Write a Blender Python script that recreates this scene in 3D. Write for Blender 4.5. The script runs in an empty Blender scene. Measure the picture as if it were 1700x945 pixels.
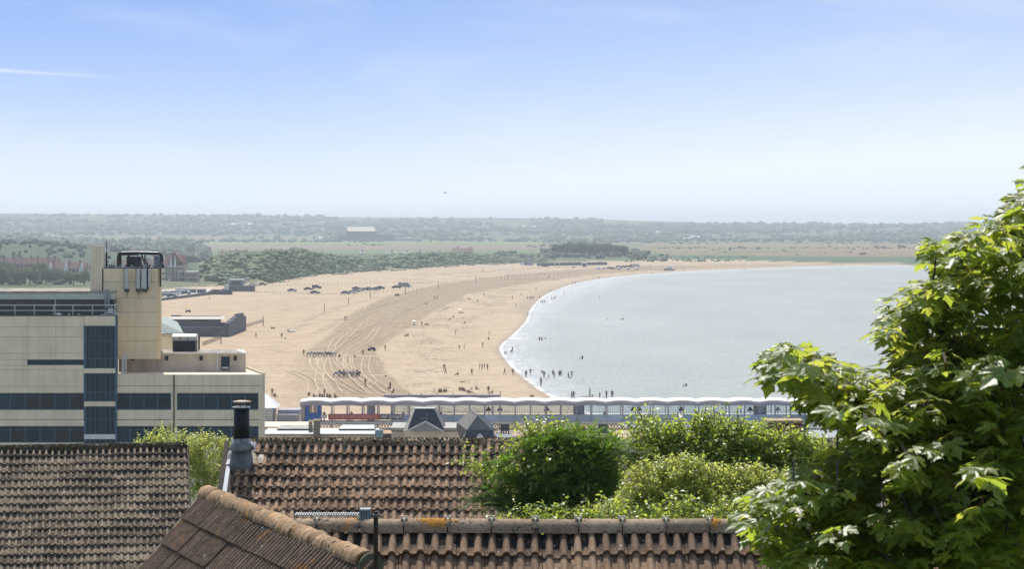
import bpy, bmesh, math, random
import numpy as np
from mathutils import Vector, Matrix
R = math.radians
S = bpy.context.scene
COL = S.collection
rng = np.random.default_rng(7)
random.seed(7)
# ------------------------------------------------------------------ camera
H, F, HOR = 38.0, 4000.0, 372.0            # eye height, focal length in photo pixels, eye-level row
cam_d = bpy.data.cameras.new('camera'); cam = bpy.data.objects.new('camera', cam_d); COL.objects.link(cam)
cam.location = (0, 0, H); cam.rotation_euler = (R(90), 0, 0)
cam_d.sensor_width = 36; cam_d.lens = 36*F/1700; cam_d.shift_y = -(472.5-HOR)/1700
cam_d.clip_start = 0.5; cam_d.clip_end = 60000
cam_d.dof.use_dof = True; cam_d.dof.focus_distance = 90; cam_d.dof.aperture_fstop = 13
S.camera = cam
S.render.engine = 'CYCLES'
S.cycles.use_denoising = True
S.cycles.max_bounces = 8; S.cycles.transparent_max_bounces = 6; S.cycles.volume_bounces = 0
S.view_settings.view_transform = 'Standard'; S.view_settings.look = 'None'
S.view_settings.exposure = 0.80; S.view_settings.gamma = 1
# ------------------------------------------------------------------ sky
SUN_EL, SUN_AZ = 53.0, -10.0                 # azimuth from +Y towards +X
W = bpy.data.worlds.new('World'); S.world = W; W.use_nodes = True
nt = W.node_tree; nt.nodes.clear()
def wn(t, **k):
    n = nt.nodes.new(t)
    for a, b in k.items(): setattr(n, a, b)
    return n
def wm(op, a, b=None, c=None, clamp=False):
    n = nt.nodes.new('ShaderNodeMath'); n.operation = op; n.use_clamp = clamp
    for i, v in enumerate((a, b, c)):
        if v is None: continue
        if isinstance(v, (int, float)): n.inputs[i].default_value = v
        else: nt.links.new(v, n.inputs[i])
    return n.outputs[0]
L = nt.links.new
tc = wn('ShaderNodeTexCoord'); sep = wn('ShaderNodeSeparateXYZ'); L(tc.outputs['Generated'], sep.inputs[0])
sx, sy, sz = sep.outputs
zz = wm('MULTIPLY_ADD', wm('MAXIMUM', sz, 0.0), 1.6, 0.20)
cmb = wn('ShaderNodeCombineXYZ'); L(sx, cmb.inputs[0]); L(sy, cmb.inputs[1]); L(wm('MAXIMUM', zz, 0.02), cmb.inputs[2])
sky = wn('ShaderNodeTexSky', sky_type='NISHITA', sun_disc=False)
sky.sun_elevation = R(SUN_EL); sky.sun_rotation = R(SUN_AZ); sky.air_density = 1.0; sky.dust_density = 0.3; sky.ozone_density = 2.0
L(cmb.outputs[0], sky.inputs[0])
hs = wn('ShaderNodeHueSaturation'); hs.inputs['Saturation'].default_value = 0.92; hs.inputs['Value'].default_value = 1.0
L(sky.outputs[0], hs.inputs['Color'])
# thin cirrus and an aircraft trail, by direction
u = wm('DIVIDE', sx, wm('MAXIMUM', sy, 0.05)); v = wm('DIVIDE', sz, wm('MAXIMUM', sy, 0.05))
cv = wn('ShaderNodeCombineXYZ'); L(u, cv.inputs[0]); L(wm('MULTIPLY', v, 3.5), cv.inputs[1])
n1 = wn('ShaderNodeTexNoise'); n1.inputs['Scale'].default_value = 9; n1.inputs['Detail'].default_value = 6; n1.inputs['Distortion'].default_value = .6
L(cv.outputs[0], n1.inputs['Vector'])
cir = wm('MULTIPLY', wm('SUBTRACT', n1.outputs['Fac'], 0.50, clamp=True), 1.1)
n2 = wn('ShaderNodeTexNoise'); n2.inputs['Scale'].default_value = 60; n2.inputs['Detail'].default_value = 3
L(cv.outputs[0], n2.inputs['Vector'])
def trail(x0, y0, x1, y1, w, amp):
    ux0, vx0, ux1, vx1 = (x0-850)/F, (HOR-y0)/F, (x1-850)/F, (HOR-y1)/F
    t = wm('DIVIDE', wm('SUBTRACT', u, ux0), ux1-ux0)
    yy = wm('MULTIPLY_ADD', t, vx1-vx0, vx0)
    dd = wm('ABSOLUTE', wm('SUBTRACT', v, wm('MULTIPLY_ADD', wm('SUBTRACT', n2.outputs['Fac'], .5), 0.0012, yy)))
    a = wm('SUBTRACT', 1.0, wm('DIVIDE', dd, w), clamp=True)
    e = wm('MULTIPLY', wm('SUBTRACT', 1.0, t, clamp=True), wm('GREATER_THAN', t, -1.5))
    return wm('MULTIPLY', wm('MULTIPLY', a, wm('MULTIPLY', e, amp), clamp=True), wm('MULTIPLY_ADD', n2.outputs['Fac'], 1.6, -.25, clamp=True))
tr = wm('ADD', trail(-60, 113, 215, 129, .0011, 1.5), trail(1040, 292, 1220, 338, .0016, .35))
tr = wm('ADD', tr, trail(1240, 300, 1330, 338, .001, .3))
lowair = wm('POWER', 2.718, wm('MULTIPLY', wm('POWER', wm('DIVIDE', wm('MAXIMUM', sz, 0.0), .055), 1.5), -1.0))
lowair = wm('MAXIMUM', lowair, 0.0)
side = wm('MINIMUM', wm('MAXIMUM', wm('MULTIPLY_ADD', u, 1.25, 0.13), 0.0), .4)
side = wm('MULTIPLY', side, wm('POWER', 2.718, wm('MULTIPLY', wm('MAXIMUM', sz, 0.0), -4.0)))
airmix = wn('ShaderNodeMix', data_type='RGBA'); L(wm('ADD', lowair, side, clamp=True), airmix.inputs['Factor'])
tint = wn('ShaderNodeMix', data_type='RGBA', blend_type='MULTIPLY'); tint.inputs['Factor'].default_value = 1
L(hs.outputs[0], tint.inputs['A']); 
tb_ = wn('ShaderNodeMix', data_type='RGBA'); tb_.inputs['A'].default_value = (0.280, 0.360, 0.493, 1); tb_.inputs['B'].default_value = (1, .90, .79, 1)
L(wm('MULTIPLY', wm('SUBTRACT', sz, .10, clamp=True), 4.0, clamp=True), tb_.inputs['Factor']); L(tb_.outputs['Result'], tint.inputs['B'])
L(tint.outputs['Result'], airmix.inputs['A']); airmix.inputs['B'].default_value = (3.566, 3.881, 4.335, 1)
wmix = wn('ShaderNodeMix', data_type='RGBA'); L(wm('ADD', cir, tr, clamp=True), wmix.inputs['Factor'])
L(airmix.outputs['Result'], wmix.inputs['A']); wmix.inputs['B'].default_value = (3.596, 3.729, 4.129, 1)
bg = wn('ShaderNodeBackground'); bg.inputs['Strength'].default_value = 0.15; L(wmix.outputs['Result'], bg.inputs['Color'])
ow = wn('ShaderNodeOutputWorld'); L(bg.outputs[0], ow.inputs[0])
# ------------------------------------------------------------------ sun
sd = bpy.data.lights.new('sun', 'SUN'); sd.energy = 3.1; sd.angle = R(.53); sd.color = (1, .95, .87)
so = bpy.data.objects.new('sun', sd); COL.objects.link(so); so.location = (0, 0, 200)
sv = Vector((math.sin(R(SUN_AZ))*math.cos(R(SUN_EL)), math.cos(R(SUN_AZ))*math.cos(R(SUN_EL)), math.sin(R(SUN_EL))))
so.rotation_euler = sv.to_track_quat('Z', 'Y').to_euler()
# ------------------------------------------------------------------ helpers
def srgb(r, g, b):
    f = lambda c: ((c/255+.055)/1.055)**2.4 if c > 10 else c/255/12.92
    return (f(r), f(g), f(b), 1)
def rgba(c): return tuple(c) if len(c) == 4 else (*c, 1)
class NT:
    def __init__(s, name):
        s.m = bpy.data.materials.new(name); s.m.use_nodes = True; s.t = s.m.node_tree
        s.b = s.t.nodes['Principled BSDF']; s.out = s.t.nodes['Material Output']
    def n(s, t, **k):
        q = s.t.nodes.new(t)
        for a, b in k.items():
            if a in q.inputs: q.inputs[a].default_value = b
            else: setattr(q, a, b)
        return q
    def l(s, a, b): s.t.links.new(a, b)
    def math(s, op, a, b=None, c=None, clamp=False):
        q = s.n('ShaderNodeMath', operation=op, use_clamp=clamp)
        for i, v in enumerate((a, b, c)):
            if v is None: continue
            if isinstance(v, (int, float)): q.inputs[i].default_value = v
            else: s.l(v, q.inputs[i])
        return q.outputs[0]
    def mix(s, f, a, b, bt='MIX'):
        q = s.n('ShaderNodeMix', data_type='RGBA', blend_type=bt)
        if isinstance(f, (int, float)): q.inputs['Factor'].default_value = f
        else: s.l(f, q.inputs['Factor'])
        for k, v in (('A', a), ('B', b)):
            if isinstance(v, (tuple, list)): q.inputs[k].default_value = rgba(v)
            else: s.l(v, q.inputs[k])
        return q.outputs['Result']
    def pos(s, sc=(1, 1, 1), obj=False):
        src = s.n('ShaderNodeTexCoord').outputs['Object'] if obj else s.n('ShaderNodeNewGeometry').outputs['Position']
        q = s.n('ShaderNodeMapping'); s.l(src, q.inputs[0]); q.inputs['Scale'].default_value = sc
        return q.outputs[0]
    def noise(s, vec, scale, detail=4, rough=.55, dist=0):
        q = s.n('ShaderNodeTexNoise'); s.l(vec, q.inputs['Vector'])
        q.inputs['Scale'].default_value = scale; q.inputs['Detail'].default_value = detail
        q.inputs['Roughness'].default_value = rough; q.inputs['Distortion'].default_value = dist
        return q.outputs['Fac']
    def ramp(s, f, lo, hi):
        return s.math('MULTIPLY_ADD', f, 1/(hi-lo), -lo/(hi-lo), clamp=True)
    def attr(s, name):
        return s.n('ShaderNodeAttribute', attribute_name=name)
    def bump(s, h, st, dist=.05):
        q = s.n('ShaderNodeBump'); s.l(h, q.inputs['Height']); q.inputs['Strength'].default_value = st; q.inputs['Distance'].default_value = dist
        s.l(q.outputs[0], s.b.inputs['Normal']); return q
    def base(s, c):
        if isinstance(c, (tuple, list)): s.b.inputs['Base Color'].default_value = rgba(c)
        else: s.l(c, s.b.inputs['Base Color'])
def mat(name, c, rough=.8, c2=None, scale=3, lo=.35, hi=.65, metal=0, bump=0, bdist=.02, spec=.3, vary=0, detail=5, sc=(1, 1, 1), obj=False):
    q = NT(name)
    q.b.inputs['Roughness'].default_value = rough; q.b.inputs['Metallic'].default_value = metal
    q.b.inputs['Specular IOR Level'].default_value = spec
    p = q.pos(sc, obj)
    c2 = c2 or tuple(x*.82 for x in c[:3])
    nz = q.noise(p, scale, detail)
    col = q.mix(q.ramp(nz, lo, hi), c2, c)
    if vary:
        oi = q.n('ShaderNodeObjectInfo').outputs['Random']
        hv = q.n('ShaderNodeHueSaturation'); q.l(col, hv.inputs['Color']); q.l(q.math('MULTIPLY_ADD', oi, vary, 1-vary/2), hv.inputs['Value']); col = hv.outputs[0]
    q.base(col)
    if bump: q.bump(q.noise(p, scale*4, 4), bump, bdist)
    return q.m
class MB:
    """collects geometry for one mesh"""
    def __init__(s): s.v = []; s.f = []; s.mi = []; s.k = 0
    def poly(s, pts, faces, mi=None):
        o = len(s.v); s.v += [tuple(p) for p in pts]
        for f in faces: s.f.append(tuple(o+i for i in f)); s.mi.append(s.k if mi is None else mi)
    def box(s, x0, x1, y0, y1, z0, z1, mi=None):
        s.poly([(x0,y0,z0),(x1,y0,z0),(x1,y1,z0),(x0,y1,z0),(x0,y0,z1),(x1,y0,z1),(x1,y1,z1),(x0,y1,z1)],
               [(0,3,2,1),(4,5,6,7),(0,1,5,4),(1,2,6,5),(2,3,7,6),(3,0,4,7)], mi)
    def obox(s, c, ax, ay, az, mi=None):
        c, ax, ay, az = map(Vector, (c, ax, ay, az)); p = []
        for k in (-1, 1):
            for i, j in ((-1,-1),(1,-1),(1,1),(-1,1)): p.append(c+ax*i+ay*j+az*k)
        s.poly(p, [(0,3,2,1),(4,5,6,7),(0,1,5,4),(1,2,6,5),(2,3,7,6),(3,0,4,7)], mi)
    def bar(s, a, b, w, h=None, mi=None):
        a, b = Vector(a), Vector(b); d = b-a; h = h or w
        up = Vector((0,0,1)) if abs(d.normalized().z) < .95 else Vector((0,1,0))
        x = d.cross(up).normalized()*w/2; y = x.cross(d).normalized()*h/2
        s.obox((a+b)/2, x, y, d/2, mi)
    def tube(s, pts, rad, n=8, mi=None, cap=True):
        pts = [Vector(p) for p in pts]
        if not isinstance(rad, (list, tuple)): rad = [rad]*len(pts)
        o = len(s.v); ref = None
        for i, p in enumerate(pts):
            d = (pts[min(i+1, len(pts)-1)]-pts[max(i-1, 0)]).normalized()
            if ref is None: ref = d.cross(Vector((.3,.2,1)) if abs(d.z) < .9 else Vector((1,0,0))).normalized()
            x = (ref-d*ref.dot(d)).normalized(); ref = x; y = d.cross(x)
            for k in range(n):
                a = 2*math.pi*k/n; s.v.append(tuple(p+(x*math.cos(a)+y*math.sin(a))*rad[i]))
        m = s.k if mi is None else mi
        for i in range(len(pts)-1):
            for k in range(n):
                s.f.append((o+i*n+k, o+i*n+(k+1)%n, o+(i+1)*n+(k+1)%n, o+(i+1)*n+k)); s.mi.append(m)
        if cap:
            s.f.append(tuple(o+k for k in range(n))[::-1]); s.mi.append(m)
            s.f.append(tuple(o+(len(pts)-1)*n+k for k in range(n))); s.mi.append(m)
    def mesh(s, name, mats, smooth=False):
        me = bpy.data.meshes.new(name); me.from_pydata(s.v, [], s.f)
        for m in (mats if isinstance(mats, (list, tuple)) else [mats]): me.materials.append(m)
        me.polygons.foreach_set('material_index', s.mi)
        if smooth: me.polygons.foreach_set('use_smooth', [True]*len(s.f))
        me.update(); return me
    def obj(s, name, mats, parent=None, smooth=False, **props):
        return link(name, s.mesh(name, mats, smooth), parent, **props)
def link(name, me, parent=None, loc=None, M=None, **props):
    o = bpy.data.objects.new(name, me); COL.objects.link(o)
    if M is not None:
        o.matrix_world = M if parent is None else (Matrix.Translation(parent.location) @ Matrix.Rotation(parent.rotation_euler.z, 4, 'Z')).inverted() @ M
        if parent is not None:
            o.parent = parent
    elif parent is not None:
        o.parent = parent
        if loc is not None: o.location = loc
        elif parent.type == 'EMPTY' and parent.get('_world'):     # geometry given in world metres
            o.location = -Vector(parent.location)
    elif loc is not None: o.location = loc
    for k, v in props.items(): o[k] = v
    return o
def thing(name, label, cat, loc=(0,0,0), group=None, world=True):
    o = bpy.data.objects.new(name, None); COL.objects.link(o); o.location = loc
    o.empty_display_size = .2
    o['label'] = label; o['category'] = cat
    if group: o['group'] = group
    if world: o['_world'] = 1
    return o
def tag(o, label, cat, group=None):
    o['label'] = label; o['category'] = cat
    if group: o['group'] = group
    return o
def np_mesh(name, v, f, mats, mi=None, smooth=False):
    """fast mesh of all-triangles or all-quads from arrays"""
    me = bpy.data.meshes.new(name); v = np.asarray(v, np.float32); f = np.asarray(f, np.int32); k = f.shape[1]
    me.vertices.add(len(v)); me.vertices.foreach_set('co', v.ravel())
    me.loops.add(f.size); me.loops.foreach_set('vertex_index', f.ravel())
    me.polygons.add(len(f)); me.polygons.foreach_set('loop_start', np.arange(len(f), dtype=np.int32)*k)
    for m in (mats if isinstance(mats, (list, tuple)) else [mats]): me.materials.append(m)
    if mi is not None: me.polygons.foreach_set('material_index', np.asarray(mi, np.int32))
    me.update(calc_edges=True)
    if smooth: me.polygons.foreach_set('use_smooth', np.ones(len(f), bool))
    return me
def P(px, py, D):
    """point at distance D seen at photo pixel px, py"""
    return Vector(((px-850)/F*D, D, H-(py-HOR)/F*D))
def dist(py, z=0.): return F*(H-z)/(py-HOR)
# numpy value noise
_T = rng.random((256, 256))
def vnoise(x, y):
    xi = np.floor(x).astype(int); yi = np.floor(y).astype(int); fx = x-xi; fy = y-yi
    fx = fx*fx*(3-2*fx); fy = fy*fy*(3-2*fy)
    a = _T[xi % 256, yi % 256]; b = _T[(xi+1) % 256, yi % 256]; c = _T[xi % 256, (yi+1) % 256]; d = _T[(xi+1) % 256, (yi+1) % 256]
    return (a*(1-fx)+b*fx)*(1-fy)+(c*(1-fx)+d*fx)*fy
def fbm(x, y, o=4):
    s = 0; a = .5; 
    for i in range(o): s = s+a*vnoise(x*2**i+17*i, y*2**i+5*i); a *= .5
    return s/(1-.5**o)
def sstep(t): t = np.clip(t, 0, 1); return t*t*(3-2*t)
def inside(px, py, poly):
    r = np.zeros(np.shape(px), bool); n = len(poly)
    for i in range(n):
        x0, y0 = poly[i]; x1, y1 = poly[(i+1) % n]
        if y0 == y1: continue
        c = ((y0 > py) != (y1 > py)) & (px < (x1-x0)*(py-y0)/(y1-y0)+x0)
        r ^= c
    return r
def pdist(x, y, line):
    d = np.full(np.shape(x), 1e9)
    for (x0, y0), (x1, y1) in zip(line[:-1], line[1:]):
        dx, dy = x1-x0, y1-y0; t = np.clip(((x-x0)*dx+(y-y0)*dy)/(dx*dx+dy*dy+1e-9), 0, 1)
        d = np.minimum(d, np.hypot(x-x0-t*dx, y-y0-t*dy))
    return d
# ------------------------------------------------------------------ the ground: sea level is z = 0
def g0(px, py): D = F*H/(py-HOR); return ((px-850)/F*D, D)
SHORE = [(6000,439.5),(2000,440),(1700,440.5),(1560,441),(1500,440.5),(1400,441.5),(1300,443.5),(1250,446),(1200,448),(1150,450),(1080,454),(1020,459.5),(970,467),(935,477),(905,490),(887,505),(877,520),(873,532),(862,545),(846,560),(832,572),(829,582),(838,597),(852,613),(870,629),(890,645),(910,657),(930,667),(980,690),(1060,716),(1110,745),(1150,757),(1300,758),(6000,758)]
OUTER = [(6000,441),(1560,443),(1400,444),(1250,448.5),(1160,453),(1080,459),(1030,468),(1000,478),(955,492),(925,508),(905,532),(885,556),(875,575),(884,600),(905,622),(930,642),(955,664),(1000,690),(1080,716),(1150,745),(6000,752)]
def smoothline(L, n=4):
    L = [np.array(p, float) for p in L]; out = []
    for i in range(len(L)-1):
        p0 = L[max(i-1, 0)]; p1 = L[i]; p2 = L[i+1]; p3 = L[min(i+2, len(L)-1)]
        for k in range(n):
            t = k/n; out.append(tuple(.5*((2*p1)+(-p0+p2)*t+(2*p0-5*p1+4*p2-p3)*t*t+(-p0+3*p1-3*p2+p3)*t**3)))
    out.append(tuple(L[-1])); return out
SHG = [g0(*p) for p in SHORE[:1]] + [g0(*p) for p in smoothline(SHORE[2:-2])] + [g0(*p) for p in SHORE[-1:]]
OUG = [g0(*p) for p in OUTER]
def shore_d(x, y):
    d = pdist(x, y, SHG); w = inside(x, y, SHG)
    return np.where(w, -d, d)
FOOT = [(-2500,500),(-200,496),(100,488),(270,482),(320,478),(380,474),(440,472),(520,458),(600,452),(700,446),(780,440),(860,437.5),(960,435),(1040,434),(1090,431),(1200,432.5),(1300,435.5),(1400,437.5),(1560,438.6),(2500,437.5),(6000,437)]
CREST = [(-2500,474),(100,472),(250,472),(325,470),(348,436),(362,428),(440,419),(500,419),(530,424),(600,430),(680,424),(760,421),(850,429),(900,430),(960,426),(1040,433),(1200,434),(6000,436)]
fx, fy = np.array(FOOT).T; cx_, cy_ = np.array(CREST).T
def foot_d(px): return F*(H-.9)/(np.interp(px, fx, fy)-HOR)
HILLX = [-2500,0,200,420,560,640,850,1000,1100,1250,1450,1600,6000]
HILLY = [352,354.5,355.5,357,360.5,361,362,364,367.5,371.6,371.5,372,371]
def terrain(x, y):
    x = np.asarray(x, float); y = np.asarray(y, float)
    px = 850+F*x/np.maximum(y, 60)
    sh = shore_d(x, y)
    beach = np.clip(sh*.02, -.8, .9)
    near = np.interp(y, [-60,0,20,30,50,68,100,150,200,235,385.5,387,391,394], [34,32,30,28.5,26,24,19.5,14,8,2.6,2.4,2.3,.6,0])
    z = np.where(y < 393, np.maximum(near, -.5), beach)
    fd = foot_d(px); d = y-fd
    amp = H-(np.interp(px, cx_, cy_)-HOR)/F*(fd+130)-3.2
    amp = np.clip(amp, 1.2, 30)
    dune = amp*(sstep(d/120)*(1-sstep((d-170)/260)))*(1+.35*(fbm(x/35, y/60)-.5)*sstep(d/60))
    z = np.where(d > 0, z+dune+1.0*sstep(d/60), z)
    # wooded hill far left and the far hills
    hl = 17*np.exp(-((px-30)/190)**2)*np.exp(-((y-2350)/330)**2)
    z = z+np.where(d > 0, hl, 0)
    top = H-(np.interp(px, HILLX, HILLY)-HOR)/F*9000
    t = np.clip((y-5400)/3600, 0, 1)
    prof = np.where(y > 5400, (top-2)*(t**1.15), 0)
    prof = prof*(1+.12*(fbm(x/420, y/700, 3)-.5)*np.clip((9000-y)/600, 0, 1))
    prof = np.where(y > 9000, (top-2)*(1-.25*np.clip((y-9000)/6000, 0, 1)), prof)
    return z+prof
def gpt(px, py):
    """ground point seen at a photo pixel"""
    z = 0.
    for _ in range(12):
        D = dist(py, z); x = (px-850)/F*D; z = .5*z+.5*float(terrain(np.array([x]), np.array([D]))[0])
    return Vector((x, D, z))
def zt(x, y): return float(terrain(np.array([x]), np.array([y]))[0])
BAND = [(1560,439),(1300,439.5),(1150,441),(1000,446),(850,458),(720,476),(640,497),(590,520),(545,560),(490,600),(470,640),(440,680),(715,680),(690,662),(668,648),(640,620),(632,600),(622,588),(640,574),(668,556),(700,535),(722,519),(750,504),(775,497),(765,494),(800,486),(900,468),(1000,455),(1150,447),(1400,440.2),(1560,439.8)]
EDGE = [g0(*p) for p in smoothline([(700,690),(690,662),(668,648),(640,620),(632,600),(622,588),(640,574),(668,556),(700,535),(722,519),(750,504),(790,492),(880,472),(1000,455),(1150,447)])]
py_far = 375+np.arange(0, 371, 1.15)
Ds = np.concatenate([np.array([16000., 13000, 11500, 10200, 9600]), F*H/(py_far[py_far > 388.5]-HOR)])
Ds = Ds[Ds > 394]
Ds = np.concatenate([Ds, np.linspace(9000, 5300, 46)[0:-1] if False else [], [393.5,391.5,391,387,386,380,350,320,290,260,235,215,200,175,150,125,100,85,70,60,52,45,38,30,22,14,6,0,-15,-40,-60]])
Ds = np.unique(np.concatenate([Ds, np.linspace(5400, 9300, 40)]))
PXs = np.unique(np.concatenate([np.linspace(-4500, -200, 60), np.arange(-200, 1900, 6.), np.linspace(1900, 6400, 60)]))
GX = (PXs[None, :]-850)/F*np.maximum(Ds[:, None], 60)
GY = np.repeat(Ds[:, None], len(PXs), 1)
GZ = terrain(GX, GY); SH = shore_d(GX, GY)
GPX = np.repeat(PXs[None, :], len(Ds), 0); GPY = HOR+F*H/np.maximum(GY, 60)
def gridmesh(name, X, Y, Z, m, keep=None):
    nr, nc = X.shape; v = np.stack([X, Y, Z], -1).reshape(-1, 3)
    i = np.arange(nr*nc).reshape(nr, nc)
    f = np.stack([i[:-1,:-1], i[:-1,1:], i[1:,1:], i[1:,:-1]], -1).reshape(-1, 4)
    if keep is not None: f = f[keep[:-1,:-1].ravel()]
    return np_mesh(name, v, f, m, smooth=True)
def setattr_f(me, name, a):
    at = me.attributes.new(name, 'FLOAT', 'POINT'); at.data.foreach_set('value', np.asarray(a, np.float32).ravel())
def setattr_c(me, name, a):
    at = me.attributes.new(name, 'FLOAT_COLOR', 'POINT'); c = np.ones((a.shape[0]*a.shape[1], 4), np.float32); c[:, :3] = a.reshape(-1, 3); at.data.foreach_set('color', c.ravel())
# land cover colour of the ground (its own colour, light falls on it separately)
def lerp(a, b, t): return a*(1-t[..., None])+np.array(b)*t[..., None]
SAND = (.47,.365,.245); SAND_D = (.33,.245,.16); SAND_W = (.34,.27,.20)
cov = np.ones(GX.shape+(3,))*np.array(SAND)
nz = fbm(GX/40, GY/120, 5)
cov = lerp(cov, (.50,.40,.285), np.clip((nz-.5)*3, 0, 1)*.6)
cov = lerp(cov, (.45,.34,.225), sstep((760-GPX)/420)*.6*sstep((GPY-450)/60))
inb = inside(GPX, GPY, BAND); edx = pdist(GX, GY, EDGE)
lefts = sstep((GPX-(430+.0*GPY))/150) if False else sstep((edx*-1+np.where(GPY > 560, 26, 60)+0*GPX)/18+.6)
bandm = inb*np.maximum(.45+.35*(nz > .48), lefts)
bandm = np.where(GPX < 560, bandm*np.clip((GPX-440)/120, 0, 1), bandm)
cov = lerp(cov, SAND_D, np.clip(bandm*.9, 0, 1))
cov = lerp(cov, SAND_W, sstep(1-SH/np.where(GPY > 520, 2.5, 14))*.75)
d_f = GY-foot_d(GPX)
grass = sstep((d_f-6+18*(fbm(GX/14, GY/30)-.5))/10)*(GY > 400)
gcol = np.ones(GX.shape+(3,))*np.array((.085,.115,.055))
gcol = lerp(gcol, (.17,.17,.09), sstep((fbm(GX/60, GY/140)-.5)*5)*.7)
fields = fbm(GX/260+3, GY/330, 3); fl2 = fbm(GX/700+9, GY/500+2, 2)
far = sstep((d_f-350)/200)
fcol = lerp(np.ones(GX.shape+(3,))*np.array((.12,.16,.055)), (.22,.165,.105), sstep((fields-.5)*9))
fcol = lerp(fcol, (.09,.12,.05), sstep((fl2-.55)*9)*.8)
strip = lambda a, b, s=1.5: sstep((GPY-a)/s)*(1-sstep((GPY-b)/s))
L1 = (1-sstep((GPX-880)/60))
fcol = lerp(fcol, (.17,.22,.07), strip(402.5, 407.5)*L1)
fcol = lerp(fcol, (.23,.16,.12), strip(408, 415.5)*L1)
fcol = lerp(fcol, (.13,.17,.07), strip(415.5, 421)*L1)
R1 = sstep((GPX-1040)/40)
fcol = lerp(fcol, (.24,.165,.10), strip(404, 427)*R1*(.5+.5*sstep((fbm(GX/120, GY/500)-.42)*8)))
fcol = lerp(fcol, (.13,.15,.06), strip(411, 414)*R1*.8)
fcol = lerp(fcol, (.075,.125,.065), strip(428, 460)*R1)

gcol = gcol*(1-far[..., None])+fcol*far[..., None]
gcol = np.where((GPX > 1100)[..., None], fcol, gcol)
gcol = lerp(gcol, (.05,.08,.035), sstep((345-GPX)/30)*sstep((GY-1560)/60)*(1-sstep((GY-3300)/900)))
hillm = sstep((GY-5600)/500)
hcol = lerp(np.ones(GX.shape+(3,))*np.array((.065,.095,.05)), (.16,.19,.08), sstep((fbm(GX/380, GY/900, 4)-.56)*7))
gcol = gcol*(1-hillm[..., None])+hcol*hillm[..., None]
cov = cov*(1-grass[..., None])+gcol*grass[..., None]
town = (GY < 387)
tn = (fbm(GX/17, GY/17, 3) > .5)[..., None]; cov = np.where(town[..., None], np.where(tn | (GY > 335)[..., None] | (GX < -40)[..., None], np.array((.42,.39,.34)), np.array((.10,.14,.05))), cov)
cov = np.where((GY < 230)[..., None], np.array((.06,.09,.03)), cov)
g = NT('ground_cover'); a = g.attr('cover'); pz = g.pos()
fine = g.noise(g.pos((1,.35,1)), .55, 6, .6); fine2 = g.noise(g.pos((.12,.05,.1)), 1.0, 5)
col = g.mix(g.math('MULTIPLY', g.ramp(fine, .38, .62), .22), a.outputs['Color'], (1.0,.98,.95), 'MULTIPLY')
col = g.mix(1.0, a.outputs['Color'], g.mix(g.ramp(fine, .3, .7), (.86,.85,.84), (1.08,1.08,1.08)), 'MULTIPLY')
col = g.mix(1.0, col, g.mix(g.ramp(fine2, .35, .65), (.92,.92,.92), (1.05,1.05,1.05)), 'MULTIPLY')
bd = g.attr('edge_distance').outputs['Fac']; bm = g.attr('raked').outputs['Fac']
wv = g.math('SINE', g.math('ADD', g.math('MULTIPLY', bd, 1.5), g.math('MULTIPLY', g.noise(g.pos((.03,.03,0)), 1, 3), 14)))
wv2 = g.math('SINE', g.math('ADD', g.math('MULTIPLY', bd, 3.9), g.math('MULTIPLY', g.noise(g.pos((.05,.02,0)), 1, 3), 16)))
wsum = g.math('MULTIPLY_ADD', g.math('ADD', wv, wv2), .25, .5, clamp=True)
col = g.mix(bm, col, g.mix(1.0, col, g.mix(wsum, (.88,.865,.85), (1.07,1.08,1.085)), 'MULTIPLY'))
stk = g.noise(g.pos((.035,.16,0)), 1, 6, .65, .3)
col = g.mix(1.0, col, g.mix(g.ramp(stk, .33, .67), (.90,.885,.87), (1.06,1.06,1.06)), 'MULTIPLY')
# dark weed and pebble patches towards the tide line
wd = g.attr('weed').outputs['Fac']
wn_ = g.noise(g.pos((.07,.028,0)), 1, 8, .68, .5); wn2 = g.noise(g.pos((1.0,.16,0)), 1, 3, .6)
wmask = g.math('MULTIPLY', g.math('MULTIPLY', g.ramp(wn_, .48, .60), g.ramp(wn2, .44, .58)), wd)
col = g.mix(g.math('MULTIPLY', wmask, .95), col, (.12,.095,.075))
g.base(col); g.b.inputs['Roughness'].default_value = .95; g.b.inputs['Specular IOR Level'].default_value = .15
g.bump(fine, .5, .25)
gm = gridmesh('ground', GX, GY, GZ, g.m)
setattr_c(gm, 'cover', cov); setattr_f(gm, 'edge_distance', edx); setattr_f(gm, 'raked', np.clip(bandm, 0, 1)*(1-grass)*(GY > 394))
weed = (1-grass)*sstep((SH-6)/20)*(1-inb*.8)*(.35+.65*sstep((GPX-640)/60))*(GPX > 400)*(GY > 394)*np.clip(1.25-SH/np.where(GPY > 520, 60, 300), 0.15, 1)
setattr_f(gm, 'weed', weed)
link('ground', gm, kind='structure')
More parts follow.
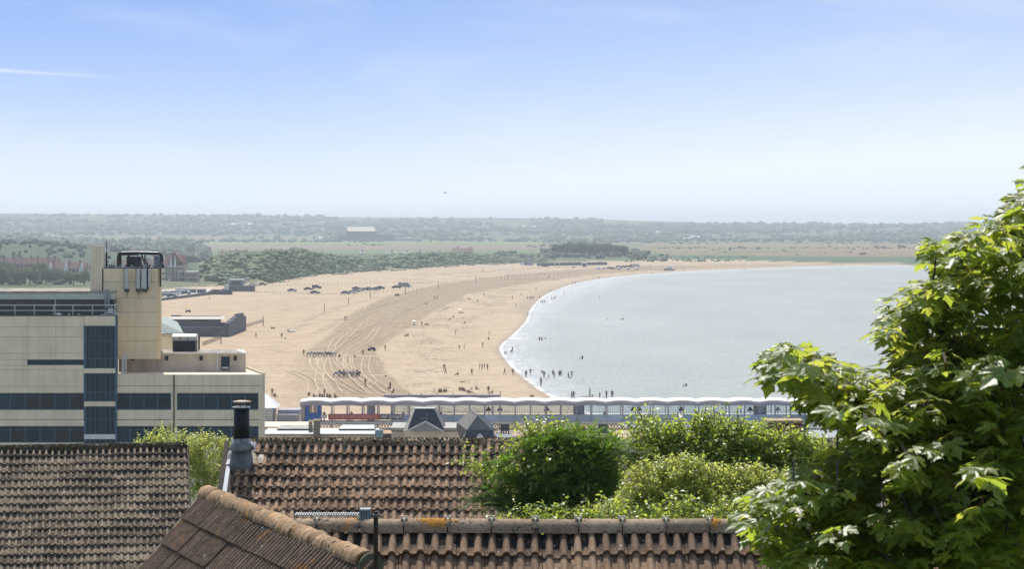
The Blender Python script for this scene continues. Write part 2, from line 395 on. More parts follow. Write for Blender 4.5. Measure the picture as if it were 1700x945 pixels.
# ------------------------------------------------------------------ the sea
sel = (SH < 30) & (GY > 392) & (GY < 4000)
w = NT('sea_water')
wb = g_ = None
p = w.pos((.05,.02,1)); wav = w.noise(w.pos((.7,.25,0)), 1, 5, .65); wav2 = w.noise(w.pos((.02,.006,1)), 1, 5, .6)
swell = w.noise(w.pos((.012,.05,0)), 1, 3)
shd = w.attr('shore').outputs['Fac']; wash = w.attr('wash').outputs['Fac']
fo = w.noise(w.pos((.10,.045,0)), 1, 6, .6, .8); fo2 = w.noise(w.pos((.5,.12,0)), 1, 5, .65, .6)
lace = w.ramp(w.math('ABSOLUTE', w.math('SUBTRACT', fo, .5)), .014, .0)
edge = w.math('MULTIPLY', w.ramp(w.math('ABSOLUTE', w.math('ADD', shd, w.math('MULTIPLY_ADD', fo2, 3, -.9))), .75, .1), w.ramp(fo, .42, .56))
foam = w.math('MULTIPLY', wash, w.math('MAXIMUM', w.math('MULTIPLY', lace, w.ramp(fo2, .35, .55)), w.math('MULTIPLY', w.ramp(fo2, .58, .78), .20)), clamp=True)
foam = w.math('MAXIMUM', foam, w.math('MULTIPLY', edge, .7))
deep = w.mix(w.ramp(wav2, .35, .65), (.215,.24,.205), (.285,.295,.255))
deep = w.mix(w.math('MULTIPLY', wash, .55), deep, (.37,.38,.35))
rip = w.noise(w.pos((.9,.10,0)), 1, 4, .7); deep = w.mix(1.0, deep, w.mix(w.ramp(rip, .35, .65), (.84,.85,.86), (1.10,1.10,1.09)), 'MULTIPLY')
w.base(w.mix(foam, deep, (.88,.88,.87)))
w.l(w.math('MULTIPLY_ADD', foam, .4, .42), w.b.inputs['Roughness']); w.b.inputs['Specular IOR Level'].default_value = .4
w.bump(w.math('ADD', w.math('MULTIPLY', wav, .6), swell), .8, .6)
wm_ = gridmesh('sea', GX, GY, np.zeros_like(GX), w.m, keep=sel)
setattr_f(wm_, 'shore', SH); 
OUTP = OUG+[(OUG[-1][0], 380), (SHG[-1][0], 380)]
zone = np.clip(1-pdist(GX, GY, SHG)/np.maximum(1e-3, pdist(GX, GY, SHG)+pdist(GX, GY, OUG)), 0, 1)
outside = inside(GX, GY, OUG)
wsh = np.where(outside, 0, sstep(zone*1.6))*(SH < 5)
wsh = np.where(outside, np.clip(.45-pdist(GX, GY, OUG)/14, 0, .45), np.maximum(wsh, .5))
setattr_f(wm_, 'wash', wsh)
link('sea', wm_, kind='structure')
# ------------------------------------------------------------------ tracks in the sand
def ribbon(pts, wd, lift):
    v = []; f = []; pts = [np.array(p) for p in pts]
    for i, q in enumerate(pts):
        t = pts[min(i+1, len(pts)-1)]-pts[max(i-1, 0)]; t = t/max(1e-6, np.hypot(*t)); n = np.array((-t[1], t[0]))*wd/2
        for s_ in (-1, 1):
            a = q+n*s_; v.append((a[0], a[1], 0))
    for i in range(len(pts)-1): f.append((2*i, 2*i+1, 2*i+3, 2*i+2))
    return v, f
def ribbons(name, lines, m, lift):
    V = []; FF = []
    for pts, wd in lines:
        v, f = ribbon(pts, wd, lift); o = len(V); V += v; FF += [tuple(a+o for a in q) for q in f]
    V = np.array(V); k_ = np.concatenate([np.full(2*len(p_), i) for i, (p_, _) in enumerate(lines)]); V[:, 2] = terrain(V[:, 0], V[:, 1])+lift+k_*.006
    return link(name, np_mesh(name, V, FF, m), kind='stuff')
def off(pts, d):
    pts = [np.array(p) for p in pts]; out = []
    for i, q in enumerate(pts):
        t = pts[min(i+1, len(pts)-1)]-pts[max(i-1, 0)]; t = t/max(1e-6, np.hypot(*t)); out.append(q+np.array((-t[1], t[0]))*d)
    return out
TR = [[(618,470),(600,520),(566,545),(540,562),(500,588)],
      [(690,500),(640,520),(606,540),(600,548),(560,566),(548,590),(536,602),(530,640),(545,662)],
      [(700,505),(655,530),(630,545),(615,565),(600,575),(570,592),(566,606),(590,622),(610,628),(618,640),(608,650),(622,662),(650,672)],
      [(680,508),(630,532),(590,548),(583,556),(545,592),(522,600),(521,612),(536,626),(548,640),(562,660)],
      [(520,598),(524,618),(540,630)],[(560,606),(572,620),(600,640),(640,655),(668,670)],[(590,620),(640,618)],
      [(700,498),(640,510),(600,530),(560,535),(500,545),(470,560)],[(640,560),(600,585),(580,600),(585,620),(600,626),(636,648),(652,664)],
      [(480,622),(500,630),(515,640),(520,655),(515,668)],
      [(500,540),(560,515),(620,500),(700,484),(780,470)],[(520,560),(580,530),(650,505),(740,480),(840,466)],
      [(560,580),(600,556),(640,536),(690,512),(740,492),(800,480)],[(540,600),(545,620),(560,640),(600,662)],[(440,585),(500,592),(560,588),(620,590)],[(610,595),(606,620),(620,640),(650,660),(680,668)],
      [(575,600),(580,625),(612,655),(640,668)]]
ln = []
for t in TR:
    q = [g0(*p) for p in smoothline(t, 8)]
    for o_ in (-.95, .95): ln.append((off(q, o_), .30))
tm = mat('loose_track_sand', (.52,.41,.285), .95, c2=(.43,.33,.215), scale=.25, lo=.4, hi=.6)
ribbons('tyre_tracks', ln, tm, .03)
dk = []
for t, wd in (([(440,624),(560,627),(640,628.5),(700,629.5),(800,631.5),(905,633)], 3.6), ([(560,594.5),(630,596.5),(680,597),(722,597.5),(800,598.5),(832,599)], 5.0), ([(380,551),(420,548),(520,550)], 3)):
    q = [g0(*p) for p in smoothline(t, 8)]; dk.append((q, wd))
ribbons('drainage_ruts', dk, mat('damp_rut_sand', (.36,.27,.18), .9, c2=(.47,.36,.24), scale=.35, lo=.4, hi=.6), .02)

# ------------------------------------------------------------------ the air over the bay
hz = MB(); hz.box(-9000, 9000, -90, 16500, -3.5, 92)
hm = bpy.data.materials.new('haze_air'); hm.use_nodes = True; ht = hm.node_tree; ht.nodes.clear()
hv = ht.nodes.new('ShaderNodeVolumePrincipled'); hv.inputs['Density'].default_value = 1.25e-4
hv.inputs['Color'].default_value = (.84,.93,.97,1); hv.inputs['Anisotropy'].default_value = 0.25
ho = ht.nodes.new('ShaderNodeOutputMaterial'); ht.links.new(hv.outputs[0], ho.inputs['Volume'])
hz.obj('haze', hm, kind='stuff')
# ------------------------------------------------------------------ shared materials
M = {}
M['conc'] = mat('pale_concrete_panel', (.90,.78,.575), .85, c2=(.81,.69,.50), scale=.6, bump=.1, vary=.07)
M['cream'] = mat('cream_render', (.93,.76,.50), .85, c2=(.88,.70,.45), scale=.5)
M['dirty'] = mat('stained_render', (.66,.56,.43), .9, c2=(.47,.40,.32), scale=.5, sc=(1.6,1,.35))
M['glass'] = mat('dark_blue_glass', (.016,.04,.07), .12, c2=(.02,.035,.06), scale=.4, spec=.5, vary=.6)
M['redglass'] = mat('dark_reddish_glass', (.035,.032,.042), .15, spec=.5)
M['frame'] = mat('blue_window_frame', (.06,.135,.20), .5)
M['black'] = mat('black_metal', (.012,.012,.014), .45)
M['grey'] = mat('grey_metal', (.28,.31,.33), .5)
M['lgrey'] = mat('pale_grey_metal', (.60,.62,.58), .5)
M['white'] = mat('white_paint', (.78,.78,.76), .6, c2=(.68,.68,.66))
for k_ in ('conc', 'cream'):
    t_ = M[k_].node_tree; bs = t_.nodes['Principled BSDF']; lk = bs.inputs['Base Color'].links[0].from_socket
    ge = t_.nodes.new('ShaderNodeNewGeometry'); mp_ = t_.nodes.new('ShaderNodeMapping'); mp_.inputs['Scale'].default_value = (1.3, 1, .12); t_.links.new(ge.outputs['Position'], mp_.inputs[0])
    nz_ = t_.nodes.new('ShaderNodeTexNoise'); nz_.inputs['Scale'].default_value = 1.2; nz_.inputs['Detail'].default_value = 6; t_.links.new(mp_.outputs[0], nz_.inputs['Vector'])
    rp = t_.nodes.new('ShaderNodeMapRange'); rp.inputs[1].default_value = .45; rp.inputs[2].default_value = .75; rp.inputs[3].default_value = 1; rp.inputs[4].default_value = .86; t_.links.new(nz_.outputs['Fac'], rp.inputs[0])
    hv_ = t_.nodes.new('ShaderNodeHueSaturation'); t_.links.new(lk, hv_.inputs['Color']); t_.links.new(rp.outputs[0], hv_.inputs['Value']); t_.links.new(hv_.outputs[0], bs.inputs['Base Color'])
M['asph'] = mat('roof_felt', (.24,.215,.18), .95, c2=(.40,.35,.28), scale=.8, sc=(1,.3,1))
M['slate'] = mat('grey_slate', (.17,.165,.16), .7, c2=(.12,.118,.115), scale=2.5)
M['dslate'] = mat('dark_slate', (.045,.055,.07), .6, c2=(.03,.038,.05), scale=1.5)
M['blue'] = mat('blue_paint', (.035,.14,.42), .5)
M['steel'] = mat('dark_blue_steel', (.05,.055,.085), .6, c2=(.03,.035,.055), scale=.7)
M['pgrey'] = mat('lilac_grey_paint', (.36,.35,.41), .6, c2=(.30,.29,.34), scale=.5)
M['balus'] = mat('blue_grey_panel', (.34,.44,.54), .6, c2=(.26,.34,.44), scale=.5, vary=.5)
M['wood'] = mat('grey_timber', (.11,.09,.07), .9, c2=(.07,.055,.045), scale=3)
M['red'] = mat('red_banner', (.42,.05,.045), .6)
M['tin'] = mat('corrugated_metal', (.55,.49,.40), .38, metal=.6, c2=(.45,.40,.33))
M['redroof'] = mat('red_tile_roof', (.22,.125,.095), .9, c2=(.17,.095,.075), scale=.5)
M['brickred'] = mat('red_brick_wall', (.24,.12,.09), .9, c2=(.30,.20,.16), scale=.5)
M['yb'] = mat('pale_brick', (.42,.36,.28), .9, c2=(.32,.26,.20), scale=.4)
M['glaze'] = None
q = NT('clear_glass'); tb = q.n('ShaderNodeBsdfTransparent'); gl = q.n('ShaderNodeBsdfGlossy'); gl.inputs['Roughness'].default_value = .05
tb.inputs[0].default_value = (.82,.88,.90,1); ms = q.n('ShaderNodeMixShader'); ms.inputs[0].default_value = .12; q.l(tb.outputs[0], ms.inputs[1]); q.l(gl.outputs[0], ms.inputs[2]); q.l(ms.outputs[0], q.out.inputs[0])
M['glaze'] = q.m
def share(name, me, parent, loc, **p):
    return link(name, me, parent, loc=Vector(loc)-Vector(parent.location), **p)
def boxmesh(name, sx_, sy_, sz_, m):
    b = MB(); b.box(0, sx_, 0, sy_, 0, sz_); return b.mesh(name, m)
def splay(b_, x0p, x1p, D0, D1, z0, z1, x1b=None):
    '''box whose right side runs back along the turned plan of the block'''
    k = D1/D0; xa, xb = wx(x0p, D0), wx(x1p, D0); xc = wx(x1p if x1b is None else x1b, D1)
    b_.poly([(xa,D0,z0),(xb,D0,z0),(xc,D1,z0),(xa,D1,z0),(xa,D0,z1),(xb,D0,z1),(xc,D1,z1),(xa,D1,z1)], [(0,3,2,1),(4,5,6,7),(0,1,5,4),(1,2,6,5),(2,3,7,6),(3,0,4,7)])
def wx(px, D): return (px-850)/F*D
def wz(py, D): return H-(py-HOR)/F*D
# ------------------------------------------------------------------ office block
OD = 260.
def ox(px): return (px-850)/F*OD
def oz(py): return H-(py-HOR)/F*OD
off_ = thing('office_block', 'pale concrete office block with blue-glazed stair and window bands, topped by a cream lift tower', 'office building', (ox(150), OD, 5))
b = MB()
b.box(ox(-160), ox(139.6), OD+.35, OD+16, 2, oz(525)); splay(b, 139.6, 193, OD+.6, OD+16, 2, oz(525), 180)
splay(b, 193, 436, OD+.55, OD+14, 2, oz(623), 409); b.obj('wall', M['conc'], off_)
# roof slab with the set back top storey
b = MB(); b.box(ox(-160), ox(184), OD+2.2, OD+13, oz(525), oz(498)); b.obj('top_storey', M['glass'], off_)
b = MB(); b.box(ox(-160), ox(183), OD+1.6, OD+14, oz(498), oz(487.5)); b.obj('roof_fascia', M['lgrey'], off_)
b = MB(); b.box(ox(-160), ox(184), OD+1.5, OD+14.2, oz(487.5)+.003, oz(486)+.1); b.obj('roof', M['asph'], off_)
b = MB(); b.box(ox(85), ox(87), OD+1.9, OD+2.19, oz(525), oz(498)); b.obj('pier', M['lgrey'], off_)
b = MB(); b.box(ox(-160), ox(194.5), OD-.05, OD+2, oz(525)+.002, oz(523.6)); b.obj('coping', M['wood'], off_)
# cladding panels, left block
pan = {}
def panel(x0, x1, y0, y1, yoff=0.):
    k = (round((x1-x0)*OD/F, 3), round((y1-y0)*OD/F, 3))
    g_ = .022
    if k not in pan: pan[k] = boxmesh('cladding_panel', k[0]-g_, .3, k[1]-g_, M['conc'])
    share('cladding_panel', pan[k], off_, (ox(x0)+g_/2, OD+yoff, oz(y1)+g_/2))
ys = [525, 543, 559.5, 586.8, 597.5, 606.5, 614.5, 642, 653]
for j in range(len(ys)-1):
    x = 139.6-46.8*6
    for i in range(6):
        x0, x1 = x+46.8*i, x+46.8*(i+1)
        if ys[j] == 597.5 and x1 > 45:
            if x0 < 45: panel(x0, 45, ys[j], ys[j+1])
            continue
        panel(x0, x1, ys[j], ys[j+1])
b = MB(); b.box(ox(45), ox(139.6), OD+.25, OD+.34, oz(606.5), oz(597.5)); b.obj('slot_window', M['glass'], off_)
for (a, c) in ((681, 697), (697.6, 708), (735.5, 760)):
    for i in range(6): panel(139.6-46.8*6+46.8*i, 139.6-46.8*6+46.8*(i+1), a, c, -.05 if a == 697.6 else 0)
# ribbon windows
def ribbon_window(x0, x1, y0, y1, n, yo=.25, red=()):
    fr = MB(); w_ = (x1-x0)/n
    fr.box(ox(x0), ox(x1), OD+yo-.05, OD+yo+.1, oz(y1), oz(y1)+.08); fr.box(ox(x0), ox(x1), OD+yo-.05, OD+yo+.1, oz(y0)-.1, oz(y0))
    fr.box(ox(x0), ox(x1), OD+yo-.045, OD+yo+.1, oz(y0+6)-.03, oz(y0+6)+.03)
    for i in range(n+1): 
        cx = min(max(ox(x0+w_*i), ox(x0)+.06), ox(x1)-.06); fr.box(cx-.06, cx+.06, OD+yo-.055, OD+yo+.09, oz(y1)+.08, oz(y0)-.1)
    wi = fr.obj('window', M['frame'], off_)
    for i in range(n):
        p = MB(); p.box(0, ox(x0+w_)-ox(x0)-.12, 0, .03, 0, oz(y0)-oz(y1)-.18)
        k = ('wp', round(w_, 2), round(y1-y0, 2), i in red)
        if k not in pan: pan[k] = p.mesh('pane', M['redglass'] if i in red else M['glass'])
        o = link('pane', pan[k], wi); o.location = (ox(x0+w_*i)+.06, OD+yo+.02, oz(y1)+.08)
ribbon_window(139.6-24.6*11, 139.6, 653, 681, 11, red=(7, 8, 10))
ribbon_window(139.6-24.6*11, 139.6, 708, 735.5, 11, red=(6, 9, 10))
ribbon_window(193, 284, 653.5, 680.5, 4); ribbon_window(293, 429, 653.5, 680.5, 6)
ribbon_window(193, 284, 708, 735, 4); ribbon_window(293, 429, 708, 735, 6)
# stair glazing
def stair_window(y0, y1, rows):
    fr = MB(); x0, x1 = 141, 192
    for i in range(7):
        cx = ox(x0+(x1-x0)*i/6); t = .14 if i in (0, 6) else .035
        fr.box(cx-t, cx+t, OD-.02, OD+.2, oz(y1), oz(y0))
    for r in rows: fr.box(ox(x0), ox(x1), OD-.01, OD+.19, oz(r)-.03, oz(r)+.03)
    wi = fr.obj('stair_window', M['frame'], off_)
    rr = [y0]+list(rows)+[y1]
    for a, c in zip(rr[:-1], rr[1:]):
        k = ('st', round(c-a, 2))
        if k not in pan: pan[k] = boxmesh('pane', ox(x0+8.5)-ox(x0)-.07, .04, oz(a)-oz(c)-.06, M['glass'])
        for i in range(6):
            o = link('pane', pan[k], wi); o.location = (ox(x0+8.5*i)+.035, OD+.05, oz(c)+.03)
    b = MB(); b.box(ox(140), ox(193), OD-.12, OD+.59, oz(y1+8), oz(y1)); b.obj('floor_band', M['white'] if y1 > 700 else M['conc'], off_)
stair_window(541, 612, [566, 596]); stair_window(620, 667, [651]); stair_window(675, 721.5, [696]); stair_window(729.5, 760, [])
b = MB(); b.box(ox(140.5), ox(192.5), OD-.1, OD+.59, oz(541), oz(525)); b.obj('cladding_panel', M['conc'], off_)
b = MB(); b.box(ox(192), ox(194.5), OD-.15, OD+.58, 3, oz(525)); b.obj('corner_trim', M['frame'], off_)
for q_ in (548, 560, 571, 579, 588): 
    b = MB(); b.box(ox(194.6), ox(196), OD-.1, OD+.1, oz(q_+1.4), oz(q_)); b.obj('bracket', M['black'], off_)
# right wing cladding
for (a, c, yo) in ((622, 641, 0), (641.4, 653, 0), (681, 697, 0), (697.8, 708, -.05), (735.5, 760, 0)):
    for x0, x1 in ((193.5, 224), (224, 257), (257, 288), (290, 336), (336, 385), (385, 437.5)): panel(x0, x1, a, c, yo)
for (x0, x1) in ((284, 288), (289.5, 293.5), (429, 437.5)):
    b = MB(); b.box(ox(x0), ox(x1), OD+.02, OD+.5, oz(760), oz(653)); b.obj('column', M['conc'], off_)
b = MB(); b.bar((ox(288.8), OD-.05, 3), (ox(288.8), OD-.05, oz(622)), .12); b.obj('rain_pipe', M['wood'], off_)
b = MB(); splay(b, 437, 439.8, OD, OD+.5, oz(760), oz(621)); b.obj('end_wall', M['conc'], off_)
b = MB(); b.bar((wx(438.5, OD+.3), OD+.3, oz(621)), (wx(409, OD+12), OD+12, oz(621)), .3, .16); b.bar((wx(438, OD+.6), OD+.6, oz(622)-.2), (wx(409, OD+12), OD+12, oz(622)-.2), .12, .5); b.obj('coping', M['dirty'], off_)
# set back plant storey on the wing, parapet returns
b = MB(); splay(b, 197, 408, OD+6, OD+12, oz(624), oz(592.5), 404); b.obj('plant_storey', M['dirty'], off_)
b = MB(); splay(b, 194, 409, OD+5.6, OD+12.6, oz(592.5)+.002, oz(591.2), 404); b.obj('roof_edge', M['white'], off_)
b = MB(); splay(b, 195, 408.5, OD+5.7, OD+12.5, oz(591.2)+.002, oz(590.8), 390); b.obj('roof', M['asph'], off_)
for x in (206, 263.5, 322, 380): 
    b = MB(); b.box(ox(x-2.8), ox(x+2.8), OD+5.93, OD+6.1, oz(604), oz(596.5)); b.obj('vent', M['black'], off_)
b = MB(); b.box(ox(356.5), ox(370.5), OD+5.9, OD+6.1, oz(621), oz(597.5)); dr = b.obj('door', M['glass'], off_)
b = MB(); b.box(ox(358.5), ox(368.5), OD+5.85, OD+5.9, oz(617.5), oz(615)); b.obj('kick_plate', M['white'], dr, )
b = MB(); b.bar((ox(350), OD+5.95, oz(624)), (ox(350), OD+5.95, oz(594)), .1); b.obj('rain_pipe', M['white'], off_)
b = MB(); b.tube([(ox(196.5), OD+3, oz(634)), (ox(196.5), OD+3, oz(596)), (ox(197.5), OD+3, oz(592)), (ox(205), OD+3, oz(592))], .12); b.tube([(ox(201), OD+3, oz(622)), (ox(201), OD+3, oz(594))], .1); b.obj('service_pipe', M['white'], off_)
# lift tower
TX = [(162, 168), (168, 263.5), (263.5, 267.2)]
b = MB(); splay(b, 169.5, 262.5, OD+4, OD+10, oz(600), oz(447), 258); b.obj('lift_tower', M['cream'], off_)
tw = M['cream']
for yy in (470, 497, 521, 546, 569):
    b = MB(); b.box(wx(170, OD+4), wx(262, OD+4), OD+3.985, OD+4.02, oz(yy)-.02, oz(yy)+.02); b.obj('panel_joint', M['yb'], off_)
b = MB(); splay(b, 256, 266.8, OD+4.3, OD+10, oz(600), oz(447.5), 263); b.obj('tower_corner', M['cream'], off_)
b = MB(); b.box(wx(265.6, OD+4), wx(267.6, OD+4), OD+3.9, OD+4.2, oz(478), oz(447)); b.obj('cable_tray', M['black'], off_)
b = MB(); b.box(ox(162), ox(167.9), OD+4.4, OD+10, oz(600), oz(448)); b.obj('tower_return', M['cream'], off_)
b = MB(); b.box(ox(139), ox(161.2), OD+4, OD+5, oz(525), oz(409)); b.obj('fin_wall', M['conc'], off_)
b = MB(); b.box(ox(138.6), ox(161.6), OD+3.95, OD+5.05, oz(409)+.003, oz(408)); b.obj('coping', M['white'], off_)
for i, x in enumerate((144, 149.5, 155)):
    b = MB(); b.box(ox(x)-.015, ox(x)+.015, OD+3.985, OD+3.999, oz(490), oz(410)); b.obj('panel_joint', M['dirty'], off_)
for nm, (a, c, d, e) in {'floor_slab': (162, 267, 447, 445.2)}.items():
    b = MB(); splay(b, a+2, c-1, OD+4.05, OD+10, oz(d)+.002, oz(e), 262); b.obj(nm, M['steel'], off_)
# lattice mast, pipe frame and aerials
def aerial(name, label, cat, build, group=None, loc=None):
    r = thing(name, label, cat, loc or (0, 0, 0), group); build(r); return r
def f_(r):
    m_ = MB(); m_.bar((ox(163.6), OD+5.2, oz(447)), (ox(163.6), OD+5.2, oz(420)), .16); m_.bar((ox(162.2), OD+5.2, oz(447)), (ox(162.2), OD+5.2, oz(421)), .07)
    m_.bar((ox(163.6), OD+5.2, oz(420)), (ox(163.4), OD+5.2, oz(400)), .07); m_.obj('mast', M['black'], r)
    for q_ in (424, 430, 437, 442):
        m_ = MB(); m_.bar((ox(161.5), OD+5.2, oz(q_)), (ox(168 if q_ > 426 else 165), OD+5.2, oz(q_-1)), .09); m_.obj('cross_arm', M['black'], r)
    m_ = MB(); m_.tube([(ox(167.6), OD+5.1, oz(431)), (ox(167.6), OD+5.1, oz(426))], .22); m_.obj('drum_aerial', M['grey'], r)
aerial('radio_mast', 'thin black radio mast beside the tall fin wall on the tower roof', 'mast', f_, loc=(ox(163.6), OD+5.2, oz(447)))
def f_(r):
    z0 = oz(447); y = OD+6.5
    m_ = MB(); m_.tube([(ox(180), y, z0), (ox(180), y, oz(427)), (ox(181.5), y, oz(423)), (ox(185), y, oz(421.5)), (ox(212), y, oz(421)), (ox(248), y, oz(422)), (ox(252.5), y, oz(424)), (ox(253.5), y, oz(429)), (ox(253), y, z0)], .17, 8)
    m_.tube([(ox(183), y+.3, z0), (ox(183), y+.3, oz(425)), (ox(186), y+.3, oz(423.5)), (ox(210), y+.3, oz(423.5))], .13, 8); m_.obj('cable_gantry', M['black'], r)
    for (x0, y0_, x1, y1_) in ((200, 423, 197, 428), (219, 422, 226, 442), (226, 423, 225, 434), (225, 432, 231, 444), (212, 421, 213, 427)):
        m_ = MB(); m_.tube([(ox(x0), y, oz(y0_)), (ox(x1), y, oz(y1_))], .09, 6); m_.obj('cable', M['black'], r)
aerial('cable_gantry_frame', 'black curved pipe gantry carrying cables across the lift tower roof', 'cable gantry', f_, loc=(ox(216), OD+6.5, oz(447)))
for (x0, x1, y0, y1, lab, mm) in ((193, 205, 428, 443, 'black equipment cabinet, leftmost of three on the tower roof', M['black']), (206, 217, 428.5, 443, 'dark grey equipment cabinet in the middle of the tower roof', M['steel']), (240, 249.5, 427, 443.5, 'grey equipment cabinet nearest the right end of the tower roof', M['grey'])):
    r = thing('equipment_cabinet', lab, 'cabinet', (ox((x0+x1)/2), OD+7.5, oz(y1)), 'cabinets on the tower roof')
    m_ = MB(); m_.box(ox(x0), ox(x1), OD+7, OD+8, oz(y1), oz(y0)); m_.box(ox(x0)-.04, ox(x1)+.04, OD+6.95, OD+8.05, oz(y0), oz(y0)+.06); m_.obj('casing', mm, r)
    m_ = MB(); m_.box(ox(x0)+.08, ox(x1)-.08, OD+6.96, OD+6.99, oz(y1)+.1, oz(y0)-.1); m_.obj('door', mm, r)
    m_ = MB(); m_.box(ox(x0), ox(x1), OD+7, OD+8, oz(447), oz(y1)); m_.obj('plinth', M['steel'], r)
for i, (x0, x1, lab) in enumerate(((198.3, 204.5, 'grey panel aerial hanging on the tower, left one of the row'), (218, 223.6, 'narrow grey panel aerial hanging on the tower between two others'), (226.5, 235, 'widest grey panel aerial on the tower, with black cable beside it'), (238, 241, 'thin grey side aerial at the right end of the aerial row'))):
    r = thing('panel_aerial', lab, 'aerial', (ox(x0), OD+3.8, oz(446)), 'aerials on the lift tower'); yb = 481 if i < 3 else 478
    m_ = MB(); m_.box(ox(x0), ox(x1), OD+3.5, OD+3.75, oz(yb), oz(447)); m_.obj('panel', M['lgrey'], r)
    if i < 3:
        m_ = MB(); m_.tube([((ox(x0)+ox(x1))/2, OD+3.6, oz(486.5)), ((ox(x0)+ox(x1))/2, OD+3.6, oz(481.2))], .26, 8); m_.obj('connector', M['steel'], r)
    m_ = MB(); m_.box(ox(x0)-.06, ox(x0)-.005, OD+3.6, OD+3.9, oz(yb), oz(444)); m_.bar((ox(x0)+.1, OD+3.8, oz(447)), (ox(x0)+.1, OD+3.8, oz(440)), .1); m_.obj('bracket', M['black'], r)
    if i < 2: m_ = MB(); m_.bar(((ox(x0)+ox(x1))/2, OD+3.9, oz(495)), ((ox(x0)+ox(x1))/2, OD+3.9, oz(486)), .05); m_.obj('cable', M['black'], r)
    if i == 2: m_ = MB(); m_.tube([(ox(236.3), OD+3.7, oz(447)), (ox(236.3), OD+3.7, oz(478)), (ox(234), OD+3.7, oz(484)), (ox(231), OD+3.7, oz(486))], .16, 6); m_.obj('cable', M['black'], r)
FLAB = ['leftmost but one, stubby', 'beside the gantry foot', 'below the black cabinet', 'between the middle and right cabinets, shorter', 'between the middle and right cabinets, taller', 'in front of the grey right cabinet', 'right of the gantry', '', 'at the far right corner', 'inside the left gantry leg', 'leftmost of all']
for i_, (x, h_) in enumerate(((174, 8), (177.5, 10), (208, 4), (232, 5), (235.5, 6), (246, 7), (258, 9), (260, 19), (261.5, 5), (188, 4), (170.5, 5))):
    m_ = MB(); m_.bar((0, 0, 0), (0, 0, h_*.065), .09); m_.box(-.14, .14, -.14, .14, 0, .25)
    tag(m_.obj('roof_fitting', M['grey'] if h_ < 12 else M['black']), 'small grey fitting on the lift tower roof, ' + FLAB[i_] if h_ < 12 else 'thin black rod aerial at the right corner of the lift tower roof', 'roof fitting', 'fittings along the tower roof' if h_ < 12 else None).location = (ox(x), OD+4.6, oz(445.2))
# terrace railing
r = thing('terrace_railing', 'thin white two-bar railing along the roof terrace in front of the dark top storey', 'railing', (ox(20), OD+.4, oz(523.6)))
for yy in (507, 516):
    m_ = MB(); m_.tube([(ox(-160), OD+.4, oz(yy)), (ox(190), OD+.4, oz(yy))], .055, 6); m_.obj('rail', M['lgrey'], r)
for i in range(11):
    x = ox(23.5+32.2*(i-5)); m_ = MB(); m_.tube([(x, OD+.4, oz(523.6)), (x, OD+.4, oz(507))], .05, 6); m_.obj('post', M['lgrey'], r)
m_ = MB(); m_.tube([(ox(190), OD+.4, oz(523.6)), (ox(190), OD+.4, oz(507)), (ox(190), OD+5, oz(503))], .05, 6); m_.obj('end_post', M['lgrey'], r)
for i, x in enumerate((172.5, 177)):
    m_ = MB(); m_.tube([(0, 0, 0), (0, 0, (513-481)*.065)], .12, 8); m_.box(-.16, .16, -.16, .16, .9, 1.1)
    tag(m_.obj('vent_pipe', M['grey']), '%s of two grey vent pipes standing at the right end of the roof terrace' % ('left' if i == 0 else 'right'), 'pipe', 'vent pipes at the terrace end').location = (ox(x), OD+1.2, oz(513))
for x, w_, mm in ((95, 6.5, 'white'), (112.5, 2.5, 'lgrey'), (129, 1.8, 'lgrey')):
    m_ = MB(); n_ = 8
    for k in range(n_): pass
    m_.poly([(-w_*.065,-.4,0), (w_*.065,-.4,0), (w_*.06,.3,0), (-w_*.06,.3,0), (-.1,-.1,.3 if w_ > 3 else .12), (.12,-.05,.27 if w_ > 3 else .12), (0,.15,.2)], [(0,1,5,4), (1,2,5), (2,3,6), (3,0,4), (4,5,6), (2,6,5), (3,4,6), (0,3,2,1)])
    tag(m_.obj('rubbish_heap', M[mm]), 'crumpled %s sheet lying on the terrace edge' % {6.5: 'large white', 2.5: 'small pale', 1.8: 'tiny pale'}[w_], 'litter', 'scraps on the terrace edge').location = (ox(x), OD+.9, oz(524))
m_ = MB(); m_.box(-.6, .6, -.5, .3, 0, .12); m_.box(-.2, .2, -.3, .2, .12, .5); m_.box(-1, .9, -.6, .3, -.25, -.1)
tag(m_.obj('roof_hatch', M['white']), 'white hatch on the right end of the roof terrace', 'hatch').location = (ox(181), OD+1.1, oz(521))
# corrugated tank on the wing roof
r = thing('water_tank', 'round-topped corrugated metal tank beside the cream tower', 'tank', (ox(287), OD+9.5, oz(590)))
m_ = MB(); x0, x1 = ox(267.8), ox(308.5); zc = oz(572); rr_ = .75; nx = 60
for i in range(nx+1):
    x = x0+(x1-x0)*i/nx; rad = rr_*(1+.012*math.sin(i*2.4))
    for k in range(13): a = math.pi*k/12; m_.v.append((x, OD+9.2-1.0*math.cos(a), zc+rad*math.sin(a)*.95))
for i in range(nx):
    for k in range(12): m_.f.append((i*13+k, (i+1)*13+k, (i+1)*13+k+1, i*13+k+1)); m_.mi.append(0)
m_.f.append(tuple(range(13))); m_.mi.append(0); m_.f.append(tuple(nx*13+k for k in range(13))[::-1]); m_.mi.append(0)
m_.obj('tank_shell', M['tin'], r, True)
m_ = MB(); m_.box(x0+.05, x1-.05, OD+8.25, OD+10.1, oz(592), zc); m_.obj('tank_base', M['black'], r)
for x in (281.5, 294.5):
    m_ = MB(); m_.tube([(ox(x), OD+9.2-1.04*math.cos(a), zc+.76*math.sin(a)) for a in [math.pi*k/10 for k in range(11)]], .03, 5); m_.obj('strap', M['black'], r)
m_ = MB(); m_.tube([(0, 0, 0), (0, 0, 1.5)], .1); tag(m_.obj('flue', M['wood']), 'short brown flue standing right of the corrugated tank', 'flue').location = (ox(312.5), OD+9, oz(592)+.2)
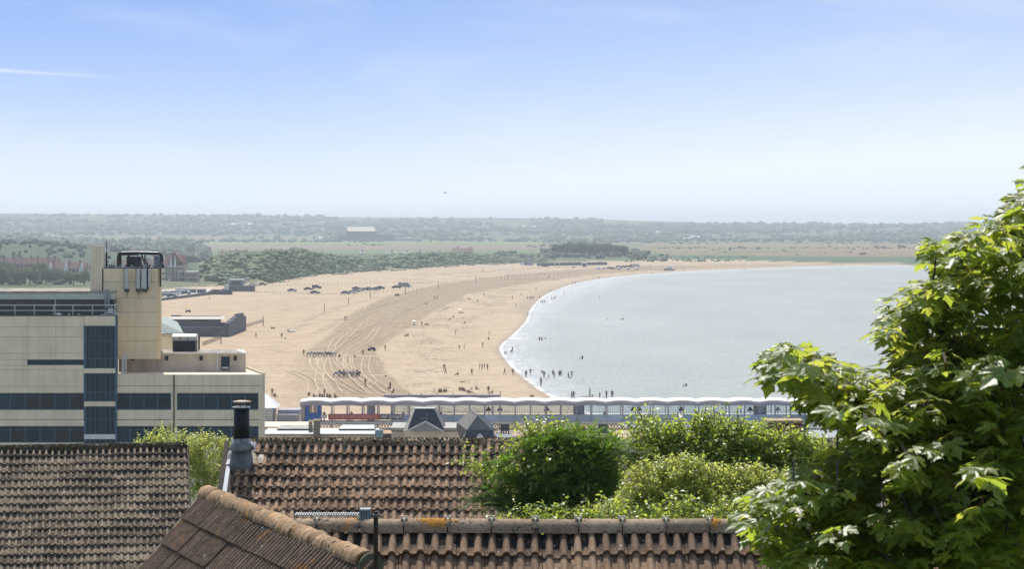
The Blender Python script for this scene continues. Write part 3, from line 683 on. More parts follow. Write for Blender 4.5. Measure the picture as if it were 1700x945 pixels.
# ------------------------------------------------------------------ small gabled roof behind the tower
PC = 1/F*330
def wx(px, D): return (px-850)/F*D
def wz(py, D): return H-(py-HOR)/F*D
r = thing('pavilion', 'small pavilion with a pale green sloping roof behind the cream tower', 'building', (wx(280, 330), 330, wz(600, 330)))
D = 330; m_ = MB(); m_.poly([(wx(262, D), D, wz(533, D)), (wx(285, D), D, wz(541, D)), (wx(308, D), D-2, wz(552, D)), (wx(262, D), D-2, wz(552, D)), (wx(262, D), D+6, wz(528, D)), (wx(285, D), D+6, wz(538, D))], [(0,1,2,3), (4,5,1,0), (5,2,1)]); m_.box(wx(262, D), wx(312, D), D-2.3, D-1.9, wz(554, D), wz(552.5, D)); m_.obj('roof', mat('pale_green_roof', (.34,.39,.35), .6), r)
m_ = MB(); m_.box(wx(250, D), wx(292, D), D-1.5, D+5, 2, wz(555, D)); m_.poly([(wx(262, D), D-1.6, wz(556, D)), (wx(292, D), D-1.6, wz(560, D)), (wx(292, D), D-1.6, wz(580, D)), (wx(262, D), D-1.6, wz(580, D))], [(0,1,2,3)]); m_.obj('wall', M['cream'], r)
# ------------------------------------------------------------------ marquee, white hoarding, seafront roofs
D = 400; r = thing('marquee', 'white pointed marquee behind the corner of the office block', 'marquee', (wx(430, D), D+3, 2))
x0, x1 = wx(400, D), wx(459, D); zc = wz(678, D); zb = 2.2
m_ = MB(); cx = wx(436, D); top = wz(657, D)
m_.poly([(x0, D, zc), (x1, D, zc), (x1, D+7, zc), (x0, D+7, zc), (cx-.3, D+3.5, top), (cx+.3, D+3.5, top)], [(0,1,5,4), (1,2,5), (2,3,4,5), (3,0,4)]); m_.obj('roof', M['white'], r)
m_ = MB(); m_.box(x0+.2, x1-.7, D+.15, D+6.8, zb, zc-.01); m_.box(x0+.05, x1-.6, D+.02, D+.14, zc-.35, zc-.012); m_.obj('wall', mat('marquee_canvas', (.55,.55,.54), .8), r)
for k in range(3):
    m_ = MB(); m_.bar((wx(424+14*k, D), D-.02, zb), (wx(424+14*k, D), D-.02, zc-.3), .12); m_.obj('post', M['lgrey'], r)
r = thing('seafront_shelter', 'low grey flat shelter wall between the marquee and the pier entrance', 'shelter', (wx(477, D), D, 2))
m_ = MB(); m_.box(wx(458.5, D), wx(495.5, D), D+.6, D+3, 2.3, wz(689, D)); m_.obj('wall', mat('grey_hoarding', (.40,.39,.385), .8), r)
m_ = MB(); m_.box(wx(459, D), wx(496, D), D+2, D+6, wz(690, D), wz(682.5, D)); m_.obj('roof', M['pgrey'], r)
m_ = MB(); m_.box(wx(459.5, D), wx(495, D), D+.5, D+.59, wz(690, D), wz(688.5, D)); m_.obj('coping', M['white'], r)
m_ = MB(); m_.box(wx(440, D), wx(496, D), D-1.2, D+.4, wz(708, D), wz(704, D)); m_.obj('plinth', M['steel'], r)
# low roofs right behind the garden ridge (y 705..737)
D = 300
def lowroof(name, lab, cat, x0, x1, y0, y1, m1, dy=0., thick=3, Dd=D, pale='white'):
    r = thing(name, lab, cat, (wx((x0+x1)/2, Dd), Dd+dy, 3))
    m_ = MB(); m_.box(wx(x0, Dd), wx(x1, Dd), Dd+dy+.05, Dd+dy+8, 2.5, wz(y0+thick, Dd)); m_.obj('wall', m1, r)
    m_ = MB(); m_.box(wx(x0, Dd)-.15, wx(x1, Dd)+.15, Dd+dy-.2, Dd+dy+8.2, wz(y0+thick, Dd)+.003, wz(y0, Dd)); m_.obj('roof', M[pale], r)
    m_ = MB(); m_.box(wx(x0, Dd), wx(x1, Dd), Dd+dy, Dd+dy+.3, wz(y0+thick+1.5, Dd), wz(y0+thick, Dd)-.01); m_.obj('gutter', M['steel'], r)
    return r
M['weath'] = mat('weathered_sheet_roof', (.44,.42,.37), .8, c2=(.30,.29,.26), scale=.9)
M['stone'] = mat('pale_stone', (.72,.63,.50), .9, c2=(.52,.44,.34), scale=.8)
lowroof('terrace_house', 'flat-topped pale stone building with a bright roof edge behind the tiled ridge, left part', 'building', 436, 622, 720.5, 740, M['stone'], 0, 1.6, pale='lgrey')
lowroof('bright_roofed_block', 'long pale roof behind the two slate turrets', 'building', 648, 760, 714, 740, M['stone'], 3, 5, pale='weath')
for i, (a, c) in enumerate(((458, 516), (562, 616))):
    r = thing('skylight', 'raised %s skylight on the flat roof %s' % (('pale blue', 'left of the two chimney stacks') if i == 0 else ('bright white', 'right of the two chimney stacks')), 'skylight', (wx(a, D), D+5, wz(720, D)))
    m_ = MB(); m_.poly([(wx(a-4, D), D+4.5, wz(717.5, D)), (wx(c+2, D), D+4.5, wz(717.5, D)), (wx(c, D), D+7, wz(713.5, D)), (wx(a, D), D+7, wz(713.5, D)), (wx(a-4, D), D+9, wz(720, D)), (wx(c+2, D), D+9, wz(720, D))], [(0,1,2,3), (3,2,5,4), (0,3,4), (1,5,2)]); m_.obj('glazing', M['weath'] if i == 0 else M['lgrey'], r)
    m_ = MB(); m_.box(wx(a-4, D), wx(c+2, D), D+4.5, D+9, wz(720, D), wz(717.6, D)); m_.obj('upstand', M['steel'], r)
lowroof('promenade_terrace', 'cream terrace strip with dark openings in front of the pier piles', 'terrace', 430, 520, 708.5, 716, M['stone'], 0, 2, 345, pale='cream')
# two chimney stacks
for (x0, x1, yt, lab, dd) in ((511.5, 519, 698, 'thin brown chimney stack, the farther of the pair', 2.5), (519.5, 531.5, 696, 'broad grey chimney stack, the nearer of the pair', -1.)):
    Dd = D+dd; r = thing('chimney_stack', lab, 'chimney', (wx((x0+x1)/2, Dd), Dd, wz(740, Dd)), 'chimney stacks behind the ridge')
    m_ = MB(); m_.box(wx(x0+.7, Dd), wx(x1-.7, Dd), Dd, Dd+.9, wz(740, Dd), wz(yt+3.4, Dd)); m_.obj('stack', mat('chimney_render', (.22,.20,.17), .9, c2=(.14,.125,.105), scale=1.5), r)
    m_ = MB(); m_.box(wx(x0, Dd), wx(x1, Dd), Dd-.08, Dd+.98, wz(yt+3.3, Dd), wz(yt+1.6, Dd)); m_.obj('cap', M['dirty'], r)
    for k in range(2):
        m_ = MB(); m_.tube([(wx(x0+(x1-x0)*(.28+.44*k), Dd), Dd+.45, wz(yt+1.7, Dd)), (wx(x0+(x1-x0)*(.28+.44*k), Dd), Dd+.45, wz(yt, Dd))], .15); m_.obj('chimney_pot', M['yb'], r)
m_ = MB(); m_.box(0, .95, 0, 1.2, 0, 1.5); bb = tag(m_.obj('roof_box', mat('blue_grey_box', (.20,.29,.34), .6)), 'blue-grey box housing on the flat roof beside the pale roof', 'housing'); bb.location = (wx(622.5, 296), 296, wz(735, 296))
# mansard turret
D = 302; r = thing('mansard_turret', 'steep dark slate mansard roof with a small lead-edged pediment', 'roof turret', (wx(705, D), D, wz(716, D)))
T = lambda px, py, dy=0: (wx(px, D), D+dy, wz(py, D))
m_ = MB(); m_.poly([T(676,715,0), T(737,713.5,0), T(720,680.5,1.6), T(688.5,680.5,1.6), T(669,714,3.5), T(686,681.5,3)], [(0,1,2,3)]); m_.obj('front_slope', M['dslate'], r)
m_ = MB(); m_.poly([T(676,715,0), T(688.5,680.5,1.6), T(685.5,680.5,2.2), T(668.5,715,1.2)], [(0,1,2,3)]); m_.obj('side_slope', M['weath'], r)
m_ = MB(); m_.poly([T(737,713.5,0), T(739,713.5,5.5), T(721,681,4.5), T(720,680.5,1.6)], [(0,1,2,3)]); m_.obj('side_slope', M['slate'], r)
m_ = MB(); m_.poly([T(688.5,680.5,1.6), T(720,680.5,1.6), T(721,681,4.5), T(686,681,4.5)], [(0,1,2,3)]); m_.bar(T(687.5,680.2,1.55), T(721,680.2,1.55), .12); m_.obj('flat_top', M['lgrey'], r)
m_ = MB(); m_.poly([T(679,715.3,-.6), T(732,715.3,-.6), T(707,700.5,-.6), T(679,715.3,.5), T(732,715.3,.5), T(707,700.5,.9)], [(0,1,2), (0,2,5,3), (2,1,4,5)]); m_.obj('pediment', M['grey'], r)
m_ = MB(); m_.bar(T(677,715,-.7), T(707,699.6,-.7), .15, .2); m_.bar(T(734,715,-.7), T(707,699.6,-.7), .15, .2); m_.obj('pediment_edge', M['lgrey'], r)
m_ = MB(); m_.box(wx(669, D), wx(738, D), D+.1, D+5.4, 3, wz(715, D)); m_.obj('wall', M['stone'], r)
ra = thing('roof_aerial', 'thin television aerial on the mansard turret pediment', 'aerial', T(708.5, 700, .6))
m_ = MB(); m_.bar(T(708.5,702,.6), T(708.5,687,.6), .05); m_.obj('pole', M['grey'], ra)
m_ = MB(); m_.bar(T(697,695.5,.6), T(708,695.5,.6), .05); m_.bar(T(697,697,.6), T(697,694,.6), .03); m_.bar(T(701,697,.6), T(701,694,.6), .03); m_.obj('boom', M['grey'], ra)
# hipped turret
D = 292; r = thing('gabled_turret', 'grey slated gabled turret with a small arched dormer', 'roof turret', (wx(790, D), D, wz(733, D)))
m_ = MB(); m_.poly([T(775,714.5,0), T(817,714.5,0), T(792.5,691,.9)], [(0,1,2)]); m_.obj('upper_hip', M['slate'], r)
m_ = MB(); m_.poly([T(768,734,-.9), T(821,734,-.9), T(817,714.5,0), T(775,714.5,0)], [(0,1,2,3)]); m_.obj('front_slope', M['dslate'], r)
m_ = MB(); m_.poly([T(775,714.5,0), T(792.5,691,.9), T(780,686.5,4.5), T(757,707,4.5)], [(0,1,2,3)]); m_.bar(T(792.5,690.8,.9), T(780,686.3,4.5), .1); m_.obj('roof_slope', mat('weathered_slate', (.23,.215,.20), .8, c2=(.17,.16,.15), scale=2), r)
m_ = MB(); m_.poly([T(768,734,-.9), T(775,714.5,0), T(757,707,4.5), T(756,716,5), T(762,734,4.5)], [(0,1,2,3,4)]); m_.obj('side_wall', mat('slate_hung_wall', (.20,.185,.17), .8, c2=(.15,.14,.13), scale=2), r)
m_ = MB(); m_.poly([T(817,714.5,0), T(821,734,-.9), T(822,734,4.5), T(818,709,4.5), T(780,686.5,4.5), T(792.5,691,.9)], [(0,1,2,3), (0,3,4,5)]); m_.obj('far_slope', M['dslate'], r)
m_ = MB(); m_.box(wx(768, D), wx(821, D), D-.8, D+5, 3, wz(734, D)); m_.obj('wall', M['stone'], r)
dm = MB(); dm.poly([T(788,734,-1.3), T(806,734,-1.3), T(803,729,-1.3), T(797,720.5,-1.3), T(791,729,-1.3)], [(0,1,2,3,4)]); dmo = dm.obj('dormer', M['lgrey'], r)
dm = MB(); dm.poly([T(792.5,734,-1.35), T(801.5,734,-1.35), T(800.5,729.5,-1.35), T(797,726.5,-1.35), T(793.5,729.5,-1.35)], [(0,1,2,3,4)]); o = dm.obj('window', M['glass'], dmo)
dm = MB(); dm.bar(T(787,734,-1.4), T(797,719.8,-1.4), .1, .25); dm.bar(T(807,734,-1.4), T(797,719.8,-1.4), .1, .25); dm.obj('bargeboard', M['white'], dmo)
D = 296; r = thing('side_roof', 'low grey slate roof right of the gabled turret', 'roof', (wx(845, D), D, wz(735, D)))
m_ = MB(); m_.poly([T(822,723.5,3), T(848,724,3), T(870,734.5,0), T(829,734.5,0)], [(0,1,2,3)]); m_.bar(T(822,723.2,3), T(848,723.7,3), .1); m_.obj('slope', mat('blue_grey_slate', (.20,.23,.25), .7, c2=(.15,.17,.19), scale=2), r)
m_ = MB(); m_.box(wx(829, D), wx(868, D), D+.3, D+4, 3, wz(735, D)); m_.obj('wall', M['stone'], r)
# ------------------------------------------------------------------ the pier
PD = 415.
def qx(px): return (px-850)/F*PD
def qz(py): return H-(py-HOR)/F*PD
pier = thing('pier', 'long pleasure pier with a scalloped white canopy, dark lattice girders and iron legs', 'pier', (qx(1000), PD, 0))
X0, X1 = qx(497), qx(1800); BW = 25.4/F*PD
deckz = qz(701.5)
m_ = MB(); m_.box(X0, X1, PD, PD+13, deckz-.25, deckz); m_.obj('deck', M['stone'], pier)
m_ = MB(); m_.box(X0+.02, X1, PD-.12, PD-.004, deckz-.3, deckz+.08); m_.obj('deck_edge', M['lgrey'], pier)
m_ = MB(); m_.box(X0, X1, PD-.1, PD+.3, qz(704.6)-.05, qz(702.5)); m_.obj('edge_beam', M['steel'], pier)
# canopy bays: scalloped, 50.8 px long
CB = 50.8/F*PD; nb = int((X1-X0)/CB)+1
cb = MB(); NS = 10
for j, (yy, dz, mi) in enumerate(((-.5, 0, 0), (-.5, .22, 0), (1.5, .36, 0), (4.5, .36, 0), (5.5, .2, 0))): 
    for i in range(NS+1):
        t = i/NS; wz_ = .26*math.sin(math.pi*t)**.9
        cb.v.append((CB*t, yy, dz+wz_))
for j in range(4):
    for i in range(NS):
        cb.f.append((j*(NS+1)+i, j*(NS+1)+i+1, (j+1)*(NS+1)+i+1, (j+1)*(NS+1)+i)); cb.mi.append(0)
o_ = len(cb.v)
for i in range(NS+1):
    t = i/NS; cb.v += [(CB*t, -.46, -.02+.28*math.sin(math.pi*t)), (CB*t, -.46, -.55+.12*math.sin(math.pi*t)), (CB*t, 5.4, -.5)]
for i in range(NS):
    a = o_+3*i; cb.f += [(a+1, a+4, a+3, a), (a+2, a+5, a+4, a+1)]; cb.mi += [1, 1]
cbm = cb.mesh('canopy_bay', [M['white'], M['pgrey']])
for i in range(nb): share('canopy_bay', cbm, pier, (X0+.1+CB*i, PD+.7, qz(669.6)))
pm = MB(); pm.box(-.09, .09, -.09, .09, 0, qz(673)-deckz); pm.box(.12, .2, -.05, .05, 0, qz(673)-deckz); postm = pm.mesh('canopy_post', M['pgrey'])
pm = MB(); pm.box(-.07, .07, -.07, .07, 0, qz(673)-deckz-.2); postb = pm.mesh('canopy_post', M['pgrey'])
gb = MB(); gb.box(0, BW-.1, 0, .02, 0, 1.35)
glm = gb.mesh('glazing_pane', M['glaze'])
mb_ = MB()
for k in range(1, 7): mb_.box((BW-.1)*k/7-.018, (BW-.1)*k/7+.018, -.03, .02, 0, 1.40)
mb_.box(0, BW-.1, -.04, .02, 1.36, 1.44); mull = mb_.mesh('glazing_bars', M['pgrey'])
bl = MB(); bl.box(.02, BW-.04, 0, .06, .12, 1.25); bl.box(0, BW, -.03, .09, 1.25, 1.33); bal = bl.mesh('balustrade_panel', M['balus'])
tr_ = MB()
for k in range(5):
    a = BW*k/5; c = BW*(k+1)/5
    tr_.bar((a, 0, 0), (c, 0, .85), .13, .1); tr_.bar((c, .12, 0), (a, .12, .85), .13, .1)
tr_.box(0, BW, -.1, .25, .82, 1.0); tr_.box(0, BW, -.1, .25, -.14, .04); tr_.box(-.06, .06, -.12, .27, -.1, 1.0)
trm = tr_.mesh('girder_bay', M['steel'])
npst = int((X1-X0)/BW)
for i in range(npst+1):
    x = X0+.25+BW*i
    if 545 < x/PD*F+850 < 640 and i % 2: pass
    share('canopy_post', postm, pier, (x, PD+.4, deckz))
    share('canopy_post', postb, pier, (x, PD+6.2, deckz))
    if i < npst:
        px_ = x/PD*F+850
        if px_ > 645:
            share('balustrade_panel', bal, pier, (x, PD+.05, deckz))
            share('glazing_bars', mull, pier, (x+.05, PD+3.4, qz(689)+.02)); share('glazing_pane', glm, pier, (x+.05, PD+3.45, qz(689)+.02))
        share('girder_bay', trm, pier, (x, PD+.2, qz(713)))
        if i % 2 == 0: share('girder_bay', trm, pier, (x, PD+11, qz(713)))
# leg clusters
lg = MB()
for (a, y_) in ((-.62, 0), (-.2, 0), (.22, 0), (.64, 0)): lg.tube([(a, y_, -3), (a, y_, 4)], .11, 7)
lgm = lg.mesh('leg_cluster', M['steel'])
for i, px_ in enumerate((506, 590, 672, 754.5, 838, 921, 1003.5, 1087, 1170, 1253, 1336, 1419, 1502, 1585, 1668, 1750)):
    for y_ in (.6, 5.5, 11): share('leg_cluster', lgm, pier, (qx(px_), PD+y_, qz(713)-3.5-.1))
    b = MB(); b.box(qx(px_-5.5), qx(px_+5.5), PD+.0, PD+12, qz(716), qz(705)); b.obj('pile_cap', M['steel'], pier)
# enclosed kiosks in the arcade
for px_, w_ in ((600, 0),(962, 9), (1265, 10)):
    if w_: b = MB(); b.box(qx(px_-w_), qx(px_+w_), PD+2.2, PD+5, deckz, qz(672.5)); b.obj('kiosk', M['pgrey'], pier); b = MB(); b.box(qx(px_-w_+3), qx(px_+w_-2), PD+2.1, PD+2.19, qz(689), qz(675.5)); b.obj('window', M['balus'], pier)
for (a, c) in ((608.5, 621), (498, 505)):
    b = MB(); b.box(qx(a), qx(c), PD+1.2, PD+4, deckz, qz(672.5)); b.obj('panel_wall', M['pgrey'] if a > 600 else M['stone'], pier)
# blue booth at the landward end
r = thing('ticket_booth', 'blue booth with pale windows under the landward end of the pier canopy', 'booth', (qx(520), PD+1, deckz))
b = MB(); b.box(qx(506), qx(532.5), PD+.3, PD+3.2, deckz-.2, qz(687)); b.obj('base_wall', M['blue'], r)
for a, c in ((506.5, 512.5), (526.5, 532)):
    b = MB(); b.box(qx(a), qx(c), PD+.35, PD+3, qz(687)+.002, qz(673)); b.obj('corner_panel', M['blue'], r)
for a, c in ((513.6, 518.5), (519.6, 525.4)):
    b = MB(); b.box(qx(a), qx(c), PD+.5, PD+.56, qz(687), qz(674)); b.obj('window', M['yb'], r)
# banners
def banner(lab, x0, x1, y0, y1, mm, text, tcol, size):
    r = thing('banner', lab, 'banner', (qx(x0), PD-.2, qz(y1)), 'banners along the pier edge')
    b = MB(); b.box(qx(x0), qx(x1), PD-.22, PD-.17, qz(y1), qz(y0)); b.obj('sheet', mm, r)
    cu = bpy.data.curves.new('lettering', 'FONT'); cu.body = text; cu.size = size; cu.align_x = 'CENTER'; cu.align_y = 'CENTER'; cu.extrude = .004; cu.offset = .012
    o = bpy.data.objects.new('lettering', cu); COL.objects.link(o); cu.materials.append(tcol); o.parent = r
    o.rotation_euler = (R(90), 0, 0); o.location = Vector(((qx(x0)+qx(x1))/2, PD-.235, (qz(y0)+qz(y1))/2))-Vector(r.location)
    bpy.context.view_layer.update(); wd = o.dimensions.x
    me_ = bpy.data.meshes.new_from_object(o.evaluated_get(bpy.context.evaluated_depsgraph_get())); rot, lc = o.rotation_euler.copy(), o.location.copy()
    bpy.data.objects.remove(o); o = link('lettering', me_, r); o.rotation_euler = rot; o.location = lc
    if wd > 0: o.scale = ((qx(x1)-qx(x0))*.93/wd, 1, 1)
banner('long red banner with pink lettering on the pier balustrade', 545, 631.5, 688.5, 696.5, M['red'], 'WELOVETOROCK.WESTONSUPERMARE.CO.UK', mat('pink_lettering', (.75,.42,.36), .7), .72)
banner('black banner reading go karts in white on the pier balustrade', 632, 670, 688.5, 696.5, M['steel'], 'FAST GO KARTS', M['white'], .78)
banner('short white banner panel at the landward end of the pier edge', 533, 543, 689.5, 695, M['white'], 'W E', M['grey'], .4)
b = MB(); b.box(qx(545), qx(674), PD+.6, PD+.66, qz(698), qz(688)); b.obj('balustrade_rail', M['lgrey'], pier)
# overhead sign gantry behind the canopy
D = 440; r = thing('sign_gantry', 'grey overhead beam on posts rising behind the pier canopy', 'gantry', (wx(735, D), D, 0))
b = MB(); b.box(wx(637, D), wx(831.5, D), D, D+.6, wz(661, D), wz(656, D)); b.obj('beam', M['pgrey'], r)
for x in (650, 818):
    b = MB(); b.bar((wx(x, D), D+.3, -.5), (wx(x, D), D+.3, wz(661, D)), .34); b.obj('post', M['pgrey'], r)
for x in (650, 678, 700, 726, 752, 788, 812, 831):
    b = MB(); b.bar((wx(x, D), D+.3, wz(656, D)), (wx(x, D), D+.3, wz(653 if x < 830 else 650, D)), .1); b.obj('lamp_bracket', M['steel'], r)
b = MB(); b.poly([(wx(716, D), D+.1, wz(661, D)), (wx(738, D), D+.1, wz(661, D)), (wx(727, D), D+.1, wz(663.5, D)), (wx(716, D), D+.5, wz(661, D)), (wx(738, D), D+.5, wz(661, D)), (wx(727, D), D+.5, wz(663.5, D))], [(0,2,1), (3,4,5), (0,3,5,2), (2,5,4,1)]); b.obj('bracket', M['pgrey'], r)
PLAB = ['dark parasol on the pier deck just left of the right gantry post', 'brown parasol on the pier deck just right of the right gantry post', 'dark parasol behind the glazing left of the first kiosk', 'dark parasol, left one of a close pair above the bushes', 'dark parasol, right one of a close pair above the bushes', 'dark lone parasol between the close pair and the right kiosk', 'dark parasol hard against the left side of the right kiosk', 'pale parasol just right of the right kiosk on the pier']
# folded parasols and people-high things on deck
for i, (px_, cl) in enumerate(((811, 'steel'), (830, 'wood'), (908, 'steel'), (1052, 'steel'), (1062, 'steel'), (1132, 'steel'), (1247, 'steel'), (1293, 'pgrey'))):
    r = thing('parasol', PLAB[i], 'parasol', (qx(px_), PD+1.5, deckz), 'parasols on the pier deck')
    b = MB(); b.tube([(qx(px_), PD+1.5, deckz), (qx(px_), PD+1.5, qz(681))], .05, 6); b.obj('pole', M['grey'], r)
    b = MB(); n_ = 10; b.v.append((qx(px_), PD+1.5, qz(676)))
    for k in range(n_): a = 2*math.pi*k/n_; b.v.append((qx(px_)+.52*math.cos(a), PD+1.5+.5*math.sin(a), qz(683)+.1*math.sin(3*a)))
    for k in range(n_): b.f.append((0, 1+k, 1+(k+1) % n_)); b.mi.append(0)
    b.f.append(tuple(range(1, n_+1))[::-1]); b.mi.append(0); b.obj('cover', M[cl], r)
# ------------------------------------------------------------------ tiled roofs
def tile_mat(name, base, light, dark, orange=0, dk=.5, px=1., rough=.9, pandark=0., vary=.5):
    q = NT(name); p = q.pos(); q.b.inputs['Roughness'].default_value = rough; q.b.inputs['Specular IOR Level'].default_value = .25
    oi = q.n('ShaderNodeObjectInfo').outputs['Random']
    c = q.mix(q.ramp(q.noise(p, 9/px, 5, .6), .35, .65), base, light)
    hv = q.n('ShaderNodeHueSaturation'); q.l(c, hv.inputs['Color']); q.l(q.math('MULTIPLY_ADD', oi, vary, 1-vary/2), hv.inputs['Value']); c = hv.outputs[0]
    big = q.noise(p, .9, 3); moss = q.noise(p, 16/px, 6, .7, .3)
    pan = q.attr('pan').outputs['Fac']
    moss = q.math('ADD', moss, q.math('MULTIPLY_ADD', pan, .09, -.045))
    mm = q.ramp(q.math('ADD', moss, q.math('MULTIPLY', q.math('SUBTRACT', big, .5), .35)), 1-dk-.03, 1-dk+.05)
    c = q.mix(q.math('MULTIPLY', mm, .9), c, dark)
    gr = q.attr('ridge_shade_moss').outputs['Fac']; c = q.mix(q.math('MULTIPLY', q.math('MULTIPLY', gr, q.ramp(q.noise(p, 7/px, 5, .6), .30, .46)), .93), c, (.022,.019,.018))  # dark moss on top courses; near roof's ridge shadow painted into the colour
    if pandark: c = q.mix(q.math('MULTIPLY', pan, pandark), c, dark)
    lich = q.ramp(q.noise(q.pos((1, 1.3, 1)), 26/px, 2, .5), .70, .735)
    c = q.mix(q.math('MULTIPLY', lich, .8), c, (.55,.47,.34))
    wsp = q.n('ShaderNodeTexVoronoi', feature='F1'); q.l(p, wsp.inputs['Vector']); wsp.inputs['Scale'].default_value = 7/px
    c = q.mix(q.math('MULTIPLY', q.math('LESS_THAN', wsp.outputs['Distance'], .085), q.math('GREATER_THAN', q.noise(p, 3, 2), .52)), c, (.62,.58,.50))
    if orange:
        og = q.math('MULTIPLY', q.ramp(q.noise(p, 2.1, 5, .65, .4), .60, .68), q.ramp(q.noise(p, 18, 3), .35, .6))
        c = q.mix(q.math('MULTIPLY', og, orange), c, (.55,.24,.035))
    q.base(c); q.bump(q.noise(p, 40/px, 4, .7), .7, .012); return q.m
TM = {'near': tile_mat('brown_tile', (.20,.125,.075), (.29,.195,.12), (.04,.033,.028), .12, .38),
      'mid': tile_mat('orange_brown_tile', (.265,.16,.095), (.39,.26,.165), (.035,.022,.015), .15, .475, 1.3),
      'left': tile_mat('grey_brown_tile', (.215,.165,.11), (.33,.265,.185), (.028,.019,.012), .1, .49, 1.1),
      'rib': tile_mat('ribbed_dark_tile', (.19,.125,.08), (.32,.22,.15), (.035,.03,.027), .95, .38, pandark=.92, vary=.22)}
def ridge_mat(name, a, b, orange, dk=.4):
    return tile_mat(name, a, b, (.05,.045,.04), orange, dk, .8)
RM = {'near': ridge_mat('grey_ridge', (.30,.215,.14), (.42,.32,.21), .8, .46), 'rib': ridge_mat('ochre_ridge', (.25,.145,.07), (.37,.26,.15), 1.0, .42),
      'mid': ridge_mat('mossy_ridge', (.32,.23,.13), (.42,.33,.21), .5, .50), 'left': ridge_mat('moss_dark_ridge', (.16,.125,.09), (.24,.19,.13), .3, .60)}
def tile_mesh(name, w, L, nr, rh, rw, th, m, samples=None, lap=.07, ridge_shade_moss=None):
    """across x 0..w, up the slope y 0..L+lap, nr rolls of height rh, width rw"""
    pitch = w/nr; xs = []
    ns = samples or 7
    for r_ in range(nr):
        c = pitch*(r_+.5)
        xs += [(c-pitch/2+.002 if r_ == 0 else c-pitch/2, 0)]
        for k in range(ns): 
            a = -1+2*k/(ns-1); xs.append((c+a*rw/2, rh*math.sqrt(max(0, 1-a*a))**(1.2) if ns > 3 else rh*(1-abs(a))))
    xs.append((w-.002, 0))
    v = []; f = []; n = len(xs); rows = ((0, 0, th), (0, 1, th), ((L+lap)*.4, 1, th*.62), (L+lap, 1, .004))
    for (y, top, t) in rows:
        for i, (x, z) in enumerate(xs): v.append((x, y+(0 if top else .004), (z+t) if top else (z+t-.034)))
    o3 = len(v)
    for i, (x, z) in enumerate(xs): v.append((x, 0, z+th))
    for i in range(n-1): f.append((i, i+1, o3+i+1, o3+i))
    for j in range(1, 3):
        for i in range(n-1): f.append((j*n+i, j*n+i+1, (j+1)*n+i+1, (j+1)*n+i))
    me = bpy.data.meshes.new(name); me.from_pydata(v, [], f); me.materials.append(m)
    if ridge_shade_moss: setattr_f(me, 'ridge_shade_moss', [1.0 if (v[i][1] > ridge_shade_moss[0] and (xs[i % n][1] < rh*.6 or v[i][1] > ridge_shade_moss[1])) else 0.0 for i in range(len(v))])
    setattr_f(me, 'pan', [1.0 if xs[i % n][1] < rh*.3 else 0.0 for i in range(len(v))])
    me.polygons.foreach_set('use_smooth', [j >= (n-1) for j in range(len(f))]); me.update(); return me
def slope_frame(d, p):
    """d: unit plan direction running down the slope, p: pitch"""
    d = Vector((d[0], d[1], 0)).normalized(); u_ = Vector((-d.y, d.x, 0)); s_ = d*math.cos(p)-Vector((0, 0, math.sin(p)))
    return u_, s_, u_.cross(-s_).normalized()
def frameM(o, x, y, z): return Matrix(((x.x, y.x, z.x, o.x), (x.y, y.y, z.y, o.y), (x.z, y.z, z.z, o.z), (0, 0, 0, 1)))
def lay_tiles(root, O, d, p, w, g_, ncol, nrow, me_, first=0., top=None, jit=.006, tilt=.022, skip=None, stagger=False):
    u_, s_, n_ = slope_frame(d, R(p)); rr = random.Random(int(abs(O.x)*100))
    inv = Matrix.Translation(root.location).inverted()
    for r_ in range(nrow):
        me = top if (r_ == 0 and top) else me_
        for c in range(ncol):
            if skip and skip(c, r_): continue
            low = first+g_*(r_+1)+(.035 if rr.random() < .03 else 0)
            o = O+u_*(w*c+rr.uniform(-.003, .003))+s_*(low+rr.uniform(-jit, jit))+n_*(.02+rr.uniform(-.005, .009)+.012*math.sin(c*.55+r_*.9)+.008*math.sin(c*1.3+r_*.4))
            ob = bpy.data.objects.new('roof_tile', me); COL.objects.link(ob); ob.parent = root
            Mx = frameM(o, u_, -s_, n_) @ Matrix.Rotation(rr.uniform(-.016, .016), 4, 'Z') @ Matrix.Rotation(rr.uniform(-tilt, tilt), 4, 'Y')
            ob.matrix_local = inv @ Mx
    return u_, s_, n_
def ridge_mesh(name, L, r_, m, arc=(12, 168), seg=14, lump=0., flare=0., seed=0):
    rr = random.Random(seed); v = []; f = []; ny = 5
    for j in range(ny+1):
        y = L*j/ny; k_ = 1+flare*(1 if j == 0 else 0)
        for i in range(seg+1):
            a = R(arc[0]+(arc[1]-arc[0])*i/seg); q_ = r_*k_*(1+lump*rr.uniform(-1, 1)); v.append((y, q_*math.cos(a), q_*math.sin(a)))
    for j in range(ny):
        for i in range(seg): a = j*(seg+1)+i; f.append((a, a+seg+1, a+seg+2, a+1))
    o = len(v)
    for i in range(seg+1):
        a = R(arc[0]+(arc[1]-arc[0])*i/seg)
        for k_ in (0, L): v.append((k_, (r_-.02)*math.cos(a), (r_-.02)*math.sin(a)))
    for i in range(seg):
        f.append((i, i+1, o+2*i+2, o+2*i)); b_ = ny*(seg+1)+i; f.append((b_+1, b_, o+2*i+1, o+2*i+3))
    me = bpy.data.meshes.new(name); me.from_pydata(v, [], f); me.materials.append(m)
    me.polygons.foreach_set('use_smooth', [j < ny*seg for j in range(len(f))]); me.update(); return me
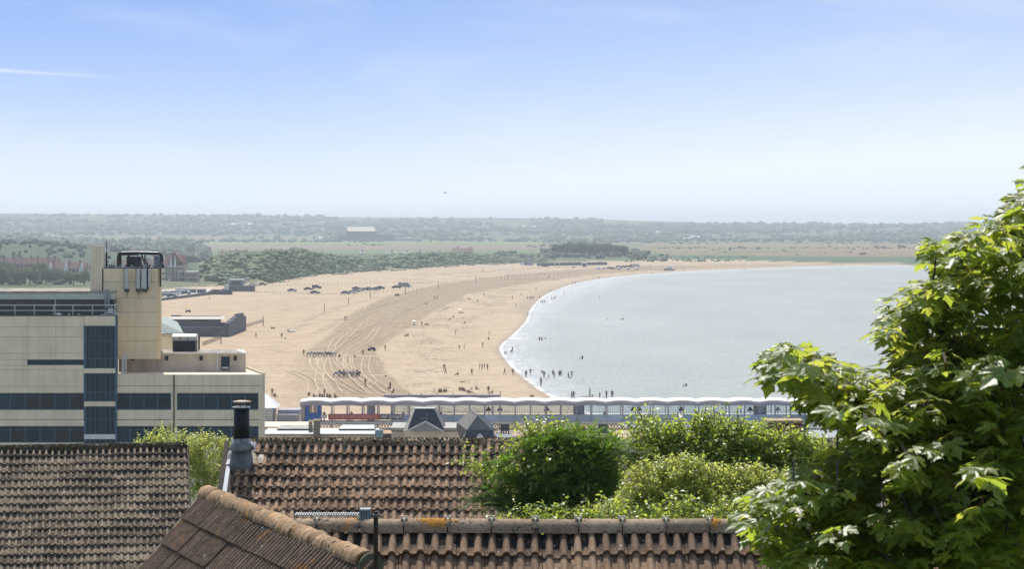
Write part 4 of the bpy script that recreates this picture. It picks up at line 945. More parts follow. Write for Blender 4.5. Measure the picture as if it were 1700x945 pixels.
def lay_ridge(root, A, B, L, r_, m, lump=.02, gap=.006, lap=0, flare=0., arc=(12, 168), jit=.006):
    A, B = Vector(A), Vector(B); t = (B-A).normalized(); n = int((B-A).length/L); s_ = Vector((0, 0, 1)).cross(t).normalized(); up = t.cross(s_)
    ms = [ridge_mesh('ridge_tile', L-gap+lap, r_, m, arc, lump=lump, seed=k, flare=flare) for k in range(4)]
    inv = Matrix.Translation(root.location).inverted(); rr = random.Random(3)
    for i in range(n):
        ob = bpy.data.objects.new('ridge_tile', ms[i % 4]); COL.objects.link(ob); ob.parent = root
        o = A+t*(L*i)+up*rr.uniform(-jit, jit)+s_*rr.uniform(-jit, jit)
        ob.matrix_local = inv @ (frameM(o, t, s_, up) @ Matrix.Rotation(rr.uniform(-.012, .012), 4, 'Y') @ Matrix.Rotation(rr.uniform(-.012, .012), 4, 'Z'))
    return n
WALL = mat('house_render', (.45,.40,.33), .9, c2=(.38,.33,.27), scale=1)
UNDER = mat('roof_underlay', (.03,.027,.025), .95)
def gable_house(root, A, B, d, p, run, m_under=UNDER, wall_z=None, inset=.25):
    """solid house body under a ridge A-B; d points to the near slope"""
    A, B = Vector(A), Vector(B); u_ = (B-A).normalized(); d = Vector((d[0], d[1], 0)).normalized()
    z0 = A.z; ez = z0-run*math.tan(R(p)); low = min(zt(A.x, A.y), zt(B.x, B.y))-2.0
    e = Vector((0, 0, ez-z0)); lift = Vector((0, 0, -.03))
    b = MB(); pts = []
    for q_ in (A, B): pts += [q_+lift, q_+d*run+e+lift, q_-d*run+e+lift, q_+d*run+e+lift-Vector((0,0,.12)), q_-d*run+e+lift-Vector((0,0,.12))]
    b.poly(pts, [(0,1,6,5), (0,5,7,2), (1,3,8,6), (2,7,9,4), (0,2,4,3,1), (5,6,8,9,7), (3,4,9,8)]); b.obj('roof', m_under, root)
    b = MB(); ia, ib = A+u_*inset, B-u_*inset; r2 = run-inset; pts = []
    for q_ in (ia, ib):
        t = q_-Vector((0,0,.2)); pts += [t, q_+d*r2+Vector((0,0,-r2*math.tan(R(p))-.2)), q_-d*r2+Vector((0,0,-r2*math.tan(R(p))-.2)), Vector((q_+d*r2).xy.to_3d())+Vector((0,0,low)), Vector((q_-d*r2).xy.to_3d())+Vector((0,0,low))]
    b.poly(pts, [(0,2,4,3,1), (5,6,8,9,7), (1,3,8,6), (2,7,9,4)]); b.obj('wall', WALL, root)
# ---- near house: ridge A across the view, ridge B running towards us
zr = 34.84
FB, NB = Vector((-3.53, 28.0, zr)), Vector((-1.30, 22.25, zr))
dB = (NB-FB).normalized(); dBs = Vector((dB.y, -dB.x, 0))           # down-slope of the visible left side
if dBs.x > 0: dBs = -dBs
nh = thing('house', 'nearest house, two tiled wings whose lichened ridges meet at the bottom of the view', 'house', (0, 24, 28))
gable_house(nh, FB+dB*.0, NB, dBs, 50, 2.6)
zA = zr-.05
A0, A1 = Vector((-2.42, 25, zA)), Vector((5.4, 25.0, zA-.01))
gable_house(nh, A0, A1, (0, -1), 35, 3.6)
tA = tile_mesh('roof_tile', .293, .34, 2, .056, .085, .055, TM['near'], 9)
tA0 = tile_mesh('roof_tile', .293, .34, 2, .056, .085, .055, TM['near'], 9, ridge_shade_moss=(.10, .24))  # top course under ridge A, the ridge's cast shadow coloured into its pans
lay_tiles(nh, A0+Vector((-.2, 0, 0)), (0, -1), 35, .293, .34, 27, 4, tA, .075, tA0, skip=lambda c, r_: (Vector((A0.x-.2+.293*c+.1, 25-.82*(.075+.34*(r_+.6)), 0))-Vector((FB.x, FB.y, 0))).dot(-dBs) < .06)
tB = tile_mesh('roof_tile', .303, .37, 3, .040, .056, .055, TM['rib'], 5)
uB, sB, nB = lay_tiles(nh, FB+dB*.02, tuple(dBs.xy), 50, .30, .37, 21, 6, tB, .03, None, .003, .004)
lay_ridge(nh, Vector((-2.47, 25, zA+.018)), A1+Vector((0, 0, .018)), .452, .132, RM['near'], .006, .012, 0, arc=(0, 180), jit=.003)
lay_ridge(nh, FB-dB*.05+Vector((0, 0, .0)), NB+Vector((0, 0, .0)), .225, .112, RM['rib'], .03, -.02, 0, .07, arc=(-8, 188), jit=.008)
# round end cap and verge of ridge B
b = MB(); b.tube([NB-dB*.02, NB+dB*.02], .118, 20); b.obj('ridge_end_cap', mat('mortar_grey_green', (.14,.135,.09), .9, c2=(.09,.085,.06), scale=14), nh)
b = MB(); q_ = FB-dB*.03; b.obox(q_+sB*1.35+nB*.03, sB*1.35, dB*.012, nB*.05); b.obj('verge_trim', mat('pale_verge', (.42,.35,.26), .7), nh)
# mortar under the ridge of B
b = MB(); b.obox((FB+NB)/2+sB*.10+nB*.035, dB*((NB-FB).length/2), sB*.05, nB*.02); b.obj('mortar_bed', UNDER, nh)
# white clamps at every joint of ridge A
cm = MB()
for s_ in (-1, 1): cm.tube([(s_*.035-.01, -.01, .0), (s_*.035-.01, -.01, .045)], .026, 8)
cm.box(-.05, .05, -.04, .03, -.01, .01); cm.box(-.012, .012, -.13, -.03, -.11, -.0)
cmm = cm.mesh('ridge_clip', mat('cream_plastic', (.75,.68,.52), .5))
for i in range(1, 15):
    share('ridge_clip', cmm, nh, (-2.47+.452*i, 24.99, zA+.018+.135)).scale = (.62, .62, .62)
# orange lichen patch on ridge A
def lichen(x0, x1, n):
    b = MB(); rr = random.Random(5)
    for k in range(n):
        x = rr.gauss((x0+x1)/2, (x1-x0)*.26); a = R(rr.gauss(118, 16)); rd = .135
        c = Vector((x, 25-rd*math.cos(math.pi-a), zA+.018+rd*math.sin(a))); c.y = 25+rd*math.cos(a); s_ = rr.uniform(.005, .016)
        nn = Vector((0, math.cos(a), math.sin(a))); tx = Vector((1, 0, 0)); ty = nn.cross(tx)
        pts = [c+nn*.003]+[c+(tx*math.cos(t)+ty*math.sin(t))*s_*rr.uniform(.7, 1.2) for t in [k2*2*math.pi/6 for k2 in range(6)]]
        b.poly(pts, [(0, 1+k2, 1+(k2+1) % 6) for k2 in range(6)])
    return b
lm = mat('orange_lichen', (.62,.27,.03), .95, c2=(.45,.20,.04), scale=60)
lichen(-.98, -.62, 260).obj('lichen_patch', lm, nh, kind='stuff')
lichen(2.05, 2.14, 60).obj('lichen_patch', lm, nh, kind='stuff')
# ---- television aerial on the near gable
D = 22.0; an = thing('television_aerial', 'metal television aerial with a ribbed boom on a rusty pole at the near gable', 'aerial', (wx(624, D), D, 33.6))
b = MB(); b.tube([(wx(624, D), D, 33.2), (wx(624, D), D, wz(850, D))], .021, 8); b.obj('pole', mat('rusty_pole', (.06,.035,.022), .8, c2=(.035,.022,.015), scale=12), an)
b = MB(); b.bar((wx(490, D), D+.05, wz(855.5, D)), (wx(598, D), D+.02, wz(855, D)), .014, .02)
for k in range(26): x = 491+k*4.1; b.box(wx(x, D)-.004, wx(x, D)+.004, D-.06, D+.14, wz(857, D), wz(854.2, D))
b.obj('boom', mat('bright_aluminium', (.62,.62,.60), .35, metal=.7), an)
b = MB(); b.box(wx(597, D), wx(615.5, D), D-.05, D+.06, wz(862, D), wz(848, D)); b.box(wx(597.5, D), wx(615, D), D-.07, D+.08, wz(848, D)+.001, wz(845, D))
for k in range(4): b.box(wx(598.5+4*k, D), wx(600.5+4*k, D), D-.075, D-.051, wz(863.5, D), wz(850, D))
b.obj('bracket', M['grey'], an)
b = MB(); b.bar((wx(615, D), D, wz(856, D)), (wx(632, D), D, wz(857, D)), .02); b.box(wx(619, D), wx(628, D), D-.04, D+.04, wz(859, D), wz(854, D)); b.obj('clamp', mat('dull_clamp', (.16,.16,.15), .6), an)
# ---- middle house
zm = H-(737.5-HOR)/F*50
C0, C1 = Vector((-5.66, 50, zm)), Vector((6.92, 50, zm-.005))
mh = thing('house.001'.split('.')[0], 'middle house with an orange-brown tiled roof and a black flue on its left end', 'house', (0, 50, 24))
gable_house(mh, C0, C1, (0, -1), 35, 4.2)
tC = tile_mesh('roof_tile', .34, .34, 2, .058, .10, .058, TM['mid'], 7)
tC0 = tile_mesh('roof_tile', .34, .34, 2, .058, .10, .058, TM['mid'], 7, ridge_shade_moss=(-.1, .25))
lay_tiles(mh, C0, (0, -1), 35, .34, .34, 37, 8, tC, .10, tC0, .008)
lay_ridge(mh, C0+Vector((0, 0, -.02)), C1+Vector((0, 0, -.02)), .40, .13, RM['mid'], .05, -.02, 0, arc=(-5, 185), jit=.008)
uC, sC, nC = slope_frame((0, -1), R(35))
def strip(x0, x1, m, nm, h=.03, s0=0., s1=2.7, dx=0., root=mh, O=C0):
    b = MB(); a = O+uC*x0+sC*s0+nC*h; c = O+uC*x1+sC*s0+nC*h; e = O+uC*(x1+dx)+sC*s1+nC*h; g_ = O+uC*(x0+dx)+sC*s1+nC*h
    dn = nC*-.05; b.poly([a, g_, e, c, a+dn, g_+dn, e+dn, c+dn], [(0,1,2,3), (4,7,6,5), (0,4,5,1), (1,5,6,2), (2,6,7,3), (3,7,4,0)]); b.obj(nm, m, root)
strip(-.30, -.20, M['wood'], 'verge_board', .06, -.02, 2.6, .0); strip(-.19, -.105, M['white'], 'verge_flashing', .075, .35, 2.6, .0); strip(-.10, -.0, mat('brown_verge', (.16,.12,.08), .9, c2=(.10,.075,.05), scale=6), 'verge_board', .05, -.02, 2.6, 0)
# flue
fl = thing('flue', 'black flue pipe with a flat cap and lead flashing on the middle roof', 'flue', (wx(401, 49.4), 49.4, zm-.3))
D = 49.4; fx_ = wx(401, D)
b = MB(); b.tube([(fx_, D, wz(739, D)), (fx_, D, wz(676, D))], .163, 24); b.obj('pipe', M['black'], fl, True)
b = MB(); b.tube([(fx_, D, wz(677.2, D)), (fx_, D, wz(675.8, D))], .185, 24); b.obj('rim', M['lgrey'], fl)
b = MB(); b.tube([(fx_+.01, D, wz(668.2, D)), (fx_+.01, D, wz(666.6, D)), (fx_+.01, D, wz(665.4, D)), (fx_+.01, D, wz(665, D))], [.19, .187, .10, .02], 24); b.obj('cap', mat('pale_rusty_cap', (.62,.50,.38), .6, c2=(.40,.24,.13), scale=9), fl, True)
for dx in (-.02, .11): 
    b = MB(); b.bar((fx_+dx, D-.05, wz(676.5, D)), (fx_+dx, D-.05, wz(668, D)), .018); b.obj('cap_strut', M['black'], fl)
lead = mat('lead_flashing', (.20,.22,.24), .55, c2=(.10,.085,.07), scale=4, metal=.15)
b = MB(); b.tube([(fx_, D, wz(746, D)), (fx_, D-.01, wz(738, D)), (fx_, D, wz(729, D))], [.27, .20, .172], 20); b.obj('collar', mat('crumpled_lead', (.36,.36,.36), .5, c2=(.06,.07,.09), scale=7), fl, True)
b = MB(); b.tube([(fx_, D, wz(785, D)), (fx_, D, wz(768, D)), (fx_, D, wz(745, D)), (fx_, D, wz(736, D))], [.30, .245, .19, .168], 18); b.obj('skirt', lead, fl, True)
b = MB(); nn = 6
for j in range(nn+1):
    s_ = -.05+.80*j/nn; wd = .27+.05*(j/nn)**2
    for i in range(7):
        x = fx_-C0.x+(-wd+2*wd*i/6); p_ = C0+uC*x+sC*s_+nC*(.085+.02*math.sin(j*2.1+i)+.05*max(0, 1-abs(i-3)/3)*(j < 4)); b.v.append(tuple(p_))
for j in range(nn):
    for i in range(6): a = j*7+i; b.f.append((a, a+7, a+8, a+1)); b.mi.append(0)
b.obj('apron', lead, fl, True)
b = MB(); p0 = C0+uC*(fx_-C0.x+.22)+nC*.10
b.poly([p0+sC*.42, p0+sC*.42+uC*.26-nC*.02, p0+sC*.70+uC*.30, p0+sC*.76+uC*.02, p0+sC*.56+uC*.14+nC*.02], [(0,3,4), (3,2,4), (2,1,4), (1,0,4)]); b.obj('lead_patch', mat('bleached_flap', (.66,.60,.48), .8, c2=(.50,.44,.34), scale=8), fl)
# ---- left house
D = 69.; ang = R(9); dD = Vector((math.sin(ang), -math.cos(ang), 0)); uD = Vector((math.cos(ang), math.sin(ang), 0))
E1 = Vector((wx(311, D), D, wz(743.5, D))); E0 = E1-uD*(.352*19)
lh = thing('house', 'left house with a grey-brown mossy tiled roof and a pale gutter', 'house', (-12, 69, 22))
gable_house(lh, E0-uD*3, E1, tuple(dD.xy), 35, 4.15)
tD = tile_mesh('roof_tile', .352, .34, 2, .060, .095, .058, TM['left'], 5)
tD0 = tile_mesh('roof_tile', .352, .34, 2, .060, .095, .058, TM['left'], 5, ridge_shade_moss=(-.1, .22))
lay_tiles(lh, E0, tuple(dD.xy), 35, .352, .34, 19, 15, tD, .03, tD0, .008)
lay_ridge(lh, E0+Vector((0,0,-.01)), E1+Vector((0,0,-.01)), .40, .14, RM['left'], .07, -.02, 0, arc=(-5, 185), jit=.012)
uD_, sD, nD = slope_frame(tuple(dD.xy), R(35))
b = MB(); b.obox(E0+uD*3.2+sD*5.22+nD*.0, uD*6.6, dD*.06, Vector((0,0,.055))); b.obj('gutter', mat('pale_gutter', (.48,.50,.44), .6, c2=(.36,.38,.32), scale=2), lh)
b = MB(); b.obox(E1+uD*.03+sD*2.6+nD*.0, uD*.02, sD*2.6, nD*.06); b.obj('verge_board', M['wood'], lh)
# moss tufts on the two mossy ridges (nobody could count them)
def tufts(A, B, r_, n, m, nm, root, sz=.03):
    b = MB(); rr = random.Random(8); A, B = Vector(A), Vector(B); t = (B-A).normalized(); s_ = Vector((0,0,1)).cross(t)
    for k in range(n):
        a = R(rr.uniform(5, 175)); c = A+(B-A)*rr.random()+(s_*math.cos(a)+Vector((0,0,1))*math.sin(a))*(r_-.005); z = rr.uniform(.4, 1.3)*sz
        nn = (s_*math.cos(a)+Vector((0,0,1))*math.sin(a)); w_ = nn.cross(t)
        pts = [c+nn*z]+[c+(t*math.cos(q_)+w_*math.sin(q_))*z*rr.uniform(.7, 1.5) for q_ in (0, 1.26, 2.5, 3.77, 5.0)]
        b.poly(pts, [(0, 1+k2, 1+(k2+1) % 5) for k2 in range(5)])
    o = b.obj(nm, m, root); o['kind'] = 'stuff'
mossm = mat('dry_moss', (.11,.085,.03), 1, c2=(.03,.024,.015), scale=9, lo=.3, hi=.7)
tufts(E0, E1, .14, 2600, mossm, 'moss', lh, .026); tufts(C0, C1, .13, 3600, mossm, 'moss', mh, .017)
# moss in the top courses
# brick chimney beyond the middle roof
D = 60.; bc = thing('brick_chimney', 'square red brick chimney stack with a pale weathered top among the bushes', 'chimney', (wx(1303, D), D, wz(760, D)))
bm_ = tile_mat('soft_red_brick', (.22,.085,.055), (.28,.12,.08), (.09,.05,.04), 0, .25)
b = MB(); x0, x1 = wx(1276, D), wx(1331, D); b.box(x0+.01, x1-.01, D+.012, D+.6, wz(790, D), wz(703, D)); b.obj('core', mat('lime_mortar', (.30,.26,.22), .95), bc)
bw, bh = (x1-x0)/4, .075; bme = boxmesh('brick', bw-.012, .09, bh-.012, bm_); bhe = boxmesh('brick', bw/2-.012, .09, bh-.012, bm_)
z = wz(703, D)-bh; r_ = 0
while r_ < 11:
    if r_ % 2 == 0:
        for k in range(4): share('brick', bme, bc, (x0+bw*k+.006, D+random.uniform(-.006, .006), z))
    else:
        share('brick', bhe, bc, (x0+.006, D, z)); share('brick', bhe, bc, (x1-bw/2+.006, D, z))
        for k in range(3): share('brick', bme, bc, (x0+bw*(k+.5)+.006, D+random.uniform(-.006, .006), z))
    z -= bh; r_ += 1
b = MB(); b.box(x0-.04, x1+.04, D-.05, D+.65, wz(703, D)+.003, wz(698.5, D)); b.obj('capping', mat('weathered_capping', (.50,.38,.22), .9, c2=(.30,.20,.12), scale=5), bc)
# ------------------------------------------------------------------ far and middle vegetation
def leaf_mat(name, cols, rough=.55, trans=.3, tcol=(.25,.35,.04), scale=1.5, spec=.35, obj=False, fine=6):
    q = NT(name); p = q.pos(obj=obj); c = q.mix(q.ramp(q.noise(p, scale, 4), .35, .65), cols[0], cols[1])
    if len(cols) > 2: c = q.mix(q.ramp(q.noise(p, scale*fine, 3), .5, .7), c, cols[2])
    q.base(c); q.b.inputs['Roughness'].default_value = rough; q.b.inputs['Specular IOR Level'].default_value = spec
    if trans:
        t = q.n('ShaderNodeBsdfTranslucent'); t.inputs[0].default_value = rgba(tcol); m = q.n('ShaderNodeMixShader'); m.inputs[0].default_value = trans
        q.l(q.b.outputs[0], m.inputs[1]); q.l(t.outputs[0], m.inputs[2]); q.l(m.outputs[0], q.out.inputs[0])
    return q.m
def ico(sub):
    bm = bmesh.new(); bmesh.ops.create_icosphere(bm, subdivisions=sub, radius=1); v = np.array([x.co[:] for x in bm.verts]); f = np.array([[a.index for a in t.verts] for t in bm.faces]); bm.free(); return v, f
IV, IF = ico(2); IV3, IF3 = ico(3)
VAR = []
for k in range(14):
    n3 = sum(a*np.sin(IV @ rng.normal(size=3)*fq+rng.random()*6) for a, fq in ((.16, 3), (.13, 5.5), (.10, 9), (.08, 13)))
    VAR.append(IV*(1+n3)[:, None]*(1+.10*rng.normal(size=len(IV)))[:, None])
def lumps(name, X, Y, Z, RX, RZ, m, **kw):
    n = len(X); V = np.empty((n, len(IV), 3), np.float32); th = rng.random(n)*6.283; vi = rng.integers(0, 14, n)
    for k in range(14):
        s_ = vi == k; b = VAR[k][None]; c, q = np.cos(th[s_])[:, None], np.sin(th[s_])[:, None]
        V[s_, :, 0] = (b[..., 0]*c-b[..., 1]*q)*RX[s_, None]+X[s_, None]; V[s_, :, 1] = (b[..., 0]*q+b[..., 1]*c)*RX[s_, None]+Y[s_, None]
        V[s_, :, 2] = b[..., 2]*RZ[s_, None]+Z[s_, None]
    Fc = (IF[None]+(np.arange(n)*len(IV))[:, None, None]).reshape(-1, 3)
    return link(name, np_mesh(name, V.reshape(-1, 3), Fc, m), **kw)
SCM = leaf_mat('dune_scrub_leaves', [(.045,.085,.035), (.10,.14,.055), (.19,.20,.10)],   .8, 0, scale=.12, fine=9)
FWM = leaf_mat('far_wood_leaves', [(.035,.075,.04), (.07,.115,.055), (.10,.14,.06)], .85, 0, scale=.012, fine=12)
DWM = leaf_mat('dark_wood_leaves', [(.035,.06,.03), (.06,.085,.04), (.10,.12,.06)], .8, 0, scale=.06, fine=8)
# dune scrub
n = 10500; px_ = 330+575*rng.random(n)**1.15; dd = 6+235*rng.random(n)**1.15
D_ = foot_d(px_)+dd; X_ = (px_-850)/F*D_; keep = (fbm(X_/18, D_/40) > .40-.0008*dd) & ~((px_ > 262) & (px_ < 345) & (dd < 95))
X_, D_, dd, px_ = X_[keep], D_[keep], dd[keep], px_[keep]
rx = rng.gamma(2.6, .60, len(X_)).clip(.6, 3.4)*(.55+.45*sstep(dd/40))*np.where(px_ < 700, 1, .8); rz = rx*rng.uniform(.5, .8, len(X_))
lumps('dune_scrub', X_, D_, terrain(X_, D_)+rz*.35, rx, rz, SCM, kind='stuff')
# low marram on the dune foot: small tufts
n = 1400; px_ = rng.uniform(330, 1000, n); dd = rng.uniform(-38, 8, n); D_ = foot_d(px_)+dd; X_ = (px_-850)/F*D_; k_ = (fbm(X_/9, D_/30) > .56)
X_, D_ = X_[k_], D_[k_]; rx = rng.uniform(.5, 1.3, len(X_)); lumps('marram_tufts', X_, D_, terrain(X_, D_)+.1, rx, rx*.35, mat('marram', (.22,.20,.12), .9, c2=(.15,.15,.08), scale=.4), kind='stuff')
# belts of far trees: (px0, px1, base rows, height in pixels, count, relative width)
def belt(name, L, m):
    PX = []; DD = []; HH = []; WW = []
    for (a, c, p0, p1, h0, h1, n, w) in L:
        x = rng.uniform(a, c, n); p = rng.uniform(p0, p1, n); d = F*(H-2)/(p-HOR); 
        if p0 < 397:            # on the rising hill: solve for the row on the slope
            dg = np.linspace(5400, 9000, 60)
            for i in range(n):
                zz_ = terrain((x[i]-850)/F*dg, dg); rows = HOR+F*(H-zz_)/dg; d[i] = np.interp(-p[i], -rows, dg)
        PX.append(x); DD.append(d); HH.append(rng.uniform(h0, h1, n)); WW.append(np.full(n, w)*rng.uniform(.7, 1.4, n))
    x = np.concatenate(PX); d = np.concatenate(DD); h = np.concatenate(HH)*d/F; w = np.concatenate(WW)*h*.42
    X = (x-850)/F*d; k_ = fbm(X/260+4, d/520+1) > (0 if m is DWM else np.where(x > 900, .36, .43)); X, d, h, w = X[k_], d[k_], h[k_], w[k_]; lumps(name, X, d, terrain(X, d)+h*.42, w, h*.6, m, kind='stuff')
belt('far_woods', [(-100,560,357,368,2,4,420,2.4), (-100,700,366,380,3,6,560,2.0), (-100,620,378,392,3,7,520,1.9), (500,1000,364,374,3,5,300,2.2),
    (540,950,374,392,3,7,520,1.9), (900,2300,372,378,3,5,540,2.2), (940,2300,376,384,5,9,760,1.5), (940,2300,384,392,5,9,760,1.5), (1000,2300,390,398,3,7,760,1.8), (905,1000,371,376,7,10,40,1.2), (620,940,392,399,3,7,240,1.8),
    (146,186,380,384,8,12,30,1.4), (205,218,384,386,7,10,6,1.2), (275,330,386,390,7,10,22,1.4), (555,572,384,388,10,12,10,1.2), (606,640,384,388,9,11,12,1.2)], FWM)
belt('field_hedges', [(-60,700,396.5,401,3,7,420,1.8), (-60,640,400,402.5,2,5,220,2.2), (690,1640,397,402,2,6,420,1.9), (820,1100,400,404,1.5,4,130,2), (1060,1560,403,405,1,3,90,2.4), (870,1010,405,410,2,4,50,2), (560,640,404,409,1,2.5,14,2), (1090,1560,411,414,.8,2,70,3), (1300,1560,422,424,.6,1.6,50,3), (1080,1240,428,433,.7,2.4,90,2.4), (1000,1560,418,420,.5,1.2,60,3)], FWM)
belt('left_woods', [(-100,140,408,430,7,13,420,1.3), (-100,70,398,412,8,14,200,1.3), (70,330,403,414,6,11,260,1.4), (185,345,412,432,6,12,420,1.4), (290,350,426,438,8,12,50,1.3), (-100,140,428,444,5,8,130,1.3), (-100,140,462,476,6,10,160,1.3)], DWM)
belt('shore_woods', [(900,1075,418,431,3,8,150,1.5), (1040,1110,426,433,2,4,60,1.8), (862,920,427,433,3,7,40,1.5), (820,860,420,430,3,6,30,1.5)], DWM)
# trees built one by one
def crown_cards(n, rad, sz, seed, lob=7, up=.3):
    rr = np.random.default_rng(seed); C_ = rr.normal(size=(lob, 3)); C_ /= np.linalg.norm(C_, axis=1)[:, None]; C_ *= .55; C_[:, 2] = np.abs(C_[:, 2])*.9-.15
    k = rr.integers(0, lob, n); d = rr.normal(size=(n, 3)); d /= np.linalg.norm(d, axis=1)[:, None]; q = (C_[k]+d*(rr.random(n)**.35*.52)[:, None])*np.array(rad)
    nn = d+rr.normal(size=(n, 3))*.5+np.array((0, 0, up)); nn /= np.linalg.norm(nn, axis=1)[:, None]
    t = np.cross(nn, rr.normal(size=(n, 3))); t /= np.linalg.norm(t, axis=1)[:, None]; b = np.cross(nn, t); s_ = (rr.uniform(.6, 1.3, n)*sz)[:, None]
    V = np.stack([q-t*s_, q+b*s_*.6+nn*s_*.15, q+t*s_, q-b*s_*.6+nn*s_*.15], 1).reshape(-1, 3); i = np.arange(n)*4
    return V, np.concatenate([np.stack([i, i+1, i+2], 1), np.stack([i, i+2, i+3], 1)])
TREEM = leaf_mat('broad_tree_leaves', [(.04,.065,.03), (.07,.10,.045), (.11,.14,.06)], .7, .15, scale=.25, fine=6)
TRUNK = mat('tree_bark', (.10,.08,.06), .9)
crowns = [np_mesh('crown', *crown_cards(1300, (1, 1, .85), .085, k), TREEM) for k in range(4)]
tk = MB(); tk.tube([(0,0,-.2), (0,0,.25), (.01,0,.6)], [.045,.035,.015], 7)
for a in range(4): tk.tube([(0,0,.25+.05*a), (.25*math.cos(a*1.7), .25*math.sin(a*1.7), .5+.04*a)], [.02,.006], 5)
tkm = tk.mesh('trunk', TRUNK)
def tree(px_, D, hpx, wpx, label, cat='tree', group=None, base=None):
    x = (px_-850)/F*D; z = zt(x, D) if base is None else base; h_ = hpx/F*D; w_ = wpx/F*D
    r = thing('tree' if cat == 'tree' else 'bush', label, cat, (x, D, z), group, world=False)
    o = link('crown', random.choice(crowns), r); o.location = (0, 0, h_*.47); o.scale = (w_*.56, w_*.56, h_*.60); o.rotation_euler.z = random.random()*6
    o = link('trunk', tkm, r); o.scale = (h_*.8, h_*.8, h_*.75); return r
LT = [(2,'at the left edge of the photo',38,36),(26,'second from the left edge',34,34),(50,'below the long red roof',36,38),(76,'left of the white gable',35,36),(100,'just left of the white gabled house front',29,32),(122,'just right of the white gabled house front',28,30),(140,'half hidden by the tall fin wall',30,28),(12,'behind the first two of the row',42,34),(64,'taller, behind the row below the red roofs',40,34)]
for i, (x, lab, h_, w_) in enumerate(LT): tree(x, 1375+(60 if i > 6 else random.uniform(-10, 25)), h_, w_, 'dense round tree beyond the office roof, '+lab, group='trees behind the office roof')
RT = [(925,26,28,'leftmost of the clump'),(946,31,32,'tallest, left middle of the clump'),(967,31,30,'in the middle of the clump'),(988,30,30,'right middle of the clump'),(1007,28,30,'second from the right of the clump'),(1028,24,30,'rightmost of the clump')]
for x, h_, w_, lab in RT: tree(x, 2600, h_, w_, 'dark tree on the far shore, '+lab, group='clump of dark trees on the far shore')
MBU = [(880,2600,7,'near the far slipway'),(888,3600,5,'alone in the field left of the dark clump'),(1185,3250,3.5,'leftmost of the marsh bushes'),(1212,3250,4,'right of the leftmost marsh bush'),(1229,3500,6,'tall one in the left marsh'),(1258,3350,6,'roundest in the left marsh'),(1275,3450,3.5,'small one right of the roundest'),(1301,3200,3.5,'below the brown field'),(1377,3700,4,'in the middle of the brown field'),(1432,2750,7,'square one by the white farm'),(1455,3550,6,'left of three near the leaves'),(1468,3450,7,'middle of three near the leaves'),(1497,3500,8,'right of three near the leaves'),(1203,3000,3,'small, just above the green marsh')]
for x, D, h_, lab in MBU: tree(x, D, h_, h_*1.8, 'round bush on the flat marsh, '+lab, 'bush', 'bushes on the marsh')
# ------------------------------------------------------------------ leafy shrubs near the roofs
def leaf_set(P_, N_, T_, L_, Wd, fold=.25, curl=.15):
    """folded pointed leaves: 6 verts, 4 tris each"""
    B_ = np.cross(N_, T_); L_ = L_[:, None]; Wd = Wd[:, None]
    tip = P_+T_*L_-N_*L_*curl; mid = P_+T_*L_*.5; a = mid+B_*Wd+N_*Wd*fold; b = mid-B_*Wd+N_*Wd*fold
    V = np.stack([P_, a, tip, b, mid], 1).reshape(-1, 3); i = np.arange(len(P_))*5
    return V, np.concatenate([np.stack([i, i+1, i+4], 1), np.stack([i+1, i+2, i+4], 1), np.stack([i+4, i+2, i+3], 1), np.stack([i, i+4, i+3], 1)])
def unit(a): return a/np.maximum(1e-9, np.linalg.norm(a, axis=-1, keepdims=True))
def shrub_leaves(blobs, D, n, L0, W0, seed, dep=1.0, droop=.2, shell=.45, twigs=True):
    """blobs: (px, py, rx, ry[, dD]) in photo pixels at distance D; leaves grow in sprigs"""
    rr = np.random.default_rng(seed); ar = np.array([b[2]*b[3] for b in blobs], float); k = rr.choice(len(blobs), n//9, p=ar/ar.sum())
    Bk = np.array([list(b[:4])+[b[4] if len(b) > 4 else 0.] for b in blobs], float)[k]
    d = unit(rr.normal(size=(len(k), 3))); rad = (shell+(1-shell)*rr.random(len(k)))**.6*(1+.22*rr.normal(size=len(k)).clip(-1, 1.6)*.6)
    sc = D/F; c = np.stack([(Bk[:, 0]-850)*sc, np.full(len(k), D)+Bk[:, 4], H-(Bk[:, 1]-HOR)*sc], 1)
    ext = np.stack([Bk[:, 2]*sc, np.minimum(Bk[:, 2], Bk[:, 3]*1.6)*sc*dep, Bk[:, 3]*sc], 1)
    base = c+d*ext*rad[:, None]; ax = unit(d+rr.normal(size=d.shape)*.55+np.array((0, 0, .45)))
    m = 9; t = np.linspace(0, 1, m)[None, :, None]; ln = (L0*rr.uniform(1.5, 4.0, len(k)))[:, None, None]
    Pp = base[:, None]+ax[:, None]*t*ln; ph = (np.arange(m)*2.4)[None, :]+rr.random(len(k))[:, None]*6
    u_ = unit(np.cross(ax, np.array((.3, .1, 1.)))); v_ = np.cross(ax, u_)
    out = u_[:, None]*np.cos(ph)[..., None]+v_[:, None]*np.sin(ph)[..., None]
    T_ = unit(out+ax[:, None]*.6+np.array((0, 0, -droop))+rr.normal(size=out.shape)*.25).reshape(-1, 3); Pp = Pp.reshape(-1, 3)
    N_ = unit(np.cross(np.cross(T_, np.array((0, 0, 1.))+rr.normal(size=T_.shape)*.35), T_)); nl = len(Pp)
    V, Fc = leaf_set(Pp, N_, T_, L0*rr.uniform(.6, 1.25, nl), W0*rr.uniform(.7, 1.2, nl))
    tw = MB()
    for i in range(0, len(k), 3): tw.bar(tuple(base[i]-d[i]*ext[i]*.35), tuple(base[i]+ax[i]*ln[i, 0, 0]), L0*.10)
    return V, Fc, tw, nl
TWIG = mat('twig_bark', (.13,.10,.065), .9)
